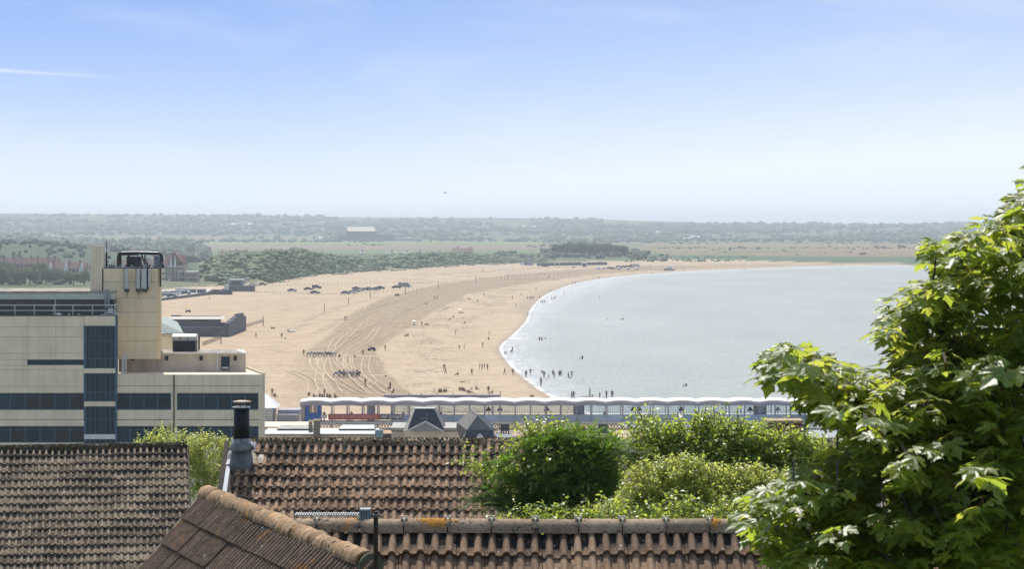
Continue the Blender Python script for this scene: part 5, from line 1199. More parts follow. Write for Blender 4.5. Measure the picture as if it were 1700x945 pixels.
def shrub(label, cat, name, blobs, D, n, L0, W0, m, seed, foot=None, **kw):
    V, Fc, tw, nl = shrub_leaves(blobs, D, n, L0, W0, seed, **kw); cx = (sum(b[0] for b in blobs)/len(blobs)-850)/F*D; gz = zt(cx, D)
    r = thing(name, label, cat, (cx, D, gz)); o = link('foliage', np_mesh('foliage', V, Fc, m), r); o['kind'] = 'stuff'
    o = tw.obj('twig', TWIG, r); o['kind'] = 'stuff'
    for b in [b_ for b_ in blobs if abs(P(b_[0], b_[1], D).x-cx) < 1.3 and b_[3] > 13][:5]:
        q_ = P(b[0], b[1]+b[3]*.75, D); t = MB(); a = Vector((cx+(q_.x-cx)*.3, D+.1, gz-.3)); t.tube([a, (a+q_)/2+Vector((.1, .1, .2)), q_+Vector((0, b[4] if len(b) > 4 else 0, 0))], [.07, .045, .012], 6); t.obj('stem', TRUNK, r)
    return r
LM1 = leaf_mat('glossy_light_leaves', [(.14,.19,.035), (.22,.27,.06), (.34,.36,.13)], .36, .5, (.60,.70,.09), scale=2.2, spec=.55)
LM2 = leaf_mat('small_yellow_green_leaves', [(.22,.27,.06), (.33,.36,.10), (.48,.47,.20)], .40, .5, (.75,.80,.16), scale=2.5, spec=.5)
LM3 = leaf_mat('mid_green_leaves', [(.07,.13,.03), (.12,.19,.045), (.20,.26,.08)], .38, .45, (.40,.58,.07), scale=2, spec=.5)
LM4 = leaf_mat('conifer_green', [(.045,.10,.022), (.08,.15,.03), (.19,.25,.06)], .5, .38, (.28,.48,.05), scale=2.5)
shrub('pale green small-leaved tree filling the gap between the left and middle roofs', 'tree', 'tree', [(300,745,52,20),(345,765,34,40),(248,738,16,12),(356,815,26,34),(322,790,24,45),(380,770,14,40),(270,730,14,16),(395,800,14,40,-1)], 86, 11000, .10, .032, LM2, 11)
shrub('glossy broad-leaved shrub rising above the middle roof below the pier', 'shrub', 'shrub', [(1085,748,46,26),(1145,736,34,24),(1195,742,40,26),(1240,752,40,24),(1305,758,40,24),(1180,775,85,30),(1320,778,46,30),(1035,757,30,18),(1074,712,9,20),(1187,716,18,12),(1125,722,14,12),(1262,735,12,14),(1300,736,10,12),(1345,752,26,16),(1250,795,70,28),(1120,775,40,36),(1165,712,5,12),(1225,724,8,14)], 43, 19000, .115, .030, LM1, 12)
shrub('rounded yellow-green shrub with tiny bright leaves behind the near ridge', 'shrub', 'shrub', [(1095,815,52,40),(1130,792,34,26),(1175,812,40,30),(1205,830,46,36),(1062,842,40,24),(1235,806,24,24),(1262,826,36,42),(1150,785,22,16),(1020,854,34,14),(1300,836,46,42),(1075,795,16,14),(1110,845,50,22)], 35, 23000, .058, .020, LM2, 13)
shrub('low dark leafy growth along the back of the near ridge', 'shrub', 'shrub', [(940,862,40,9),(1010,860,36,14),(1065,866,30,8),(1120,856,30,20),(1185,862,40,14),(1240,860,20,18),(880,864,30,8),(850,866,20,6)], 31, 2600, .075, .022, LM1, 14)
shrub('broad-leaved climber on top of the dark conifer, with sprigs over the roof', 'climber', 'climber', [(890,724,26,9),(925,722,24,10),(960,730,20,10),(800,775,16,6),(776,763,8,4),(822,786,14,8),(848,792,14,9),(860,768,16,12),(872,810,20,14),(905,826,26,14),(915,775,30,20,-.5),(990,765,22,20),(1010,795,16,18),(955,800,26,14,-.5),(872,742,10,14),(880,850,40,8,-.4),(950,845,40,10,-.5)], 38.3, 7000, .085, .024, LM1, 15, dep=.6)
# conifer with feathery sprays
def conifer(label, blobs, D, n, seed):
    rr = np.random.default_rng(seed); ar = np.array([b[2]*b[3] for b in blobs], float); k = rr.choice(len(blobs), n, p=ar/ar.sum()); Bk = np.array(blobs, float)[k]; sc = D/F
    d = unit(rr.normal(size=(n, 3))); rad = (.25+.75*rr.random(n))**.6; c = np.stack([(Bk[:, 0]-850)*sc, np.full(n, D), H-(Bk[:, 1]-HOR)*sc], 1); ext = np.stack([Bk[:, 2], np.minimum(Bk[:, 2], Bk[:, 3]*1.5), Bk[:, 3]], 1)*sc
    base = c+d*ext*rad[:, None]; side = np.sign(base[:, 0]-(915-850)*sc+.3*rr.normal(size=n))
    ax = unit(d*np.array((1, .8, .3))+np.stack([side*.55, -.2*np.ones(n), .35*np.ones(n)], 1)+rr.normal(size=d.shape)*.3)
    m = 24; t = np.linspace(0, 1, m)[None, :, None]; ln = (rr.uniform(.2, .55, n)*np.where(rr.random(n) < .16, 1.9, 1))[:, None, None]
    Pp = base[:, None]+ax[:, None]*t*ln-np.array((0, 0, 1.))*(t**2)*ln*.35
    u_ = unit(np.cross(ax, np.array((0, 0, 1.))+.2*rr.normal(size=ax.shape))); s_ = np.where(np.arange(m) % 2 == 0, 1, -1)[None, :, None]
    T_ = unit(u_[:, None]*s_*.55+ax[:, None]*.9+rr.normal(size=Pp.shape)*.22).reshape(-1, 3); N_ = unit(np.cross(T_, np.repeat(u_, m, 0))+1e-3); L_ = (.085*(1.15-t[..., 0])*np.ones((n, 1))*rr.uniform(.7, 1.2, (n, m))).ravel()
    V, Fc = leaf_set(Pp.reshape(-1, 3), N_, T_, L_, L_*.11, fold=.1, curl=.1)
    cx = (910-850)*sc; gz = zt(cx, D); r = thing('conifer', label, 'conifer', (cx, D, gz)); o = link('foliage', np_mesh('foliage', V, Fc, LM4), r); o['kind'] = 'stuff'
    t_ = MB(); t_.tube([(cx, D, gz-.3), (cx+.05, D, gz+3), (cx+.1, D, H-(735-HOR)*sc)], [.16, .1, .03], 9); t_.obj('trunk', TRUNK, r)
    for i in range(0, n, 28):
        q_ = Vector(base[i]); b = MB(); b.tube([Vector((cx+.03, D, q_.z-.35)), (Vector((cx, D, q_.z))+q_)/2, q_], [.025, .016, .005], 5); b.obj('branch', TRUNK, r)
conifer('feathery dark green conifer in front of the middle roof', [(920,800,46,38),(888,765,16,16),(815,812,16,5),(1018,742,14,10),(840,770,10,6),(905,742,18,18),(935,728,12,14),(965,742,20,20),(850,838,34,12),(820,826,22,8),(990,812,34,40),(920,842,66,20),(792,838,14,6),(965,785,30,44),(1005,758,14,14),(865,806,22,12),(985,730,8,14),(845,792,12,8)], 38, 3300, 21)
# ------------------------------------------------------------------ the maple in the foreground
ML = NT('maple_leaf_blade'); lp = ML.pos(obj=False); oi = ML.attr('tone').outputs['Fac']
cc = ML.mix(ML.ramp(ML.noise(lp, 5, 3), .35, .65), (.085,.14,.035), (.13,.19,.05)); cc = ML.mix(ML.math('MULTIPLY', oi, .65), cc, (.13,.17,.03))
rib = ML.attr('rib').outputs['Fac']; cc = ML.mix(ML.math('MULTIPLY', rib, .55), cc, (.22,.26,.10)); ML.base(cc)
ML.b.inputs['Roughness'].default_value = .42; ML.b.inputs['Specular IOR Level'].default_value = .8
ML.bump(ML.noise(lp, 60, 3), .3, .004)
tl = ML.n('ShaderNodeBsdfTranslucent'); ML.l(ML.mix(ML.math('MULTIPLY', oi, .7), (.50,.62,.06), (.85,.80,.12)), tl.inputs[0]); mm_ = ML.n('ShaderNodeMixShader'); mm_.inputs[0].default_value = .54
ML.l(ML.b.outputs[0], mm_.inputs[1]); ML.l(tl.outputs[0], mm_.inputs[2]); ML.l(mm_.outputs[0], ML.out.inputs[0])
LOBE = [(0,-.02),(.16,-.10),(.33,-.20),(.36,-.06),(.58,-.08),(.50,.08),(.56,.18),(.46,.24),(.78,.42),(.62,.46),(.66,.60),(.48,.56),(.34,.44),(.22,.36),(.26,.62),(.36,.70),(.20,.80),(.16,.92),(0,1.12)]
RIBS = [math.atan2(.36, .78*1.0), math.atan2(-.08, .58), math.atan2(1, 0)]
def maple_leaf(var):
    rr = random.Random(var); right = [(x*(1+rr.uniform(-.06, .06)), y*(1+rr.uniform(-.06, .06))) for x, y in LOBE]
    ring = [(x, y) for x, y in right]+[(-x, y) for x, y in right[-2:0:-1]]
    v = [(0, .02, 0)]; rb = [1.]
    for sc_ in (.5, 1.):
        for x, y in ring:
            a = math.atan2(y-.02, abs(x)+1e-6); rr2 = math.hypot(x, y)
            dr = min(abs(a-t) for t in (math.pi/2, .53, -.14)); z = .22*rr2*sc_*min(dr, .35)-.38*(rr2*sc_)**2*(.6+.4*math.cos(var))+rr.uniform(-.02, .02)*sc_
            v.append((x*sc_, y*sc_, z)); rb.append(max(0, 1-dr/.12)*(1-.5*sc_))
    n = len(ring); f = [(0, 1+i, 1+(i+1) % n) for i in range(n)]
    for i in range(n): a, b_ = 1+i, 1+(i+1) % n; f += [(a, a+n, b_+n), (a, b_+n, b_)]
    return np.array(v, float), np.array(f), np.array(rb)
LV = [maple_leaf(k) for k in range(5)]
LVS = []
for v_, f_, r_ in LV:
    n_ = (len(v_)-1)//2; LVS.append((np.concatenate([v_[:1], v_[1+n_:]]), np.array([(0, 1+i, 1+(i+1) % n_) for i in range(n_)]), np.concatenate([r_[:1], r_[1+n_:]])))
MD = 12.5; msc = MD/F
CROWN = [(1702,288),(1672,330),(1660,345),(1640,352),(1618,372),(1592,384),(1570,388),(1530,402),(1518,420),(1532,432),(1560,448),(1545,456),(1500,470),(1476,492),(1456,520),(1450,545),(1462,575),(1482,590),(1470,612),(1420,606),(1385,592),(1362,576),(1335,562),(1295,566),(1262,585),(1254,606),(1275,625),(1300,640),(1312,668),(1352,690),(1388,705),(1402,735),(1350,762),(1300,785),(1262,800),(1236,822),(1216,846),(1226,872),(1250,905),(1280,930),(1245,944),(1236,1010),(1300,1150),(2050,1150),(2100,500),(1950,250),(1800,200),(1740,230)]
rr = np.random.default_rng(77); S_ = []
def addspray(x, y, d, n=6, s=1., out=None): S_.append((x, y, d, n, s, out))
# rim sprays follow the outline, inner sprays fill the volume
rim = CROWN[:41]
for (a, b_) in zip(rim[:-1], rim[1:]):
    L_ = math.hypot(b_[0]-a[0], b_[1]-a[1]); k = max(1, int(L_/17))
    for i in range(k):
        t = (i+.5)/k; nx, ny = -(b_[1]-a[1])/L_, (b_[0]-a[0])/L_; x = a[0]+(b_[0]-a[0])*t; y = a[1]+(b_[1]-a[1])*t
        ins = inside(np.array([x-nx*12]), np.array([y-ny*12]), CROWN)[0]; sg = -1 if ins else 1
        addspray(x+sg*nx*rr.uniform(20, 40), y+sg*ny*rr.uniform(20, 40), rr.normal()*.25, int(rr.integers(4, 8)), rr.uniform(.8, 1.1), (-sg*nx, sg*ny))
cnt = 0
while cnt < 1450:
    x, y = rr.uniform(1215, 2080), rr.uniform(215, 1140); q_ = np.array([[x-22, y], [x, y-16], [x+10, y], [x, y+18]])
    if inside(q_[:, 0], q_[:, 1], CROWN).all():
        if x > 1720 and rr.random() < .7: continue
        if y > 960 and rr.random() < .7: continue
        # open gaps near the outer boughs
        addspray(x, y, rr.normal()*.55+.15, int(rr.integers(5, 9)), rr.uniform(.75, 1.15)); cnt += 1
LEAVES = []; TWS = []
trunk_top = Vector(((1990-850)*msc, MD+.6, H-(900-HOR)*msc))
for (x, y, d, n, s, out) in S_:
    tip = Vector(((x-850)*(MD+d)/F, MD+d, H-(y-HOR)*(MD+d)/F)); TWS.append(tip)
    dirn = Vector(((out[0] if out else rr.normal()*.7-.5), rr.normal()*.5-.25, (out[1] if out else .2)*.5)); dirn.normalize()
    for i in range(n):
        a = 2*math.pi*i/n+rr.uniform(-.4, .4); hd = Vector((math.cos(a), math.sin(a)*.9, 0)); T_ = (hd+dirn*.45+Vector((0, 0, rr.uniform(-.55, -.02)))).normalized()
        pet = tip+T_*rr.uniform(.02, .06)+Vector((0, 0, rr.uniform(-.05, .05))); up = Vector((rr.normal()*.28, rr.normal()*.28-.12, 1)); N_ = (up-T_*up.dot(T_)).normalized()
        sz = .083*s*rr.uniform(.75, 1.25)*(1.25 if rr.random() < .15 else 1); LEAVES.append((pet, T_, N_, sz, int(rr.integers(0, 5)), float(rr.random()**1.5), tip))
mp = thing('maple_tree', 'large maple with broad lobed sunlit leaves filling the right foreground', 'tree', (trunk_top.x, MD+.6, zt(trunk_top.x, MD+.6)))
def leafM(L_):
    pet, T_, N_, sz, k, tn, tip = L_; B_ = T_.cross(N_); return frameM(pet, B_*sz, T_*sz, N_*sz)
vis = lambda L_: -20 < (850+F*L_[0].x/L_[0].y) < 1710 and (HOR+F*(H-L_[0].z)/L_[0].y) < 950
order = sorted(range(len(LEAVES)), key=lambda i: (not vis(LEAVES[i]), LEAVES[i][0].y-LEAVES[i][3]*8))
lme = []
for k in range(5):
    for tn in (.1, .45, .9):
        v, f, rb = LV[k]; me = np_mesh('leaf', v, f, ML.m, smooth=True); setattr_f(me, 'rib', rb); setattr_f(me, 'tone', np.full(len(v), tn)); lme.append(me)
inv = Matrix.Translation(mp.location).inverted()
for i in order[:300]:
    L_ = LEAVES[i]; o = bpy.data.objects.new('leaf', lme[L_[4]*3+min(2, int(L_[5]*3))]); COL.objects.link(o); o.parent = mp; o.matrix_local = inv @ leafM(L_)
V = []; Fs = []; RB = []; TN = []; o_ = 0
for i in order[300:]:
    L_ = LEAVES[i]; v, f, rb = (LV if vis(L_) and L_[0].y < MD+.2 else LVS)[L_[4]]; Mx = np.array(leafM(L_)); V.append(v @ Mx[:3, :3].T+Mx[:3, 3]); Fs.append(f+o_); RB.append(rb); TN.append(np.full(len(v), L_[5])); o_ += len(v)
fm = np_mesh('leaves', np.concatenate(V), np.concatenate(Fs), ML.m, smooth=True); setattr_f(fm, 'rib', np.concatenate(RB)); setattr_f(fm, 'tone', np.concatenate(TN))
o = link('foliage', fm, mp); o['kind'] = 'stuff'
st = MB()
for L_ in LEAVES[::2]:
    st.tube([L_[6]+Vector((0, 0, -.01)), (L_[6]+L_[0])/2+Vector((0, 0, .008)), L_[0]], .0016, 4, cap=False)
stalk = mat('leaf_stalk', (.25,.22,.06), .6, c2=(.30,.12,.05), scale=6)
o = st.obj('leaf_stalk', stalk, mp); o['kind'] = 'stuff'
# trunk, boughs, twigs
bark = mat('maple_bark', (.10,.085,.065), .9, c2=(.06,.05,.04), scale=8)
gz = zt(trunk_top.x, MD+.6); tb = MB(); tb.tube([(trunk_top.x, MD+.6, gz-.3), (trunk_top.x+.03, MD+.6, gz+2), (trunk_top.x-.05, MD+.62, trunk_top.z), (trunk_top.x-.1, MD+.5, trunk_top.z+2.2)], [.22, .17, .11, .03], 12); tb.obj('trunk', bark, mp, True)
BO = [[(1990,1100),(1800,960),(1600,900),(1400,870),(1270,850)],[(1995,1000),(1800,820),(1600,740),(1450,690),(1330,610),(1290,590)],[(1990,900),(1820,700),(1650,600),(1540,540),(1490,520)],[(1980,780),(1850,600),(1700,470),(1610,430),(1540,418)],[(1970,700),(1850,480),(1740,380),(1690,330)],[(1990,1150),(1750,1060),(1500,1000),(1330,980)],[(1700,780),(1560,800),(1440,780),(1340,790)]]
bp = []
for i, B_ in enumerate(BO):
    pts = [Vector(((x-850)*(MD+.35+.25*math.sin(i+j))/F, MD+.35+.25*math.sin(i+j), H-(y-HOR)*(MD+.35+.25*math.sin(i+j))/F)) for j, (x, y) in enumerate(B_)]
    r0 = .03; tb = MB(); tb.tube(pts, [r0*(1-j/len(pts))**1.3+.006 for j in range(len(pts))], 7); tb.obj('bough', bark, mp, True)
    for a, b_ in zip(pts[:-1], pts[1:]):
        for t in (0, .25, .5, .75): bp.append(a+(b_-a)*t)
tb = MB()
for tp in TWS[::2]:
    q_ = min(bp, key=lambda c: (c-tp).length+max(0, tp.x-c.x)*-.0); md = (q_+tp)/2; 
    if (q_-tp).length > .42: q_ = tp+(q_-tp).normalized()*.3; md = (q_+tp)/2
    md = md+Vector((0, 0, -.03)); tb.tube([q_, md, tp], [.007, .0045, .0022], 5, cap=False)
o = tb.obj('twig', bark, mp); o['kind'] = 'stuff'
# ------------------------------------------------------------------ people on the beach and in the water
SKIN = mat('skin', (.24,.145,.10), .7); SKIND = mat('tanned_skin', (.22,.12,.08), .7)
CL = {'black': (.015,.015,.018), 'navy': (.02,.03,.08), 'dark': (.05,.045,.045), 'red': (.35,.04,.04), 'white': (.7,.7,.7), 'blue': (.05,.13,.32), 'grey': (.16,.16,.17), 'pink': (.5,.18,.22), 'brown': (.12,.07,.04)}
CM = {k: mat(k+'_cloth', v, .85) for k, v in CL.items()}
HAIR = mat('dark_hair', (.03,.02,.015), .7)
J = {'stand': dict(pel=(0,0,.93), sp=(0,0,1.15), ch=(0,.0,1.36), nk=(0,0,1.50), hd=(0,-.01,1.60), ht=(0,0,1.72), sl=(-.19,0,1.41), el=(-.25,.02,1.13), hl=(-.26,-.06,.87), sr=(.19,0,1.41), er=(.25,.02,1.13), hr=(.26,-.06,.87), ql=(-.10,0,.88), kl=(-.12,-.01,.48), al=(-.12,.02,.08), tl=(-.13,-.16,.03), qr=(.10,0,.88), kr=(.12,-.01,.48), ar=(.12,.02,.08), tr=(.13,-.16,.03)),
}
def pose(**k): d = dict(J['stand']); d.update(k); return d
J['walk'] = pose(kl=(-.10,-.20,.50), al=(-.10,-.26,.09), tl=(-.10,-.43,.05), kr=(.10,.06,.50), ar=(.10,.32,.14), tr=(.10,.24,.03), hl=(-.27,.20,.92), el=(-.25,.12,1.15), hr=(.26,-.28,.95), er=(.25,-.06,1.13))
J['hands_on_hips'] = pose(el=(-.42,.06,1.17), hl=(-.17,-.02,1.0), er=(.42,.06,1.17), hr=(.17,-.02,1.0), kl=(-.17,-.01,.48), al=(-.2,.02,.08), tl=(-.22,-.15,.03))
J['bend'] = pose(sp=(0,-.18,1.08), ch=(0,-.38,1.12), nk=(0,-.5,1.1), hd=(0,-.58,1.05), ht=(0,-.68,1.0), sl=(-.19,-.4,1.1), el=(-.2,-.45,.82), hl=(-.2,-.5,.55), sr=(.19,-.4,1.1), er=(.25,-.5,.85), hr=(.22,-.6,.6))
J['arms_out'] = pose(el=(-.48,-.05,1.35), hl=(-.72,-.12,1.4), er=(.48,-.05,1.35), hr=(.72,-.12,1.42), kl=(-.16,-.1,.5), al=(-.2,-.05,.08), tl=(-.22,-.2,.03))
J['sit'] = pose(pel=(0,0,.12), sp=(0,.04,.34), ch=(0,.02,.55), nk=(0,0,.68), hd=(0,-.02,.78), ht=(0,-.01,.9), sl=(-.19,0,.6), el=(-.25,.12,.36), hl=(-.27,.02,.12), sr=(.19,0,.6), er=(.24,-.15,.42), hr=(.16,-.34,.44), ql=(-.1,-.03,.12), kl=(-.13,-.4,.42), al=(-.12,-.56,.07), tl=(-.12,-.72,.04), qr=(.1,-.03,.12), kr=(.16,-.38,.38), ar=(.14,-.66,.07), tr=(.14,-.8,.05))
J['lie'] = pose(pel=(0,0,.12), sp=(-.22,0,.13), ch=(-.43,0,.15), nk=(-.56,0,.17), hd=(-.66,0,.2), ht=(-.78,0,.2), sl=(-.46,-.19,.14), el=(-.3,-.3,.08), hl=(-.1,-.32,.06), sr=(-.46,.19,.14), er=(-.6,.34,.1), hr=(-.8,.3,.1), ql=(.05,-.1,.11), kl=(.48,-.12,.14), al=(.88,-.12,.07), tl=(.96,-.14,.16), qr=(.05,.1,.11), kr=(.42,.12,.34), ar=(.62,.14,.06), tr=(.76,.14,.05))
CH = [('pel','sp'),('sp','ch'),('ch','nk'),('nk','hd'),('hd','ht'),('ch','sl'),('sl','el'),('el','hl'),('ch','sr'),('sr','er'),('er','hr'),('pel','ql'),('ql','kl'),('kl','al'),('al','tl'),('pel','qr'),('qr','kr'),('kr','ar'),('ar','tr')]
RAD = dict(pel=.135, sp=.12, ch=.15, nk=.055, hd=.095, ht=.07, sl=.065, el=.045, hl=.038, sr=.065, er=.045, hr=.038, ql=.10, kl=.065, al=.042, tl=.035, qr=.10, kr=.065, ar=.042, tr=.035)
def body(pn):
    jj = J[pn]; ks = list(jj); me = bpy.data.meshes.new('body'); me.from_pydata([jj[k] for k in ks], [(ks.index(a), ks.index(b)) for a, b in CH], [])
    o = bpy.data.objects.new('body', me); COL.objects.link(o); o.modifiers.new('s', 'SKIN'); o.modifiers.new('d', 'SUBSURF').levels = 1
    for i, k in enumerate(ks):
        r_ = RAD[k]; me.skin_vertices[0].data[i].radius = (r_, r_*(.8 if k in ('ch', 'sp', 'pel') else 1)); me.skin_vertices[0].data[i].use_root = (k == 'pel')
    bpy.context.view_layer.update(); out = bpy.data.meshes.new_from_object(o.evaluated_get(bpy.context.evaluated_depsgraph_get())); bpy.data.objects.remove(o)
    out.materials.clear()
    P_ = {k: np.array(jj[k]) for k in ks}; mi = []
    for pl in out.polygons:
        c = np.array(pl.center); dist_ = {}
        best = None; bd_ = 9
        for a, b in CH:
            A_, B_ = P_[a], P_[b]; t = np.clip(((c-A_) @ (B_-A_))/((B_-A_) @ (B_-A_)), 0, 1); dd_ = np.linalg.norm(c-A_-t*(B_-A_))
            if dd_ < bd_: bd_ = dd_; best = (a, b, t)
        a, b, t = best
        if a in ('pel', 'sp') and b in ('sp', 'ch') or b in ('sl', 'sr') or (a, b) == ('ch', 'nk') and t < .6 or (a in ('sl', 'sr') and t < .5): m_ = 1
        elif (a, b) in (('pel', 'ql'), ('pel', 'qr')) or (a in ('ql', 'qr') and t < .75): m_ = 2
        elif (a, b) == ('hd', 'ht') or (a == 'nk' and t > .6 and c[1] > P_['hd'][1]+.02): m_ = 3
        else: m_ = 0
        mi.append(m_)
    for k in range(4): out.materials.append(None)
    out.polygons.foreach_set('material_index', mi); out.polygons.foreach_set('use_smooth', [True]*len(mi)); return out
BODY = {k: body(k) for k in J}
PMC = {}
def person_mesh(pn, top, leg, sk):
    k = (pn, top, leg, sk)
    if k not in PMC:
        m = BODY[pn].copy(); m.materials.clear()
        for q in (SKIN if sk == 's' else SKIND, CM[top], CM[leg], HAIR): m.materials.append(q)
        PMC[k] = m
    return PMC[k]
CNAME = {'black': 'black', 'navy': 'navy', 'dark': 'dark', 'red': 'red', 'white': 'white', 'blue': 'blue', 'grey': 'grey', 'pink': 'pink', 'brown': 'brown'}
PW = {'stand': 'standing', 'walk': 'walking', 'hands_on_hips': 'standing with hands on hips', 'bend': 'bending over', 'arms_out': 'with arms held out', 'sit': 'sitting', 'lie': 'lying'}
def person(px, py, pn, top, leg, where, s=1., dip=0., sk='s', rot=None, at=None):
    q_ = gpt(px, py) if at is None else Vector(at); sea = at is None and float(shore_d(np.array([q_.x]), np.array([q_.y]))[0]) < 0
    if sea: D = dist(py, 0); q_ = Vector(((px-850)/F*D, D, 0))
    o = link('person', person_mesh(pn, top, leg, sk)); o.location = (q_.x, q_.y, q_.z-dip); o.scale = (s*1.12, s*1.12, s*1.05); o.rotation_euler.z = random.uniform(0, 6.28) if rot is None else rot
    lab = 'person in %s %s %s' % (CNAME[top], PW[pn], where)
    tag(o, lab, 'person', 'people in the sea' if sea else 'people on the beach'); return o
B, N_, K = 'black', 'navy', 'dark'
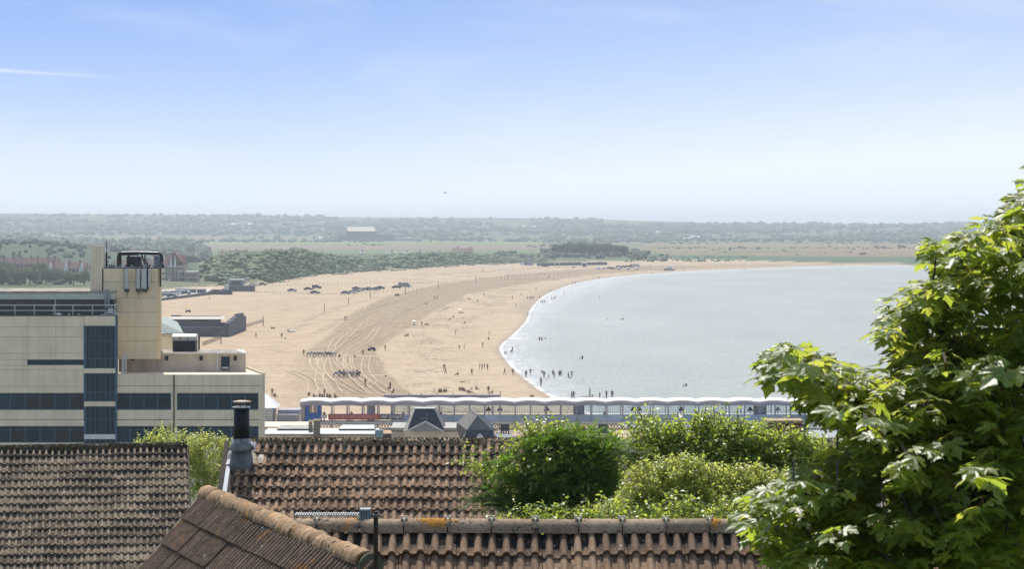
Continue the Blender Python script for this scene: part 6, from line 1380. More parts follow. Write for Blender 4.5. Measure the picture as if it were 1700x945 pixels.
PL = [
 (347.7,498,'walk',K,B,'alone on the sand in front of the low harbour wall'),(572,532.5,'stand',B,K,'in a dark huddle left of the tracks, far middle beach'),(574.5,532,'stand',N_,B,'right beside the dark huddle left of the tracks'),
 (450.7,546.5,'sit',B,B,'left of a pair near the white dinghy'),(455.3,546.5,'sit',K,N_,'right of a pair near the white dinghy'),(467.5,562,'stand','pink',K,'beside someone lying below the white dinghy'),(473,562.5,'lie','red',K,'below the white dinghy'),
 (425,561,'stand',K,B,'midway between the fence and the white dinghy'),(692.2,488,'stand',B,B,'right of the grey van'),(639.5,582.5,'stand',N_,B,'just right of the dark buggy'),(504,591,'stand',B,K,'at the left end of the donkey row'),
 (563.5,593,'sit',B,B,'just right of the donkey row'),(588,593.5,'sit',K,'brown','between the donkey row and the dark buggy'),(602.5,591,'stand','brown',K,'left below the dark buggy'),(674,558.7,'sit',B,K,'left of two on the sand edge right of the raked strip'),(677.5,558.7,'sit','grey',B,'right of two on the sand edge right of the raked strip'),
 (606.5,641.5,'stand',N_,B,'on the tracks between the resting donkeys and the pier'),(640,625.5,'lie','pink',N_,'at the right edge of the tracks above the gantry'),(645,648,'sit',B,B,'left of a small group above the gantry end'),(648,647,'stand','white',B,'in the middle of a small group above the gantry end'),(653.5,652.5,'sit','red',B,'right of a small group above the gantry end'),
 (538.5,659,'stand',B,N_,'tallest of the group above the pier booth'),(531,660.5,'sit','brown',B,'left in the group above the pier booth'),(535,661,'sit','white',K,'low in the group above the pier booth'),(543,660.5,'sit','grey',B,'right of centre in the group above the pier booth'),(547.5,661,'sit','blue',K,'further right in the group above the pier booth'),(556,661,'sit',B,'brown','rightmost of the group above the pier booth'),(521,660.5,'sit','brown',K,'left of the group above the pier booth'),(513,657.5,'sit',B,B,'leftmost above the pier booth'),
 (452,658,'stand','brown',K,'between the marquee and the pier booth'),(456,659.5,'sit','brown','grey','low on the sand beside the marquee tip'),
 (721,497,'stand','grey',K,'left of two beyond the raked strip'),(725.5,497,'stand',B,B,'right of two beyond the raked strip'),(707.7,506,'sit',B,K,'on the edge of the raked strip'),(740,513.5,'lie','brown',K,'right of the raked strip bend'),(777,498,'sit',B,B,'left of a pair in the middle of the beach'),(780.6,498,'sit',K,N_,'right of a pair in the middle of the beach'),(792.8,501,'sit','white',B,'a little right of the seated pair in the middle'),
 (763,520.5,'sit','white',B,'under a white sunshade'),(767.4,520,'sit',B,B,'right of the white sunshade'),(753,527.5,'sit',B,'red','below left of the white sunshade'),(747.3,531.5,'sit',K,B,'further below left of the white sunshade'),(771.6,538,'sit','brown',B,'straight below the white sunshade'),
 (687.4,541,'sit',B,K,'under a small white umbrella'),(700.3,541,'stand','brown',B,'left of three below the raked strip'),(706,540.5,'sit',K,B,'middle of three below the raked strip'),(710,540.5,'sit',B,'brown','right of three below the raked strip'),
 (850.5,497,'stand','grey',K,'left of the four walkers near the far waterline'),(855.8,509.6,'bend',K,B,'below left of the four walkers'),(804,492.5,'stand','brown',K,'near the dark weed patches, far middle'),
 (756.3,556.5,'stand',B,'brown','alone in the centre of the beach'),(812,558,'stand','grey',K,'above a seated person near the white sand patch'),(811,564.3,'sit',B,N_,'left above the white sand patch'),(801.5,577.5,'walk',B,B,'left of the white sand patch'),(762.5,581,'stand','pink','grey','left of two pale figures in mid beach',.8),(770.5,579.5,'stand','grey','pink','right of two pale figures in mid beach',.8),
 (737.4,615.6,'walk',B,K,'behind another walker above the sand rut'),(739.4,622.3,'walk',N_,B,'in front of another walker above the sand rut'),(760,623.5,'sit',B,K,'above the sand rut'),(783.3,624,'walk',K,N_,'right of the seated figure above the rut'),
 (796.5,615,'stand',B,B,'leftmost of the standing group near the wet sand'),(800.2,615,'stand',N_,K,'second in the standing group near the wet sand'),(804,612,'stand','brown',K,'small, in the middle of the standing group near the wet sand',.72),(809.2,615.6,'walk',B,'grey','rightmost of the standing group near the wet sand'),
 (837.8,622.8,'walk',B,N_,'at the left of two near the wet sand edge'),(851.4,623.5,'stand',K,B,'at the right of two near the wet sand edge'),(767.8,635.3,'lie',B,'brown','below the sand rut'),(762.5,649,'sit',B,N_,'left in the cluster behind the gantry beam'),(765.5,648.5,'sit',K,B,'middle in the cluster behind the gantry beam'),(768.2,649.3,'sit','grey',B,'right in the cluster behind the gantry beam'),
 (729.5,652,'sit','brown','grey','first of the four left on the gantry line'),(732.5,652,'sit','grey',K,'second of the four left on the gantry line'),(738,652,'sit','brown',B,'third of the four left on the gantry line'),(741.5,652,'sit',K,'brown','fourth of the four left on the gantry line'),(721,652.6,'stand','red',K,'small, left of the four on the gantry line',.6),
 (776.5,653.3,'sit',B,B,'dark, right of the cluster behind the beam'),(779.5,653.5,'sit','blue',K,'rightmost of the cluster behind the beam'),(770.5,650.5,'sit','red',K,'low in the cluster behind the beam'),(783.8,647.3,'sit','red',B,'small and alone right of the cluster',.7),(790.3,647.6,'sit','brown',B,'with legs stretched right of the cluster'),(811,654,'stand',B,B,'upright near the right end of the beam'),(817.5,654,'sit',N_,K,'low near the right end of the beam'),
 (911,462,'stand',K,'brown','alone on the far curve of sand'),(985.6,463.6,'stand',B,B,'left of two at the far waterline'),(994.6,463.6,'stand',K,B,'right of two at the far waterline'),(951,472.3,'stand','brown',K,'left of two on the far wet sand'),(955.6,472.1,'stand',K,'brown','right of two on the far wet sand'),(889.9,482.3,'stand','brown',B,'above the four far walkers'),(913.5,483.7,'stand',B,B,'right above the four far walkers'),(866,489.8,'sit','red',K,'left above the four far walkers'),
 (875.6,497.5,'stand','grey',B,'first of the four walkers near the far waterline'),(879.5,498,'stand',B,B,'second of the four walkers near the far waterline'),(882.7,497.2,'stand','brown',B,'third of the four walkers near the far waterline'),(885.7,497.5,'walk',K,B,'fourth of the four walkers near the far waterline'),(895.7,494.2,'sit','red',B,'between the four walkers and the shallows'),(876,525.8,'bend',B,B,'at the edge of the water in the bay bend'),
 (881.2,665,'stand','brown',K,'left of two small ones just above the pier canopy',.7),(884.7,664.5,'stand','grey',K,'right of two small ones just above the pier canopy',.7),
 (1081.4,455.2,'bend',K,B,'at the far waterline right of the parked cars'),(1105,450.7,'stand',B,K,'left below the far white boat'),(1134,449.6,'stand','red',K,'right of the far white boat'),(1016.7,454.2,'lie',K,B,'on the far sand left of the parked cars'),(1189,447.4,'walk',B,B,'on the narrow far spit, nearest one'),(1232,447.8,'stand',K,B,'first of two on the narrow far spit'),(1237,448.2,'stand','red',K,'second of two on the narrow far spit'),(1400,443.2,'stand',B,B,'at the far right tip of the sand')]
for p_ in PL: person(*p_)
# wading and swimming
SW = [(936.5,490,'stand',B,B,'tall, in the far shallows',1.15,.3),(898,503,'stand',B,B,'first of three in the shallows off the bend',1,.3),(901,503.2,'stand',K,B,'second of three in the shallows off the bend',1,.3),(904.2,503,'stand','grey',B,'third of three in the shallows off the bend',1,.3),
 (915.9,498,'stand',B,K,'first of three wading beyond the bend',1,.2),(919.6,498,'hands_on_hips',B,B,'second of three wading beyond the bend',1,.2),(922.5,496.5,'stand',K,B,'third of three wading beyond the bend',1,.2),(995.3,495,'stand',B,B,'deeper out, far middle water',1,.75),(950,488,'stand',K,K,'swimming in the far shallows',1,1.3),(975,497,'stand',K,K,'swimming out beyond the waders',1,1.35),
 (838.2,590,'bend',N_,B,'with a dark bundle at the narrowest point',1,.1),(850.4,584.5,'stand',B,N_,'tall with a child in the wash',1,.2),(848.6,586,'bend',N_,B,'small, beside a tall one in the wash',.75,.1),(895.6,565.5,'stand',B,B,'left of a pair off the point',1,.55),(899.6,566,'stand',K,B,'right of a pair off the point',1,.5),(905.5,563,'stand',B,K,'swimming just right of the pair off the point',1,1.3),(913.8,563,'stand',K,K,'swimming further right of the pair',1,1.4),
 (966.7,597,'stand',B,B,'alone in open water',1.05,.6),(963,596,'stand',K,K,'swimming beside the lone stander',1,1.4),(873.3,628,'stand',B,N_,'first at the water edge below the point',1.12,.05),(880.7,623,'arms_out','grey',K,'leaning with arms out in the wash',1,.1),(898,641,'stand',B,'grey','tall, at the water edge near the pier',1.2,.05),(900.7,620.5,'bend',B,B,'left of the dark waders row',1,.4),(903.3,627.5,'stand',B,K,'upright beside the bending wader',1.05,.2),(911,627.5,'stand',B,B,'crouched low in the middle of the waders',1,1.0),(907.7,631.5,'stand',K,K,'swimming below the waders',1,1.4),
 (918.2,623.2,'stand',B,B,'third cluster, back one',1,.4),(920.7,627.5,'arms_out',N_,B,'third cluster, front one with arms out',.9,.3),(928.4,623.5,'stand',K,B,'fourth cluster, left one',1,.5),(931.1,624.2,'hands_on_hips',B,B,'fourth cluster, right one',1,.4),(943.7,627.8,'hands_on_hips',B,N_,'fifth cluster, left one',1,.4),(949.3,625.6,'arms_out',B,B,'in the fifth cluster, arms up',1,.3),(947,628.5,'stand',K,B,'fifth cluster, low one',.7,.8),
 (949.2,663,'stand',K,B,'left of two just above the canopy',1,.05),(952.1,663,'hands_on_hips',B,B,'right of two just above the canopy',1.05,.05),(967,664.5,'stand','brown',B,'first in a low row above the canopy',1,.9),(970.5,664.5,'stand','red',B,'second in a low row above the canopy',1,.95),(973.5,664.5,'stand',B,B,'third in a low row above the canopy',1,.85),(976.5,664.5,'stand','brown',K,'fourth in a low row above the canopy',1,.9),(980,664.5,'stand',B,'red','fifth in a low row above the canopy',1,.9),(979.3,660,'arms_out',B,N_,'jumping tall above the low row',1.25,.1),(983.7,661,'bend','grey',K,'pale, right of the jumping one',.8,.2),
 (995.6,662.3,'stand','grey','red','slim, between two groups above the canopy',.85,.1),(1006.7,662.3,'hands_on_hips','grey',B,'left of the last pair above the canopy',1.1,.1),(1016.3,662.3,'stand','grey',N_,'rightmost above the canopy',1.1,.1),
 (1009,531,'stand',K,B,'swimming far out, left one',1,1.15),(1030.5,531,'stand',B,B,'swimming far out, middle one',1,1.2),(1034.4,531,'hands_on_hips',B,B,'far out, right one, chest deep',1,1.0),(1134.7,642,'stand',B,B,'swimming in the open bay, left of two',1,1.35),(1139.4,642,'bend',B,B,'swimming in the open bay, right of two',1,.55)]
for (a, b, c, d, e, w_, s_, dp) in SW: person(a, b, c, d, e, w_, s_, dp, at=((a-850)/F*dist(b, 0), dist(b, 0), 0))
for o in [o for o in COL.objects if o.name.startswith('person')]:
    if float(shore_d(np.array([o.location.x]), np.array([o.location.y]))[0]) < 0: o['group'] = 'people in the sea'
# people on the pier
for i, (px_, tp, lab) in enumerate(((537.5,'brown','beside the blue booth on the pier'),(579,'grey','left of a standing pair on the pier above the red banner'),(583,'blue','right of a standing pair on the pier above the red banner'),(650,'dark','under the left gantry post on the pier'),(669,'dark','above the end of the black banner'),(732,'dark','between the two slate turrets on the pier'),(1004,'navy','behind the balustrade above the bushes'))):
    o = person(px_, 0, 'stand', tp, 'dark', lab, at=(qx(px_), PD+1.2, deckz)); o['group'] = 'people on the pier'
# ------------------------------------------------------------------ donkeys
def donkey_mesh(mcol):
    pts = dict(rump=(-.48,0,.98), mid=(0,0,.92), chest=(.45,0,.98), neck=(.66,0,1.18), poll=(.84,0,1.38), muz=(1.10,0,1.12), e1=(.82,-.08,1.62), e2=(.82,.08,1.62), tail=(-.66,0,.75), tail2=(-.7,0,.45))
    ks = list(pts); ed = [('rump','mid'),('mid','chest'),('chest','neck'),('neck','poll'),('poll','muz'),('poll','e1'),('poll','e2'),('rump','tail'),('tail','tail2')]
    rd = dict(rump=.24, mid=.27, chest=.25, neck=.15, poll=.12, muz=.075, e1=.03, e2=.03, tail=.04, tail2=.03)
    for s_, sx_ in (('a', -.13), ('b', .13)):
        for nm_, at, x0 in (('h', 'rump', -.52), ('f', 'chest', .44)):
            pts[nm_+s_+'1'] = (x0+(.04 if nm_ == 'h' else 0), sx_, .62); pts[nm_+s_+'2'] = (x0+(-.1 if nm_ == 'h' else .02), sx_, .42); pts[nm_+s_+'3'] = (x0, sx_, .04)
            ed += [(at, nm_+s_+'1'), (nm_+s_+'1', nm_+s_+'2'), (nm_+s_+'2', nm_+s_+'3')]; rd[nm_+s_+'1'] = .09; rd[nm_+s_+'2'] = .055; rd[nm_+s_+'3'] = .05
    ks = list(pts); me = bpy.data.meshes.new('body'); me.from_pydata([pts[k] for k in ks], [(ks.index(a), ks.index(b)) for a, b in ed], []); o = bpy.data.objects.new('body', me); COL.objects.link(o)
    o.modifiers.new('s', 'SKIN'); o.modifiers.new('d', 'SUBSURF').levels = 1
    for i, k in enumerate(ks): me.skin_vertices[0].data[i].radius = (rd[k], rd[k]); me.skin_vertices[0].data[i].use_root = (k == 'mid')
    bpy.context.view_layer.update(); out = bpy.data.meshes.new_from_object(o.evaluated_get(bpy.context.evaluated_depsgraph_get())); bpy.data.objects.remove(o)
    out.materials.clear(); out.materials.append(mcol); out.polygons.foreach_set('use_smooth', [True]*len(out.polygons)); return out
DK = [donkey_mesh(mat('grey_donkey_coat', (.30,.28,.26), .9)), donkey_mesh(mat('brown_donkey_coat', (.10,.075,.06), .9)), donkey_mesh(mat('white_donkey_coat', (.62,.60,.56), .9))]
sb = MB(); sb.tube([(-.22,0,1.16),(0,0,1.2),(.22,0,1.18)], [.17,.15,.17], 10); sadm = [sb.mesh('saddle', CM[k]) for k in ('blue', 'red')]
ORD = ['first','second','third','fourth','fifth','sixth','seventh','eighth','ninth','tenth']
def donkey(px, py, k, lab, grp, rot):
    q_ = gpt(px, py); r = thing('donkey', lab, 'donkey', q_, grp, world=False); r.rotation_euler.z = rot
    link('body', DK[k], r); link('saddle', sadm[(k+int(px)) % 2], r)
cn = ['grey', 'brown', 'white']
for i in range(10):
    k = (0, 2, 1, 2, 0, 2, 2, 1, 0, 2)[i]; donkey(512.5+4.7*i, 593+.15*math.sin(i*2), k, '%s donkey with a saddle, %s from the left in the long row' % (cn[k], ORD[i]), 'donkeys in the long row', math.pi if i % 3 else .6)
for g_, (x0, nm) in enumerate(((558, 'left resting group'), (580, 'right resting group'))):
    for i in range(4):
        k = (0, 2, 1, 0)[i] if g_ == 0 else (2, 0, 2, 1)[i]; donkey(x0+4.6*i, 626.5+(i % 2)*.8, k, '%s donkey, %s from the left in the %s' % (cn[k], ORD[i], nm), 'donkeys in the '+nm, .4+1.7*i)
    for i in range(2): person(x0+6+7*i, 625.4, 'stand', ('navy', 'blue')[i], 'black', '%s helper with the %s of donkeys' % (('left', 'right')[i], nm))
# ------------------------------------------------------------------ vehicles
GLS = mat('car_glass', (.02,.025,.03), .15, spec=.6); TYRE = mat('tyre_rubber', (.02,.02,.02), .9); RIM = mat('wheel_rim', (.4,.4,.42), .4, metal=.8)
LAMP = mat('headlamp_glass', (.7,.7,.68), .2); TAIL = mat('tail_lamp_red', (.35,.02,.02), .3)
wh = MB(); wh.tube([(0,-.1,0),(0,.1,0)], .32, 14); WHM = wh.mesh('wheel', TYRE); wr = MB(); wr.tube([(0,-.115,0),(0,.115,0)], .19, 10); WRM = wr.mesh('rim', RIM)
PROF = {'car': ([(-2.1,.35),(-2.15,.75),(-1.95,.98),(-1.45,1.05),(-.95,1.42),(.25,1.46),(.95,1.0),(1.85,.86),(2.1,.7),(2.12,.35)], .85, ((-1.35,1.08,-.92,1.36,.22,1.40,.82,1.03))),
        'suv': ([(-2.1,.4),(-2.15,1.0),(-2.0,1.7),(-1.8,1.8),(.35,1.8),(1.0,1.2),(2.0,1.05),(2.2,.8),(2.2,.4)], .92, ((-1.9,1.2,-1.75,1.68,.3,1.68,.85,1.22))),
        'van': ([(-2.8,.4),(-2.85,2.3),(-2.7,2.45),(1.2,2.45),(1.5,2.35),(2.1,1.45),(2.8,1.15),(2.9,.8),(2.9,.4)], 1.0, ((1.15,1.5,1.3,2.2,1.45,2.2,1.95,1.5)))}
VM = {}
def vehicle(px, py, kind, col, label, rot, group='vehicles parked on the beach', z=None, grnd=None):
    pr, hw, wn_ = PROF[kind]; q_ = gpt(px, py) if grnd is None else Vector(grnd); r = thing('parked_'+('van' if kind == 'van' else 'car'), label, 'van' if kind == 'van' else 'car', q_, group, world=False); r.rotation_euler.z = rot; r.scale = (1.28, 1.2, 1.2)
    key = (kind, col)
    if key not in VM:
        m_ = MB(); n = len(pr); v = []
        for s_ in (-1, 1):
            for (x, z_) in pr: v.append((x, s_*hw*(1 if z_ < 1.05 or kind == 'van' else .84), z_))
        m_.poly(v, [tuple(range(n)), tuple(range(2*n-1, n-1, -1))]+[(i, (i+1) % n, n+(i+1) % n, n+i)[::-1] for i in range(n)])
        pm_ = bpy.data.materials.get('paint_'+'_'.join(map(str, col))) or mat('paint_'+'_'.join(map(str, col)), col, .3, spec=.5)
        bmh = m_.mesh('body', pm_); g = MB(); a = wn_
        for s_ in (-1, 1):
            w_ = s_*(hw*(.95 if kind == 'van' else .90)+(.06 if kind == 'van' else .02)); g.poly([(a[0], w_*1.03, a[1]), (a[6], w_*1.03, a[7]), (a[4], w_*.96, a[5]), (a[2], w_*.96, a[3])], [(0,1,2,3) if s_ < 0 else (3,2,1,0)])
        i = 5 if kind == 'car' else (4 if kind != 'van' else 4); (xa, za), (xb, zb) = pr[i], pr[i+1]; hw2 = hw*.8
        g.poly([(xa+.03, -hw2, za-.0), (xb+.05, -hw2, zb+.04), (xb+.05, hw2, zb+.04), (xa+.03, hw2, za)], [(0,1,2,3)])
        VM[key] = (bmh, g.mesh('window', GLS), MB())
    bmh, gm_, _ = VM[key]; link('body', bmh, r); link('window', gm_, r)
    for sx_ in (-1, 1):
        for sy_ in (-1, 1):
            w_ = link('wheel', WHM, r, loc=(sx_*(1.35 if kind != 'van' else 1.8), sy_*(hw-.08), .32)); link('rim', WRM, w_)
        hl = link('headlight', HLM, r, loc=(pr[-2][0]-.02, sx_*hw*.7, .72)); tl_ = link('tail_light', TLM, r, loc=(pr[1][0]+.02, sx_*hw*.75, .85))
HLM = boxmesh('headlight', .06, .3, .16, LAMP); TLM = boxmesh('tail_light', .06, .25, .2, TAIL)
for m__ in (HLM, TLM): m__.transform(Matrix.Translation((-.03, -.14, -.08)))
dkb, nvy, slv, wht, gry = (.02,.022,.03), (.03,.045,.09), (.35,.37,.40), (.72,.72,.72), (.14,.15,.17)
VL = [(485,484.5,'car',(.13,.17,.24),'silver-blue car parked alone, leftmost on the open sand',.1),(512,482,'car',dkb,'dark car parked left of the tall dark van-like car',.05),(526,479.5,'suv',nvy,'tall dark blue car behind two others',-.1),(523,488,'car',dkb,'dark car nearest the sea of the left group',.15),
 (574,488.5,'car',(.10,.14,.22),'blue-grey car, left end of the long group of cars',.0),(583.5,488,'car',wht,'white car, second in the long group',.05),(590,485.5,'car',slv,'silver car, third in the long group',.1),(597,484,'car',wht,'white car in the middle of the long group',.0),(592,481,'car',dkb,'black car behind the white ones in the long group',.1),(605,483,'car',nvy,'dark blue car, right of the middle in the long group',.05),(613,481.5,'car',(.12,.15,.2),'slate blue car in the right half of the long group',.0),(619.5,483,'car',slv,'silver car in front of the dark ones, right half of the long group',.1),(625.5,481.5,'car',gry,'grey car near the right end of the long group',.05),(631.5,480,'car',nvy,'dark car at the right end of the long group',-.1),(658,479,'car',dkb,'dark car just left of the grey van',.1),(671.5,477.5,'van',(.22,.27,.31),'large grey-blue van parked on the sand',-.15)]
for v_ in VL: vehicle(*v_)
for i, (x, y, kd, c, lb) in enumerate(((1028,445.4,'suv',slv,'silver car, left of the far group'),(1034,444.6,'car',nvy,'dark car, second of the far group'),(1040,444,'car',gry,'grey car, third of the far group'),(1046,444.4,'car',dkb,'black car, fourth of the far group'),(1051,443.2,'suv',gry,'tall grey car, fifth of the far group'),(1056,443.8,'van',wht,'white van at the right end of the far group'),(1017,447,'car',dkb,'dark car right of two white tents on the far sand'),(1012,446.6,'car',(.1,.14,.22),'blue car between the white tents and dark car'),(1107,449.4,'car',slv,'small silver vehicle with a trailer near the far waterline'),(900,442.5,'car',gry,'grey car beside the far white container'),(906,443.6,'car',dkb,'dark car right of the grey one by the container'))):
    vehicle(x, y, kd, c, lb, random.uniform(-.3, .3), 'vehicles on the far sand')
def small(name, label, cat, px, py, build, group=None, rot=0):
    q_ = gpt(px, py); r = thing(name, label, cat, q_, group, world=False); r.rotation_euler.z = rot; build(r); return r
def tentb(c):
    def f(r):
        b = MB(); b.poly([(-1.6,-1.3,0),(1.6,-1.3,0),(1.6,1.3,0),(-1.6,1.3,0),(-1.6,-1.3,1.1),(1.6,-1.3,1.1),(1.6,1.3,1.1),(-1.6,1.3,1.1),(0,0,2.3)], [(0,1,5,4),(1,2,6,5),(2,3,7,6),(3,0,4,7),(4,5,8),(5,6,8),(6,7,8),(7,4,8)]); b.obj('canvas', c, r)
        b = MB(); b.box(-.4,.4,-1.36,-1.31,0,1.0); b.obj('door_flap', M['steel'], r)
    return f
for i, (x, y, lb) in enumerate(((1028,448,'white tent below the left of the far cars'),(1042,448,'larger white tent in front of the far cars'),(1057.5,448,'white tent right of the larger one'),(1002,447,'white tent at the left of the far beach camp'),(993.5,447,'small white tent, leftmost of the far beach camp'))): small('tent', lb, 'tent', x, y, tentb(M['white']), 'tents on the far sand')
def kioskb(h):
    def f(r):
        b = MB(); b.box(-2.1,2.1,-1.4,1.4,.9,h); b.obj('cabin', M['white'], r)
        b = MB(); b.box(-1.5,1.5,-1.46,-1.41,1.4,h-.8); b.obj('window', GLS, r)
        b = MB(); b.box(-2.4,2.4,-1.7,1.7,h+.002,h+.25); b.obj('roof', M['white'], r)
        for a in (-1.9, 1.9): b = MB(); b.box(a-.12,a+.12,-1.3,1.3,0,.898); b.obj('leg', M['wood'], r)
    return f
small('beach_hut', 'white lookout hut on legs, left one on the far sand', 'hut', 925, 443.2, kioskb(4.2), 'huts on the far sand'); small('beach_hut', 'dark-fronted hut with white roof, right one on the far sand', 'hut', 970, 445.2, kioskb(4.6), 'huts on the far sand')
def contb(r):
    b = MB(); b.box(-4,4,-1.5,1.5,.2,3.6); b.obj('shell', mat('lilac_container', (.42,.40,.46), .6), r)
    b = MB(); b.box(-7.6,-4.1,-1.2,1.2,.6,3.0); b.obj('annexe', M['white'], r)
    b = MB(); b.box(-3.6,-2.2,-1.55,-1.51,.4,2.8); b.obj('door', M['steel'], r)
small('container', 'pale lilac container with a white annexe where the dunes meet the far beach', 'container', 878, 441, contb)
small('boat_trailer', 'yellow-topped low boat on the sand between the two far huts', 'boat', 952.5, 444.3, lambda r: [MB_b(r)])  if False else None
def boatb(r):
    b = MB(); b.poly([(-2.2,-.8,.7),(1.4,-.8,.75),(2.6,0,.9),(1.4,.8,.75),(-2.2,.8,.7),(-2,-.4,.1),(1.5,-.3,.1),(1.5,.3,.1),(-2,.4,.1)], [(0,1,6,5),(1,2,6),(2,3,7,6),(3,4,8,7),(4,0,5,8),(5,6,7,8),(0,4,3,2,1)]); b.obj('hull', M['white'], r)
    b = MB(); b.box(-.8,.6,-.5,.5,.76,1.3); b.obj('cover', mat('yellow_cover', (.62,.58,.20), .7), r)
small('boat', 'small boat with a yellow cover between the two far huts', 'boat', 953, 444.4, boatb)
small('inflatable_dinghy', 'white and grey inflatable dinghy on the sand left of the tracks', 'dinghy', 484, 551.3, lambda r: dinghy(r)) if False else None
def dinghyb(r):
    b = MB(); b.tube([(-1.2,-.6,.3),(.6,-.65,.3),(1.5,0,.55),(.6,.65,.3),(-1.2,.6,.3)], .26, 10); b.obj('tube', M['white'], r, True)
    b = MB(); b.box(-1.2,.5,-.5,.5,.15,.32); b.box(-1.3,-1.15,-.5,.5,.2,1.0); b.obj('floor', M['grey'], r)
small('inflatable_dinghy', 'white inflatable dinghy tilted on the sand left of the tracks', 'dinghy', 484, 551.5, dinghyb, rot=.4)
def buggyb(r):
    b = MB(); b.box(-1.0,1.0,-.5,.5,.35,.75); b.box(-.3,.9,-.45,.45,.75,1.0); b.obj('body', CM['navy'], r)
    b = MB(); b.bar((-.9,-.4,.75),(-.7,-.4,1.6),.06); b.bar((-.9,.4,.75),(-.7,.4,1.6),.06); b.bar((-.75,-.45,1.6),(-.75,.45,1.6),.06); b.bar((-.7,0,1.6),(.8,0,1.0),.06); b.obj('roll_bar', M['black'], r)
    for a in (-.75,.8):
        for c in (-.6,.6): link('wheel', WHM, r, loc=(a, c, .32))
small('beach_buggy', 'dark beach buggy at the right edge of the tracks, above the first rut', 'buggy', 617, 582.8, buggyb, 'buggies on the sand', .2); small('beach_buggy', 'low dark buggy parked behind the seawater pool', 'buggy', 312, 519, buggyb, 'buggies on the sand', 0); small('beach_buggy', 'small dark buggy right of the long group of cars', 'buggy', 659, 491.5, buggyb, 'buggies on the sand', .3)
def shadeb(r):
    b = MB(); b.bar((0,0,0),(0,0,1.7),.05); b.obj('pole', M['grey'], r); b = MB(); n = 10; b.v.append((0,0,2.0))
    for k in range(n): b.v.append((1.1*math.cos(k*.628), 1.1*math.sin(k*.628), 1.55))
    for k in range(n): b.f.append((0,1+k,1+(k+1) % n)); b.mi.append(0)
    b.obj('canopy', M['white'], r)
small('sunshade', 'larger white sunshade over two people in mid beach', 'sunshade', 763.5, 520, shadeb, 'sunshades'); small('sunshade', 'small white umbrella at the edge of the raked strip', 'sunshade', 687.5, 540.5, shadeb, 'sunshades')
# ------------------------------------------------------------------ posts and fences on the beach
pb = MB(); pb.box(-.09,.09,-.09,.09,-.3,1.25); PBM = pb.mesh('post', M['wood']); pk = 0
def posts(L, n, lab, grp='low posts along the beach parking', jit=1.0, hs=(.7, 1.2)):
    L = np.array(L, float); d = np.r_[0, np.cumsum(np.hypot(*(L[1:]-L[:-1]).T))]
    for t in np.linspace(0, d[-1], n):
        x = np.interp(t, d, L[:, 0])+random.uniform(-.4, .4)*jit; y = np.interp(t, d, L[:, 1])
        o = link('post', PBM); o.name = 'beach_post'; o.location = gpt(x, y); o.scale.z = random.uniform(*hs); tag(o, lab, 'post', grp)
posts([(386,485),(440,487),(520,489),(560,489.5)], 40, 'low weathered post in the row on the sea side of the left parked cars'); posts([(440,476),(520,474),(620,471.5),(700,466)], 44, 'low weathered post in the row between the parked cars and the dunes'); posts([(565,491),(640,486),(700,480)], 20, 'low weathered post in the row in front of the long car group and van')
GP2 = dict(grp='posts across the far beach', hs=(.9, 1.5))
posts([(735,459),(780,454),(860,448.5),(930,444.5),(1010,441)], 58, 'small dark post in the long line climbing towards the far dark sea wall', **GP2); posts([(790,465),(850,460),(900,457.5),(960,455)], 26, 'small dark post in the line above the four far walkers', **GP2); posts([(826,467),(860,465),(925,465)], 18, 'small dark post in the short line behind a tall pole on the far beach', **GP2); posts([(1060,443.5),(1130,444.5),(1150,445)], 26, 'small dark post in the line right of the far parked cars', **GP2); posts([(1058,447.5),(1080,447.6)], 6, 'small dark post below the far cars, close to the water', **GP2)
TP = [(538.5,518.5,15,'nearest the parked cars on the left'),(578.8,505.5,11,'right of the nearest tall post'),(614.5,496,12,'below the right half of the long car group'),(673,489,14,'in front of the grey van'),(727.5,480,13,'right of the van'),(790,470,12,'in the middle far beach'),(801,452,8,'by the marram line'),(843,462,8,'left of the far bend'),(437,541,16,'at the end of the slatted fence'),(367,571,18,'at the near end of the slatted fence'),(405,548,7,'by the corner of the seawater pool'),(1079,445,5,'by the far row of posts')]
for (x, y, h_, lb) in TP:
    q_ = gpt(x, y); hh = h_*q_.y/F; r = thing('beach_pole', 'tall timber pole on the sand, '+lb, 'pole', q_, 'tall poles on the beach', world=False)
    b = MB(); b.tube([(0,0,-.4),(0,0,hh)], [.16,.11], 7); b.obj('shaft', M['wood'], r); b = MB(); b.box(-.16,.16,-.16,.16,hh,hh+.12); b.obj('cap', M['grey'], r)
def slat_fence(a, c, n, lab, h=1.3):
    A, C_ = gpt(*a), gpt(*c); r = thing('slatted_fence', lab, 'fence', A, 'slatted fences at the pool', world=False)
    b = MB(); b.bar((0,0,h*.8), C_-A+Vector((0,0,h*.8)), .06, .1); b.bar((0,0,h*.3), C_-A+Vector((0,0,h*.3)), .06, .1); b.obj('rail', M['wood'], r)
    sm = boxmesh('slat', .14, .05, h, mat('sandy_slat', (.26,.20,.14), .9))
    for i in range(n): o = link('slat', sm, r); o.location = (C_-A)*(i/(n-1)); o.scale.z = random.uniform(.8, 1.15)
slat_fence((405,545), (437,535), 22, 'slatted sand fence running right from the seawater pool'); slat_fence((336,575), (367,563), 22, 'slatted sand fence below the seawater pool')
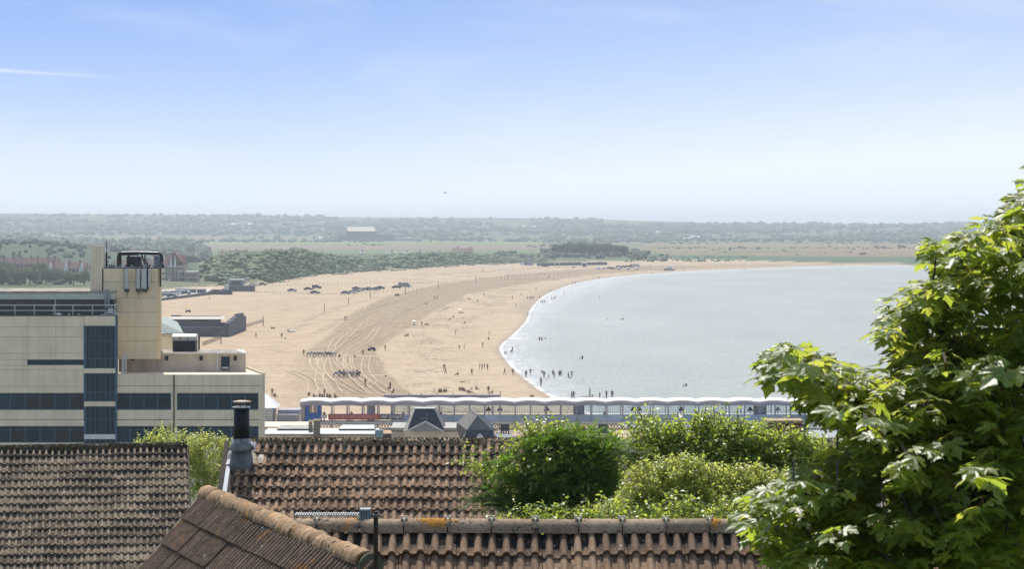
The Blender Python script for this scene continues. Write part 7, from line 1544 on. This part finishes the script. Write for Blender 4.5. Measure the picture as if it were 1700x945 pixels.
# ------------------------------------------------------------------ the seawater pool wall
PW_ = mat('dark_stone_wall', (.13,.13,.15), .9, c2=(.085,.085,.10), scale=.3, sc=(1,1,3)); PWL = mat('pale_wall_top', (.50,.46,.40), .8)
def gz_(px, py): q = gpt(px, py); return q
r = thing('seawater_pool', 'low dark stone enclosure of a seawater pool with a stepped right wall', 'pool wall', gpt(330, 560))
FL, FR, BR, BL = gpt(300, 559), gpt(376, 559.5), gpt(405, 548), gpt(278, 541)
def wallseg(nm, A, B_, h0, h1, th=1.2, m=PW_):
    A, B_ = Vector(A), Vector(B_); d = (B_-A); d.z = 0; n = Vector((-d.y, d.x, 0)).normalized()*th/2; b = MB(); z0 = -.5
    b.poly([(A-n).xy.to_3d()+Vector((0,0,z0)), (B_-n).xy.to_3d()+Vector((0,0,z0)), (B_+n).xy.to_3d()+Vector((0,0,z0)), (A+n).xy.to_3d()+Vector((0,0,z0)), (A-n).xy.to_3d()+Vector((0,0,A.z+h0)), (B_-n).xy.to_3d()+Vector((0,0,B_.z+h1)), (B_+n).xy.to_3d()+Vector((0,0,B_.z+h1)), (A+n).xy.to_3d()+Vector((0,0,A.z+h0))], [(0,3,2,1),(4,5,6,7),(0,1,5,4),(1,2,6,5),(2,3,7,6),(3,0,4,7)])
    b.obj(nm, m, r)
k9 = FL.y/F
wallseg('front_wall', (wx(262, FL.y), FL.y, FL.z), FR, 3.3, 3.3); wallseg('front_parapet', (wx(262, FL.y+4), FL.y+4, FL.z), (FR.x, FR.y+4, FR.z), 4.6, 4.6, .8)
nst = 7
for i in range(nst):
    a = FR.lerp(BR, i/nst); c = FR.lerp(BR, (i+1)/nst); h_ = (4.6+1.6*min(1, i/4))*(1 if i < 6 else .8); wallseg('stepped_wall', a, c, h_+random.uniform(-.1, .2), h_+random.uniform(-.1, .2), 1.6)
b = MB(); q1, q2, q3, q4 = gpt(290, 561), gpt(372, 561), gpt(385, 552), gpt(285, 552); zz_ = 24*k9
b.poly([(wx(270, 822), 822, 5.45), (wx(372, 822), 822, 5.45), (wx(374, 846), 846, 5.5), (wx(286, 846), 846, 5.5)], [(0,1,2,3)]); b.obj('deck', PWL, r)
b = MB(); b.box(wx(284, 847), wx(300, 847), 847, 848.5, 0, 5.9); b.box(wx(300, 847), wx(366, 847), 847, 848.5, 0, 5.62); b.obj('back_wall', PW_, r)
# sea wall with the parked cars left of the beach
r = thing('sea_wall', 'low dark sea wall curving along the left back of the beach', 'sea wall', gpt(330, 493))
for (a, c, h0, h1) in (((262,500),(300,495.5),1.2,1.3),((300,495.5),(345,490),1.3,1.6),((345,490),(354,489),1.6,2.6),((354,489),(385,489.5),2.6,2.6)): wallseg('wall_section', gpt(*a), gpt(*c), h0, h1, 1.0)
b = MB(); pts = [gpt(262,500), gpt(300,495.5), gpt(345,490), gpt(352,481), gpt(262,486)]; b.poly([Vector((p.x, p.y+.8, 1.9)) for p in pts], [(0,1,2,3,4)]); b.obj('promenade', mat('pale_promenade', (.52,.47,.39), .9), r)
CP = [(271,490,'car',wht,'white car at the tower edge on the seafront'),(276,489,'car',slv,'silver car behind the white car on the seafront'),(281,490.5,'car',wht,'second white car from the tower on the seafront'),(286,489,'car',nvy,'dark blue car among the seafront cars'),(291,490,'suv',wht,'tall white car in the middle of the seafront row'),(296,488.5,'car',slv,'silver car right of the middle of the seafront row'),(303,487.5,'van',wht,'white van at the right end of the seafront row'),(308,489,'car',dkb,'black car below the white van on the seafront'),(275,493,'car',slv,'silver car in the nearest seafront row'),(285,493.4,'car',dkb,'black car in the nearest seafront row')]
for (x, y, kd, c, lb) in CP:
    D = 36.1*F/(y-HOR); vehicle(x, y, kd, c, lb, random.uniform(-.2, .2), 'cars parked on the seafront', grnd=((x-850)/F*D, D, 1.9))
for i, (x0, x1) in enumerate(((311,325),(327,341))):
    D = 1265; r = thing('glazed_shelter', 'pale green glazed shelter on the seafront, %s of two' % ('left', 'right')[i], 'shelter', (wx((x0+x1)/2, D), D, 1.9), 'glazed shelters')
    b = MB(); b.box(wx(x0, D), wx(x1, D), D, D+3, 1.9, wz(481, D)); b.obj('wall', mat('pale_green_panel', (.30,.38,.36), .6), r); b = MB(); b.box(wx(x0-.7, D), wx(x1+.7, D), D-.4, D+3.4, wz(481, D)+.002, wz(480, D)); b.obj('roof', M['grey'], r)
    for k in range(4): b = MB(); b.box(wx(x0+.8+3.3*k, D), wx(x0+3.4+3.3*k, D), D-.06, D-.01, wz(487, D), wz(482, D)); b.obj('window', GLS, r)
r = thing('lifeguard_station', 'white hut with a raised cabin on the end of the sea wall', 'hut', (wx(372, 1265), 1265, 2.5)); D = 1265
b = MB(); b.box(wx(368, D), wx(378.5, D), D, D+3, 2.6, wz(478.5, D)); b.obj('lower_cabin', M['white'], r); b = MB(); b.box(wx(372, D), wx(378, D), D+.2, D+2.8, wz(478.5, D)+.002, wz(473, D)); b.obj('upper_cabin', M['lgrey'], r); b = MB(); b.box(wx(369, D), wx(371.5, D), D-.05, D-.01, wz(483, D), wz(480, D)); b.obj('window', GLS, r)
r = thing('beach_cafe', 'low blue-grey cafe with a dark terrace at the foot of the dunes', 'building', (wx(390, 1330), 1330, 1)); D = 1330
b = MB(); b.box(wx(381, D), wx(403, D), D, D+8, 1, wz(465.5, D)); b.obj('wall', mat('blue_grey_cladding', (.26,.31,.34), .7), r); b = MB(); b.box(wx(380, D), wx(404, D), D-1, D+8.5, wz(465.5, D)+.002, wz(464, D)); b.obj('roof', M['lgrey'], r)
b = MB(); b.box(wx(384, D), wx(400, D), D-.08, D-.01, wz(473, D), wz(468, D)); b.obj('window', GLS, r); b = MB(); b.box(wx(380, D), wx(424, D), D-6, D-1.2, .5, wz(474.5, D)); b.obj('terrace', PW_, r)
D = 1335
for i, x in enumerate((409.5, 413.5)):
    r = thing('feather_flag', 'red and white feather flag beside the beach cafe, %s of two' % ('left', 'right')[i], 'flag', (wx(x, D), D-7, wz(475, D)), 'feather flags')
    b = MB(); b.bar((wx(x, D), D-7, wz(475, D)), (wx(x, D), D-7, wz(460, D)), .1); b.obj('pole', M['grey'], r); b = MB(); b.box(wx(x, D)+.05, wx(x, D)+.95, D-7.03, D-6.97, wz(468.5, D), wz(460, D)); b.obj('sail', M['white'], r); b = MB(); b.box(wx(x, D)+.2, wx(x, D)+.8, D-7.05, D-7.031, wz(466, D), wz(462, D)); b.obj('stripe', CM['red'], r)
for i, (x, y) in enumerate(((420.5,474.8),(436,474))): vehicle(x, y, 'car', (wht, dkb)[i], ('white car parked right of the beach cafe', 'dark car parked farther right of the beach cafe')[i], .1)
# ------------------------------------------------------------------ distant buildings
def gabled(name, label, x0, x1, ye, yr, yb, D, wm__, rm__, dep=9, nwin=3, rows=1, cat='house', group=None, chim=1, gable=None):
    r = thing(name, label, cat, (wx((x0+x1)/2, D), D, wz(yb, D)), group); X0_, X1_ = wx(x0, D), wx(x1, D); ze, zr_, zb = wz(ye, D), wz(yr, D), wz(yb, D)
    b = MB(); b.box(X0_, X1_, D, D+dep, zb-3, ze); b.obj('wall', wm__, r)
    b = MB(); b.poly([(X0_-.3, D-.5, ze-.1), (X1_+.3, D-.5, ze-.1), (X1_+.3, D+dep/2, zr_), (X0_-.3, D+dep/2, zr_), (X0_-.3, D+dep+.5, ze-.1), (X1_+.3, D+dep+.5, ze-.1)], [(0,1,2,3),(3,2,5,4),(0,3,4),(1,5,2)]); rf = b.obj('roof', rm__, r)
    for k in range(chim):
        xx = X0_+(X1_-X0_)*(k+.5+.2*(k % 2))/max(1, chim); b = MB(); b.box(xx-.6, xx+.6, D+dep/2-.5, D+dep/2+.5, zr_-1, zr_+1.5); b.obj('chimney', M['brickred'], rf)
    for rw in range(rows):
        for k in range(nwin):
            xx = X0_+(X1_-X0_)*(k+.5)/nwin; zz_ = zb+(ze-zb)*(rw+.5)/rows; b = MB(); b.box(xx-.6, xx+.6, D-.06, D-.01, zz_-.7, zz_+.7); b.obj('window', GLS, r)
    if gable is not None:
        for gx in gable:
            gw = 4.5/F*D; xx = wx(gx, D); zt_ = ze+(zr_-ze)*.95; b = MB(); b.poly([(xx-gw, D-.7, ze-1.5), (xx+gw, D-.7, ze-1.5), (xx, D-.7, zt_), (xx-gw, D+dep/2, ze-1.5), (xx+gw, D+dep/2, ze-1.5), (xx, D+dep/2, zt_)], [(0,1,2),(0,2,5,3),(2,1,4,5)]); b.box(xx-gw*.85, xx+gw*.85, D-.68, D, zb, ze-1.5); b.obj('gable', M['white'], r)
    return r
gabled('terrace_row', 'long row of red-roofed houses above the dark trees at the far left', -30, 96, 438, 428, 446, 1720, M['brickred'], M['redroof'], nwin=18, chim=9)
gabled('terrace_row', 'red-roofed row with white gables, left of the tall fin wall', 76, 142, 446, 436, 455, 1620, M['brickred'], M['redroof'], nwin=8, chim=3, gable=(83.5, 109, 135))
gabled('terrace_row', 'faint red-roofed row behind the lift tower equipment', 190, 262, 440, 431, 450, 1700, M['brickred'], M['redroof'], nwin=10, chim=5)
gabled('terrace_row', 'orange-red roofed house right of the fin wall rooftops', 148, 166, 444, 433, 450, 1660, M['brickred'], M['redroof'], nwin=3, chim=1)
# seafront guest houses by the lift tower
D = 1480
r = gabled('guest_house', 'tall gabled seafront guest house with turrets beside the lift tower', 274, 306, 440, 424, 476, D, M['yb'], M['redroof'], 12, 6, 4, 'guest house', None, 1)
b = MB(); xa, xb = wx(279, D), wx(304, D); b.poly([(xa, D-.9, wz(436, D)), (xb, D-.9, wz(436, D)), (wx(289, D), D-.9, wz(417, D)), (xa, D+7, wz(436, D)), (xb, D+7, wz(436, D)), (wx(289, D), D+7, wz(417, D))], [(0,1,2),(0,2,5,3),(2,1,4,5)]); b.obj('front_gable', M['redroof'], r)
for x in (284, 291):
    b = MB(); b.tube([(wx(x, D), D-1.2, wz(476, D)), (wx(x, D), D-1.2, wz(443, D))], .85, 8); b.obj('turret', M['yb'], r); b = MB(); b.tube([(wx(x, D), D-1.2, wz(443, D)), (wx(x, D), D-1.2, wz(424, D))], [.95, .05], 8); b.obj('spire', M['white'], r)
for k in range(4):
    b = MB(); b.box(wx(276, D), wx(305, D), D-1.5, D-.1, wz(471-9*k, D), wz(471-9*k, D)+.3); b.obj('balcony', M['white'], r)
gabled('guest_house', 'lower cream guest house left of the turreted one, half hidden by the tower', 262, 273.5, 440, 431, 478, 1500, M['cream'], M['redroof'], 10, 3, 4, 'guest house', None, 1)
r = thing('apartment_block', 'plain pale pink brick apartment block right of the turreted guest house', 'apartment block', (wx(317, 1470), 1470, 1)); D = 1470
b = MB(); b.box(wx(306.5, D), wx(326.5, D), D, D+14, 0, wz(452, D)); b.obj('wall', mat('pale_pink_brick', (.50,.40,.32), .9), r)
b = MB(); b.box(wx(306.2, D), wx(327, D), D-.4, D+14.3, wz(452, D)+.002, wz(451, D)); b.obj('roof', M['lgrey'], r)
for k in range(3):
    for j in range(5): b = MB(); b.box(wx(308+3.9*j, D), wx(310+3.9*j, D), D-.06, D-.01, wz(459+7*k, D), wz(455+7*k, D)); b.obj('window', GLS, r)
gabled('red_roof_house', 'red-roofed house in the dunes, left of three', 362, 384, 423, 417.5, 428, 2350, M['yb'], M['redroof'], 12, 4, chim=2, group='houses beyond the dunes'); gabled('red_roof_house', 'broad red-roofed house with a pale front in the dunes, second of three', 385, 411, 424, 416, 430, 2300, M['white'], M['redroof'], 12, 5, chim=2, group='houses beyond the dunes')
gabled('red_roof_house', 'pale-fronted house among the dune scrub, third of three', 526, 542, 424, 420, 428, 2350, M['yb'], M['redroof'], 12, 3, chim=1, group='houses beyond the dunes')
gabled('pink_house', 'pale pink house with flat end on the right dune crest', 751, 785, 417, 412, 422, 2450, mat('pale_pink_wall', (.62,.46,.38), .8), M['redroof'], 14, 6, chim=2)
for i, (a, c) in enumerate(((668, 684), (690, 704), (722, 738), (596, 606), (640, 660))): gabled('roof_row', ('faint slate-roofed house behind the dune crest, %s from the left' % ORD[i]), a, c, 421.5, 417.5, 425, 2600+i*20, M['yb'], M['slate'], 12, 3, chim=1, group='slate-roofed houses behind the dunes')
D = 5100; r = thing('hangar', 'large dark shed with a pale sloping roof in the far fields', 'shed', (wx(597, D), D, 2))
b = MB(); b.box(wx(575, D), wx(622, D), D, D+60, 0, wz(384, D)); b.obj('wall', mat('blue_dark_cladding', (.06,.085,.10), .8), r)
b = MB(); b.poly([(wx(578, D), D-2, wz(384, D)), (wx(622.5, D), D-2, wz(384, D)), (wx(620, D), D+30, wz(376.5, D)), (wx(573, D), D+30, wz(376.5, D)), (wx(622.5, D), D+62, wz(384, D)), (wx(575, D), D+62, wz(384, D))], [(0,1,2,3),(3,2,4,5),(1,4,2)]); b.obj('roof', mat('straw_sheet_roof', (.52,.47,.34), .8), r)
b = MB(); b.box(wx(562, D), wx(575, D), D+5, D+40, 0, wz(391, D)); b.box(wx(622, D), wx(655, D), D+5, D+40, 0, wz(390, D)); b.obj('side_shed', mat('blue_dark_cladding_low', (.09,.12,.13), .8), r)
r = thing('farm_shed', 'long low pale shed right of the hangar', 'shed', (wx(680, D), D, 2)); b = MB(); b.box(wx(656, D), wx(701, D), D+2, D+30, 0, wz(396.5, D)); b.obj('wall', M['weath'], r); b = MB(); b.box(wx(655, D), wx(702, D), D, D+32, wz(396.5, D)+.01, wz(395.3, D)); b.obj('roof', M['white'], r)
def row(py, D): return wz(py, D)
for (x0, x1, y0, y1, D, lab) in ((383,397,370.5,374,7300,'left of two bright white greenhouse roofs on the left hillside'),(411,420,370.5,374.5,7300,'right of two bright white greenhouse roofs on the left hillside'),(868,891,375.4,377.4,6900,'long white roof on the middle hillside'),(1146,1165,392.2,394.2,5600,'long white shed roof above the right marsh'),(1133,1148,394.8,396.2,5500,'lower white shed left of the long shed roof'),(1075,1100,384,386,6300,'pale shed among the right woods')):
    z0 = zt(wx(x0, D), D); r = thing('white_shed', lab, 'shed', (wx(x0, D), D, z0), 'white sheds in the far country'); hh = (y1-y0)/F*D; zt0 = wz(y0, D)
    b = MB(); b.box(wx(x0, D), wx(x1, D), D+8, D+28, z0-3, zt0-hh*.5); b.obj('wall', M['lgrey'], r); b = MB(); b.poly([(wx(x0, D), D+6, zt0-hh), (wx(x1, D), D+6, zt0-hh), (wx(x1, D), D+18, zt0), (wx(x0, D), D+18, zt0), (wx(x0, D), D+30, zt0-hh), (wx(x1, D), D+30, zt0-hh)], [(0,1,2,3),(3,2,5,4),(0,3,4),(1,5,2)]); b.obj('roof', M['white'], r)
cv_ = MB(); cv_.box(-5.5,5.5,-1.6,1.6,.5,3.3); cv_.box(-5.7,5.7,-1.8,1.8,3.302,3.6); CVM = cv_.mesh('static_caravan', M['white'])
CVX = [(x, 396.2+random.uniform(-.6, .6)) for x in (787,792,797,802,806,811,816,820,828,833,838,846,850,862,868,884,892,900,914,921,930,938,946,975,981,988,999,1005,1011,1016,1022,1040,1047,1052,1065,1073,1082,1091,1104,1118,1160,1176,1181,1228,1292,1300)]
for x, y in CVX:
    D = dist(y, 2); o = link('static_caravan', CVM); o.location = (wx(x, D), D, zt(wx(x, D), D)+.5); o.rotation_euler.z = random.uniform(-.5, .5); tag(o, 'white static caravan in the long scattered line across the far flats', 'caravan', 'caravans across the far flats')
gabled('farm_house', 'white farm buildings with a reddish roof by the far right waterline', 1441, 1452, 428.5, 426, 431, 2900, M['white'], M['redroof'], 8, 3, chim=0); gabled('farm_house', 'small white outbuilding right of the far white farm', 1453.5, 1458, 429.3, 428, 431, 2900, M['white'], M['white'], 6, 1, chim=0)
gabled('field_house', 'tiny white house left of the hangar', 529, 535, 396, 392.5, 399.5, 5200, M['white'], M['lgrey'], 10, 1, chim=0)
gabled('yacht_club', 'low grey building where the far wood meets the beach', 1073, 1090, 430.5, 428.5, 433.5, 2560, M['grey'], M['slate'], 8, 5, chim=1)
r = thing('sea_wall', 'long low dark sea wall below the far dark wood', 'sea wall', gpt(945, 441)); A, C_ = gpt(893, 441.5), gpt(1006, 439.8)
b = MB(); b.bar(A+Vector((0,0,1.0)), C_+Vector((0,0,1.0)), 3.0, 2.8); b.obj('wall_face', PW_, r); b = MB(); b.bar(A+Vector((0,1.5,2.5)), C_+Vector((0,1.5,2.5)), 2.0, .15); b.obj('coping', M['weath'], r)
def farboat(r):
    b = MB(); b.poly([(-4,-1.4,1.2),(3,-1.4,1.3),(5.5,0,1.7),(3,1.4,1.3),(-4,1.4,1.2),(-3.6,-.8,0),(3,-.6,0),(3,.6,0),(-3.6,.8,0)], [(0,1,6,5),(1,2,6),(2,3,7,6),(3,4,8,7),(4,0,5,8),(5,6,7,8),(0,4,3,2,1)]); b.obj('hull', M['grey'], r); b = MB(); b.box(-2,1.5,-.9,.9,1.31,3.2); b.obj('cabin', M['white'], r)
small('boat', 'grey boat with a white cabin drawn up on the far spit', 'boat', 1165, 433.2, farboat, 'boats on the far shore', .3); small('boat', 'pale boat beside the parked silver vehicle at the far waterline', 'boat', 1112, 449.2, farboat, 'boats on the far shore', 0)
# street lamps by the dark trees, lamps near the guest houses
for i, (x, yt, side) in enumerate(((18,478,-1),(42,476,-1),(66,474,-1),(90,472,1),(113.5,468,-1),(136.5,469,-1),(279.5,462,1),(296.3,448,1),(313,468,1),(324,470,1))):
    D = 1290 if x < 200 else 1300; z0 = zt(wx(x, D), D); r = thing('street_lamp', 'pale street lamp, %s along the seafront road' % (ORD[i]+' from the left'), 'street lamp', (wx(x, D), D, z0), 'street lamps along the seafront road')
    b = MB(); b.bar((wx(x, D), D, z0-.5), (wx(x, D), D, wz(yt, D)), .22); b.obj('column', M['lgrey'], r); b = MB(); b.bar((wx(x, D), D, wz(yt+3, D)), (wx(x+4.5*side, D), D, wz(yt+2, D)), .2, .35); b.obj('lantern', M['white'], r)
# ------------------------------------------------------------------ the gull
D = 300; r = thing('gull', 'dark gull gliding low in the sky above the beach', 'bird', P(739, 320, D))
b = MB(); c = P(738.5, 320, D); b.tube([c+Vector((-.17,0,0)), c+Vector((-.05,0,.01)), c+Vector((.08,0,.01)), c+Vector((.2,0,-.01))], [.02,.055,.05,.012], 8); b.obj('body', CM['dark'], r, True)
for s_, tp in ((-1, (-.28,.30,.02)), (1, (.33,-.34,-.07))):
    t_ = Vector(tp); mid_ = Vector((tp[0]*.5, tp[1]*.5, .06)); b = MB(); b.poly([c+Vector((-.08,0,.03)), c+mid_+Vector((-.06,0,0)), c+t_, c+mid_+Vector((.07,0,0)), c+Vector((.08,0,.03))], [(0,1,3,4),(1,2,3)]); b.obj('wing', CM['dark'], r)
# garden sheds of the slope between the roofs and the office: grassy ground with a few bushes
SHM = leaf_mat('garden_bush_leaves', [(.05,.08,.025), (.09,.13,.04), (.14,.18,.06)], .7, 0, scale=.8)
n = 420; gx_ = rng.uniform(-26, 34, n); gy_ = rng.uniform(88, 232, n); k_ = fbm(gx_/9, gy_/14) > .5; gx_, gy_ = gx_[k_]*gy_[k_]/120, gy_[k_]; rr_ = rng.uniform(.8, 2.2, len(gx_))
lumps('garden_bushes', gx_, gy_, terrain(gx_, gy_)+.4, rr_, rr_*.6, SHM, kind='stuff')

# low streets between the gardens and the pier, mostly hidden behind the bushes and the maple
for i, (x0, x1, D, t) in enumerate(((880,960,305,8.6),(975,1050,312,8.2),(1065,1150,306,8.6),(1170,1250,300,8.8),(1270,1350,308,8.4),(1380,1470,303,8.8),(1490,1570,310,8.3),(1600,1700,304,8.6),(905,1010,252,11.5),(1040,1140,248,11.8),(1180,1290,254,11.2),(1330,1440,249,11.6),(1480,1590,252,11.4))):
    zb = zt(wx((x0+x1)/2, D), D); f9 = lambda z: HOR+F*(H-z)/D
    gabled('street_house', '%s house of the %s street behind the bushes, %s from the left' % (('cream', 'brick', 'white')[i % 3], 'seafront' if i < 8 else 'upper', ORD[i if i < 8 else i-8]), x0, x1, f9(t-2.2), f9(t), f9(zb), D, (M['cream'], M['brickred'], M['white'])[i % 3], (M['slate'], M['redroof'])[i % 2], 7, 4, 2, chim=2, group='houses of the low streets')
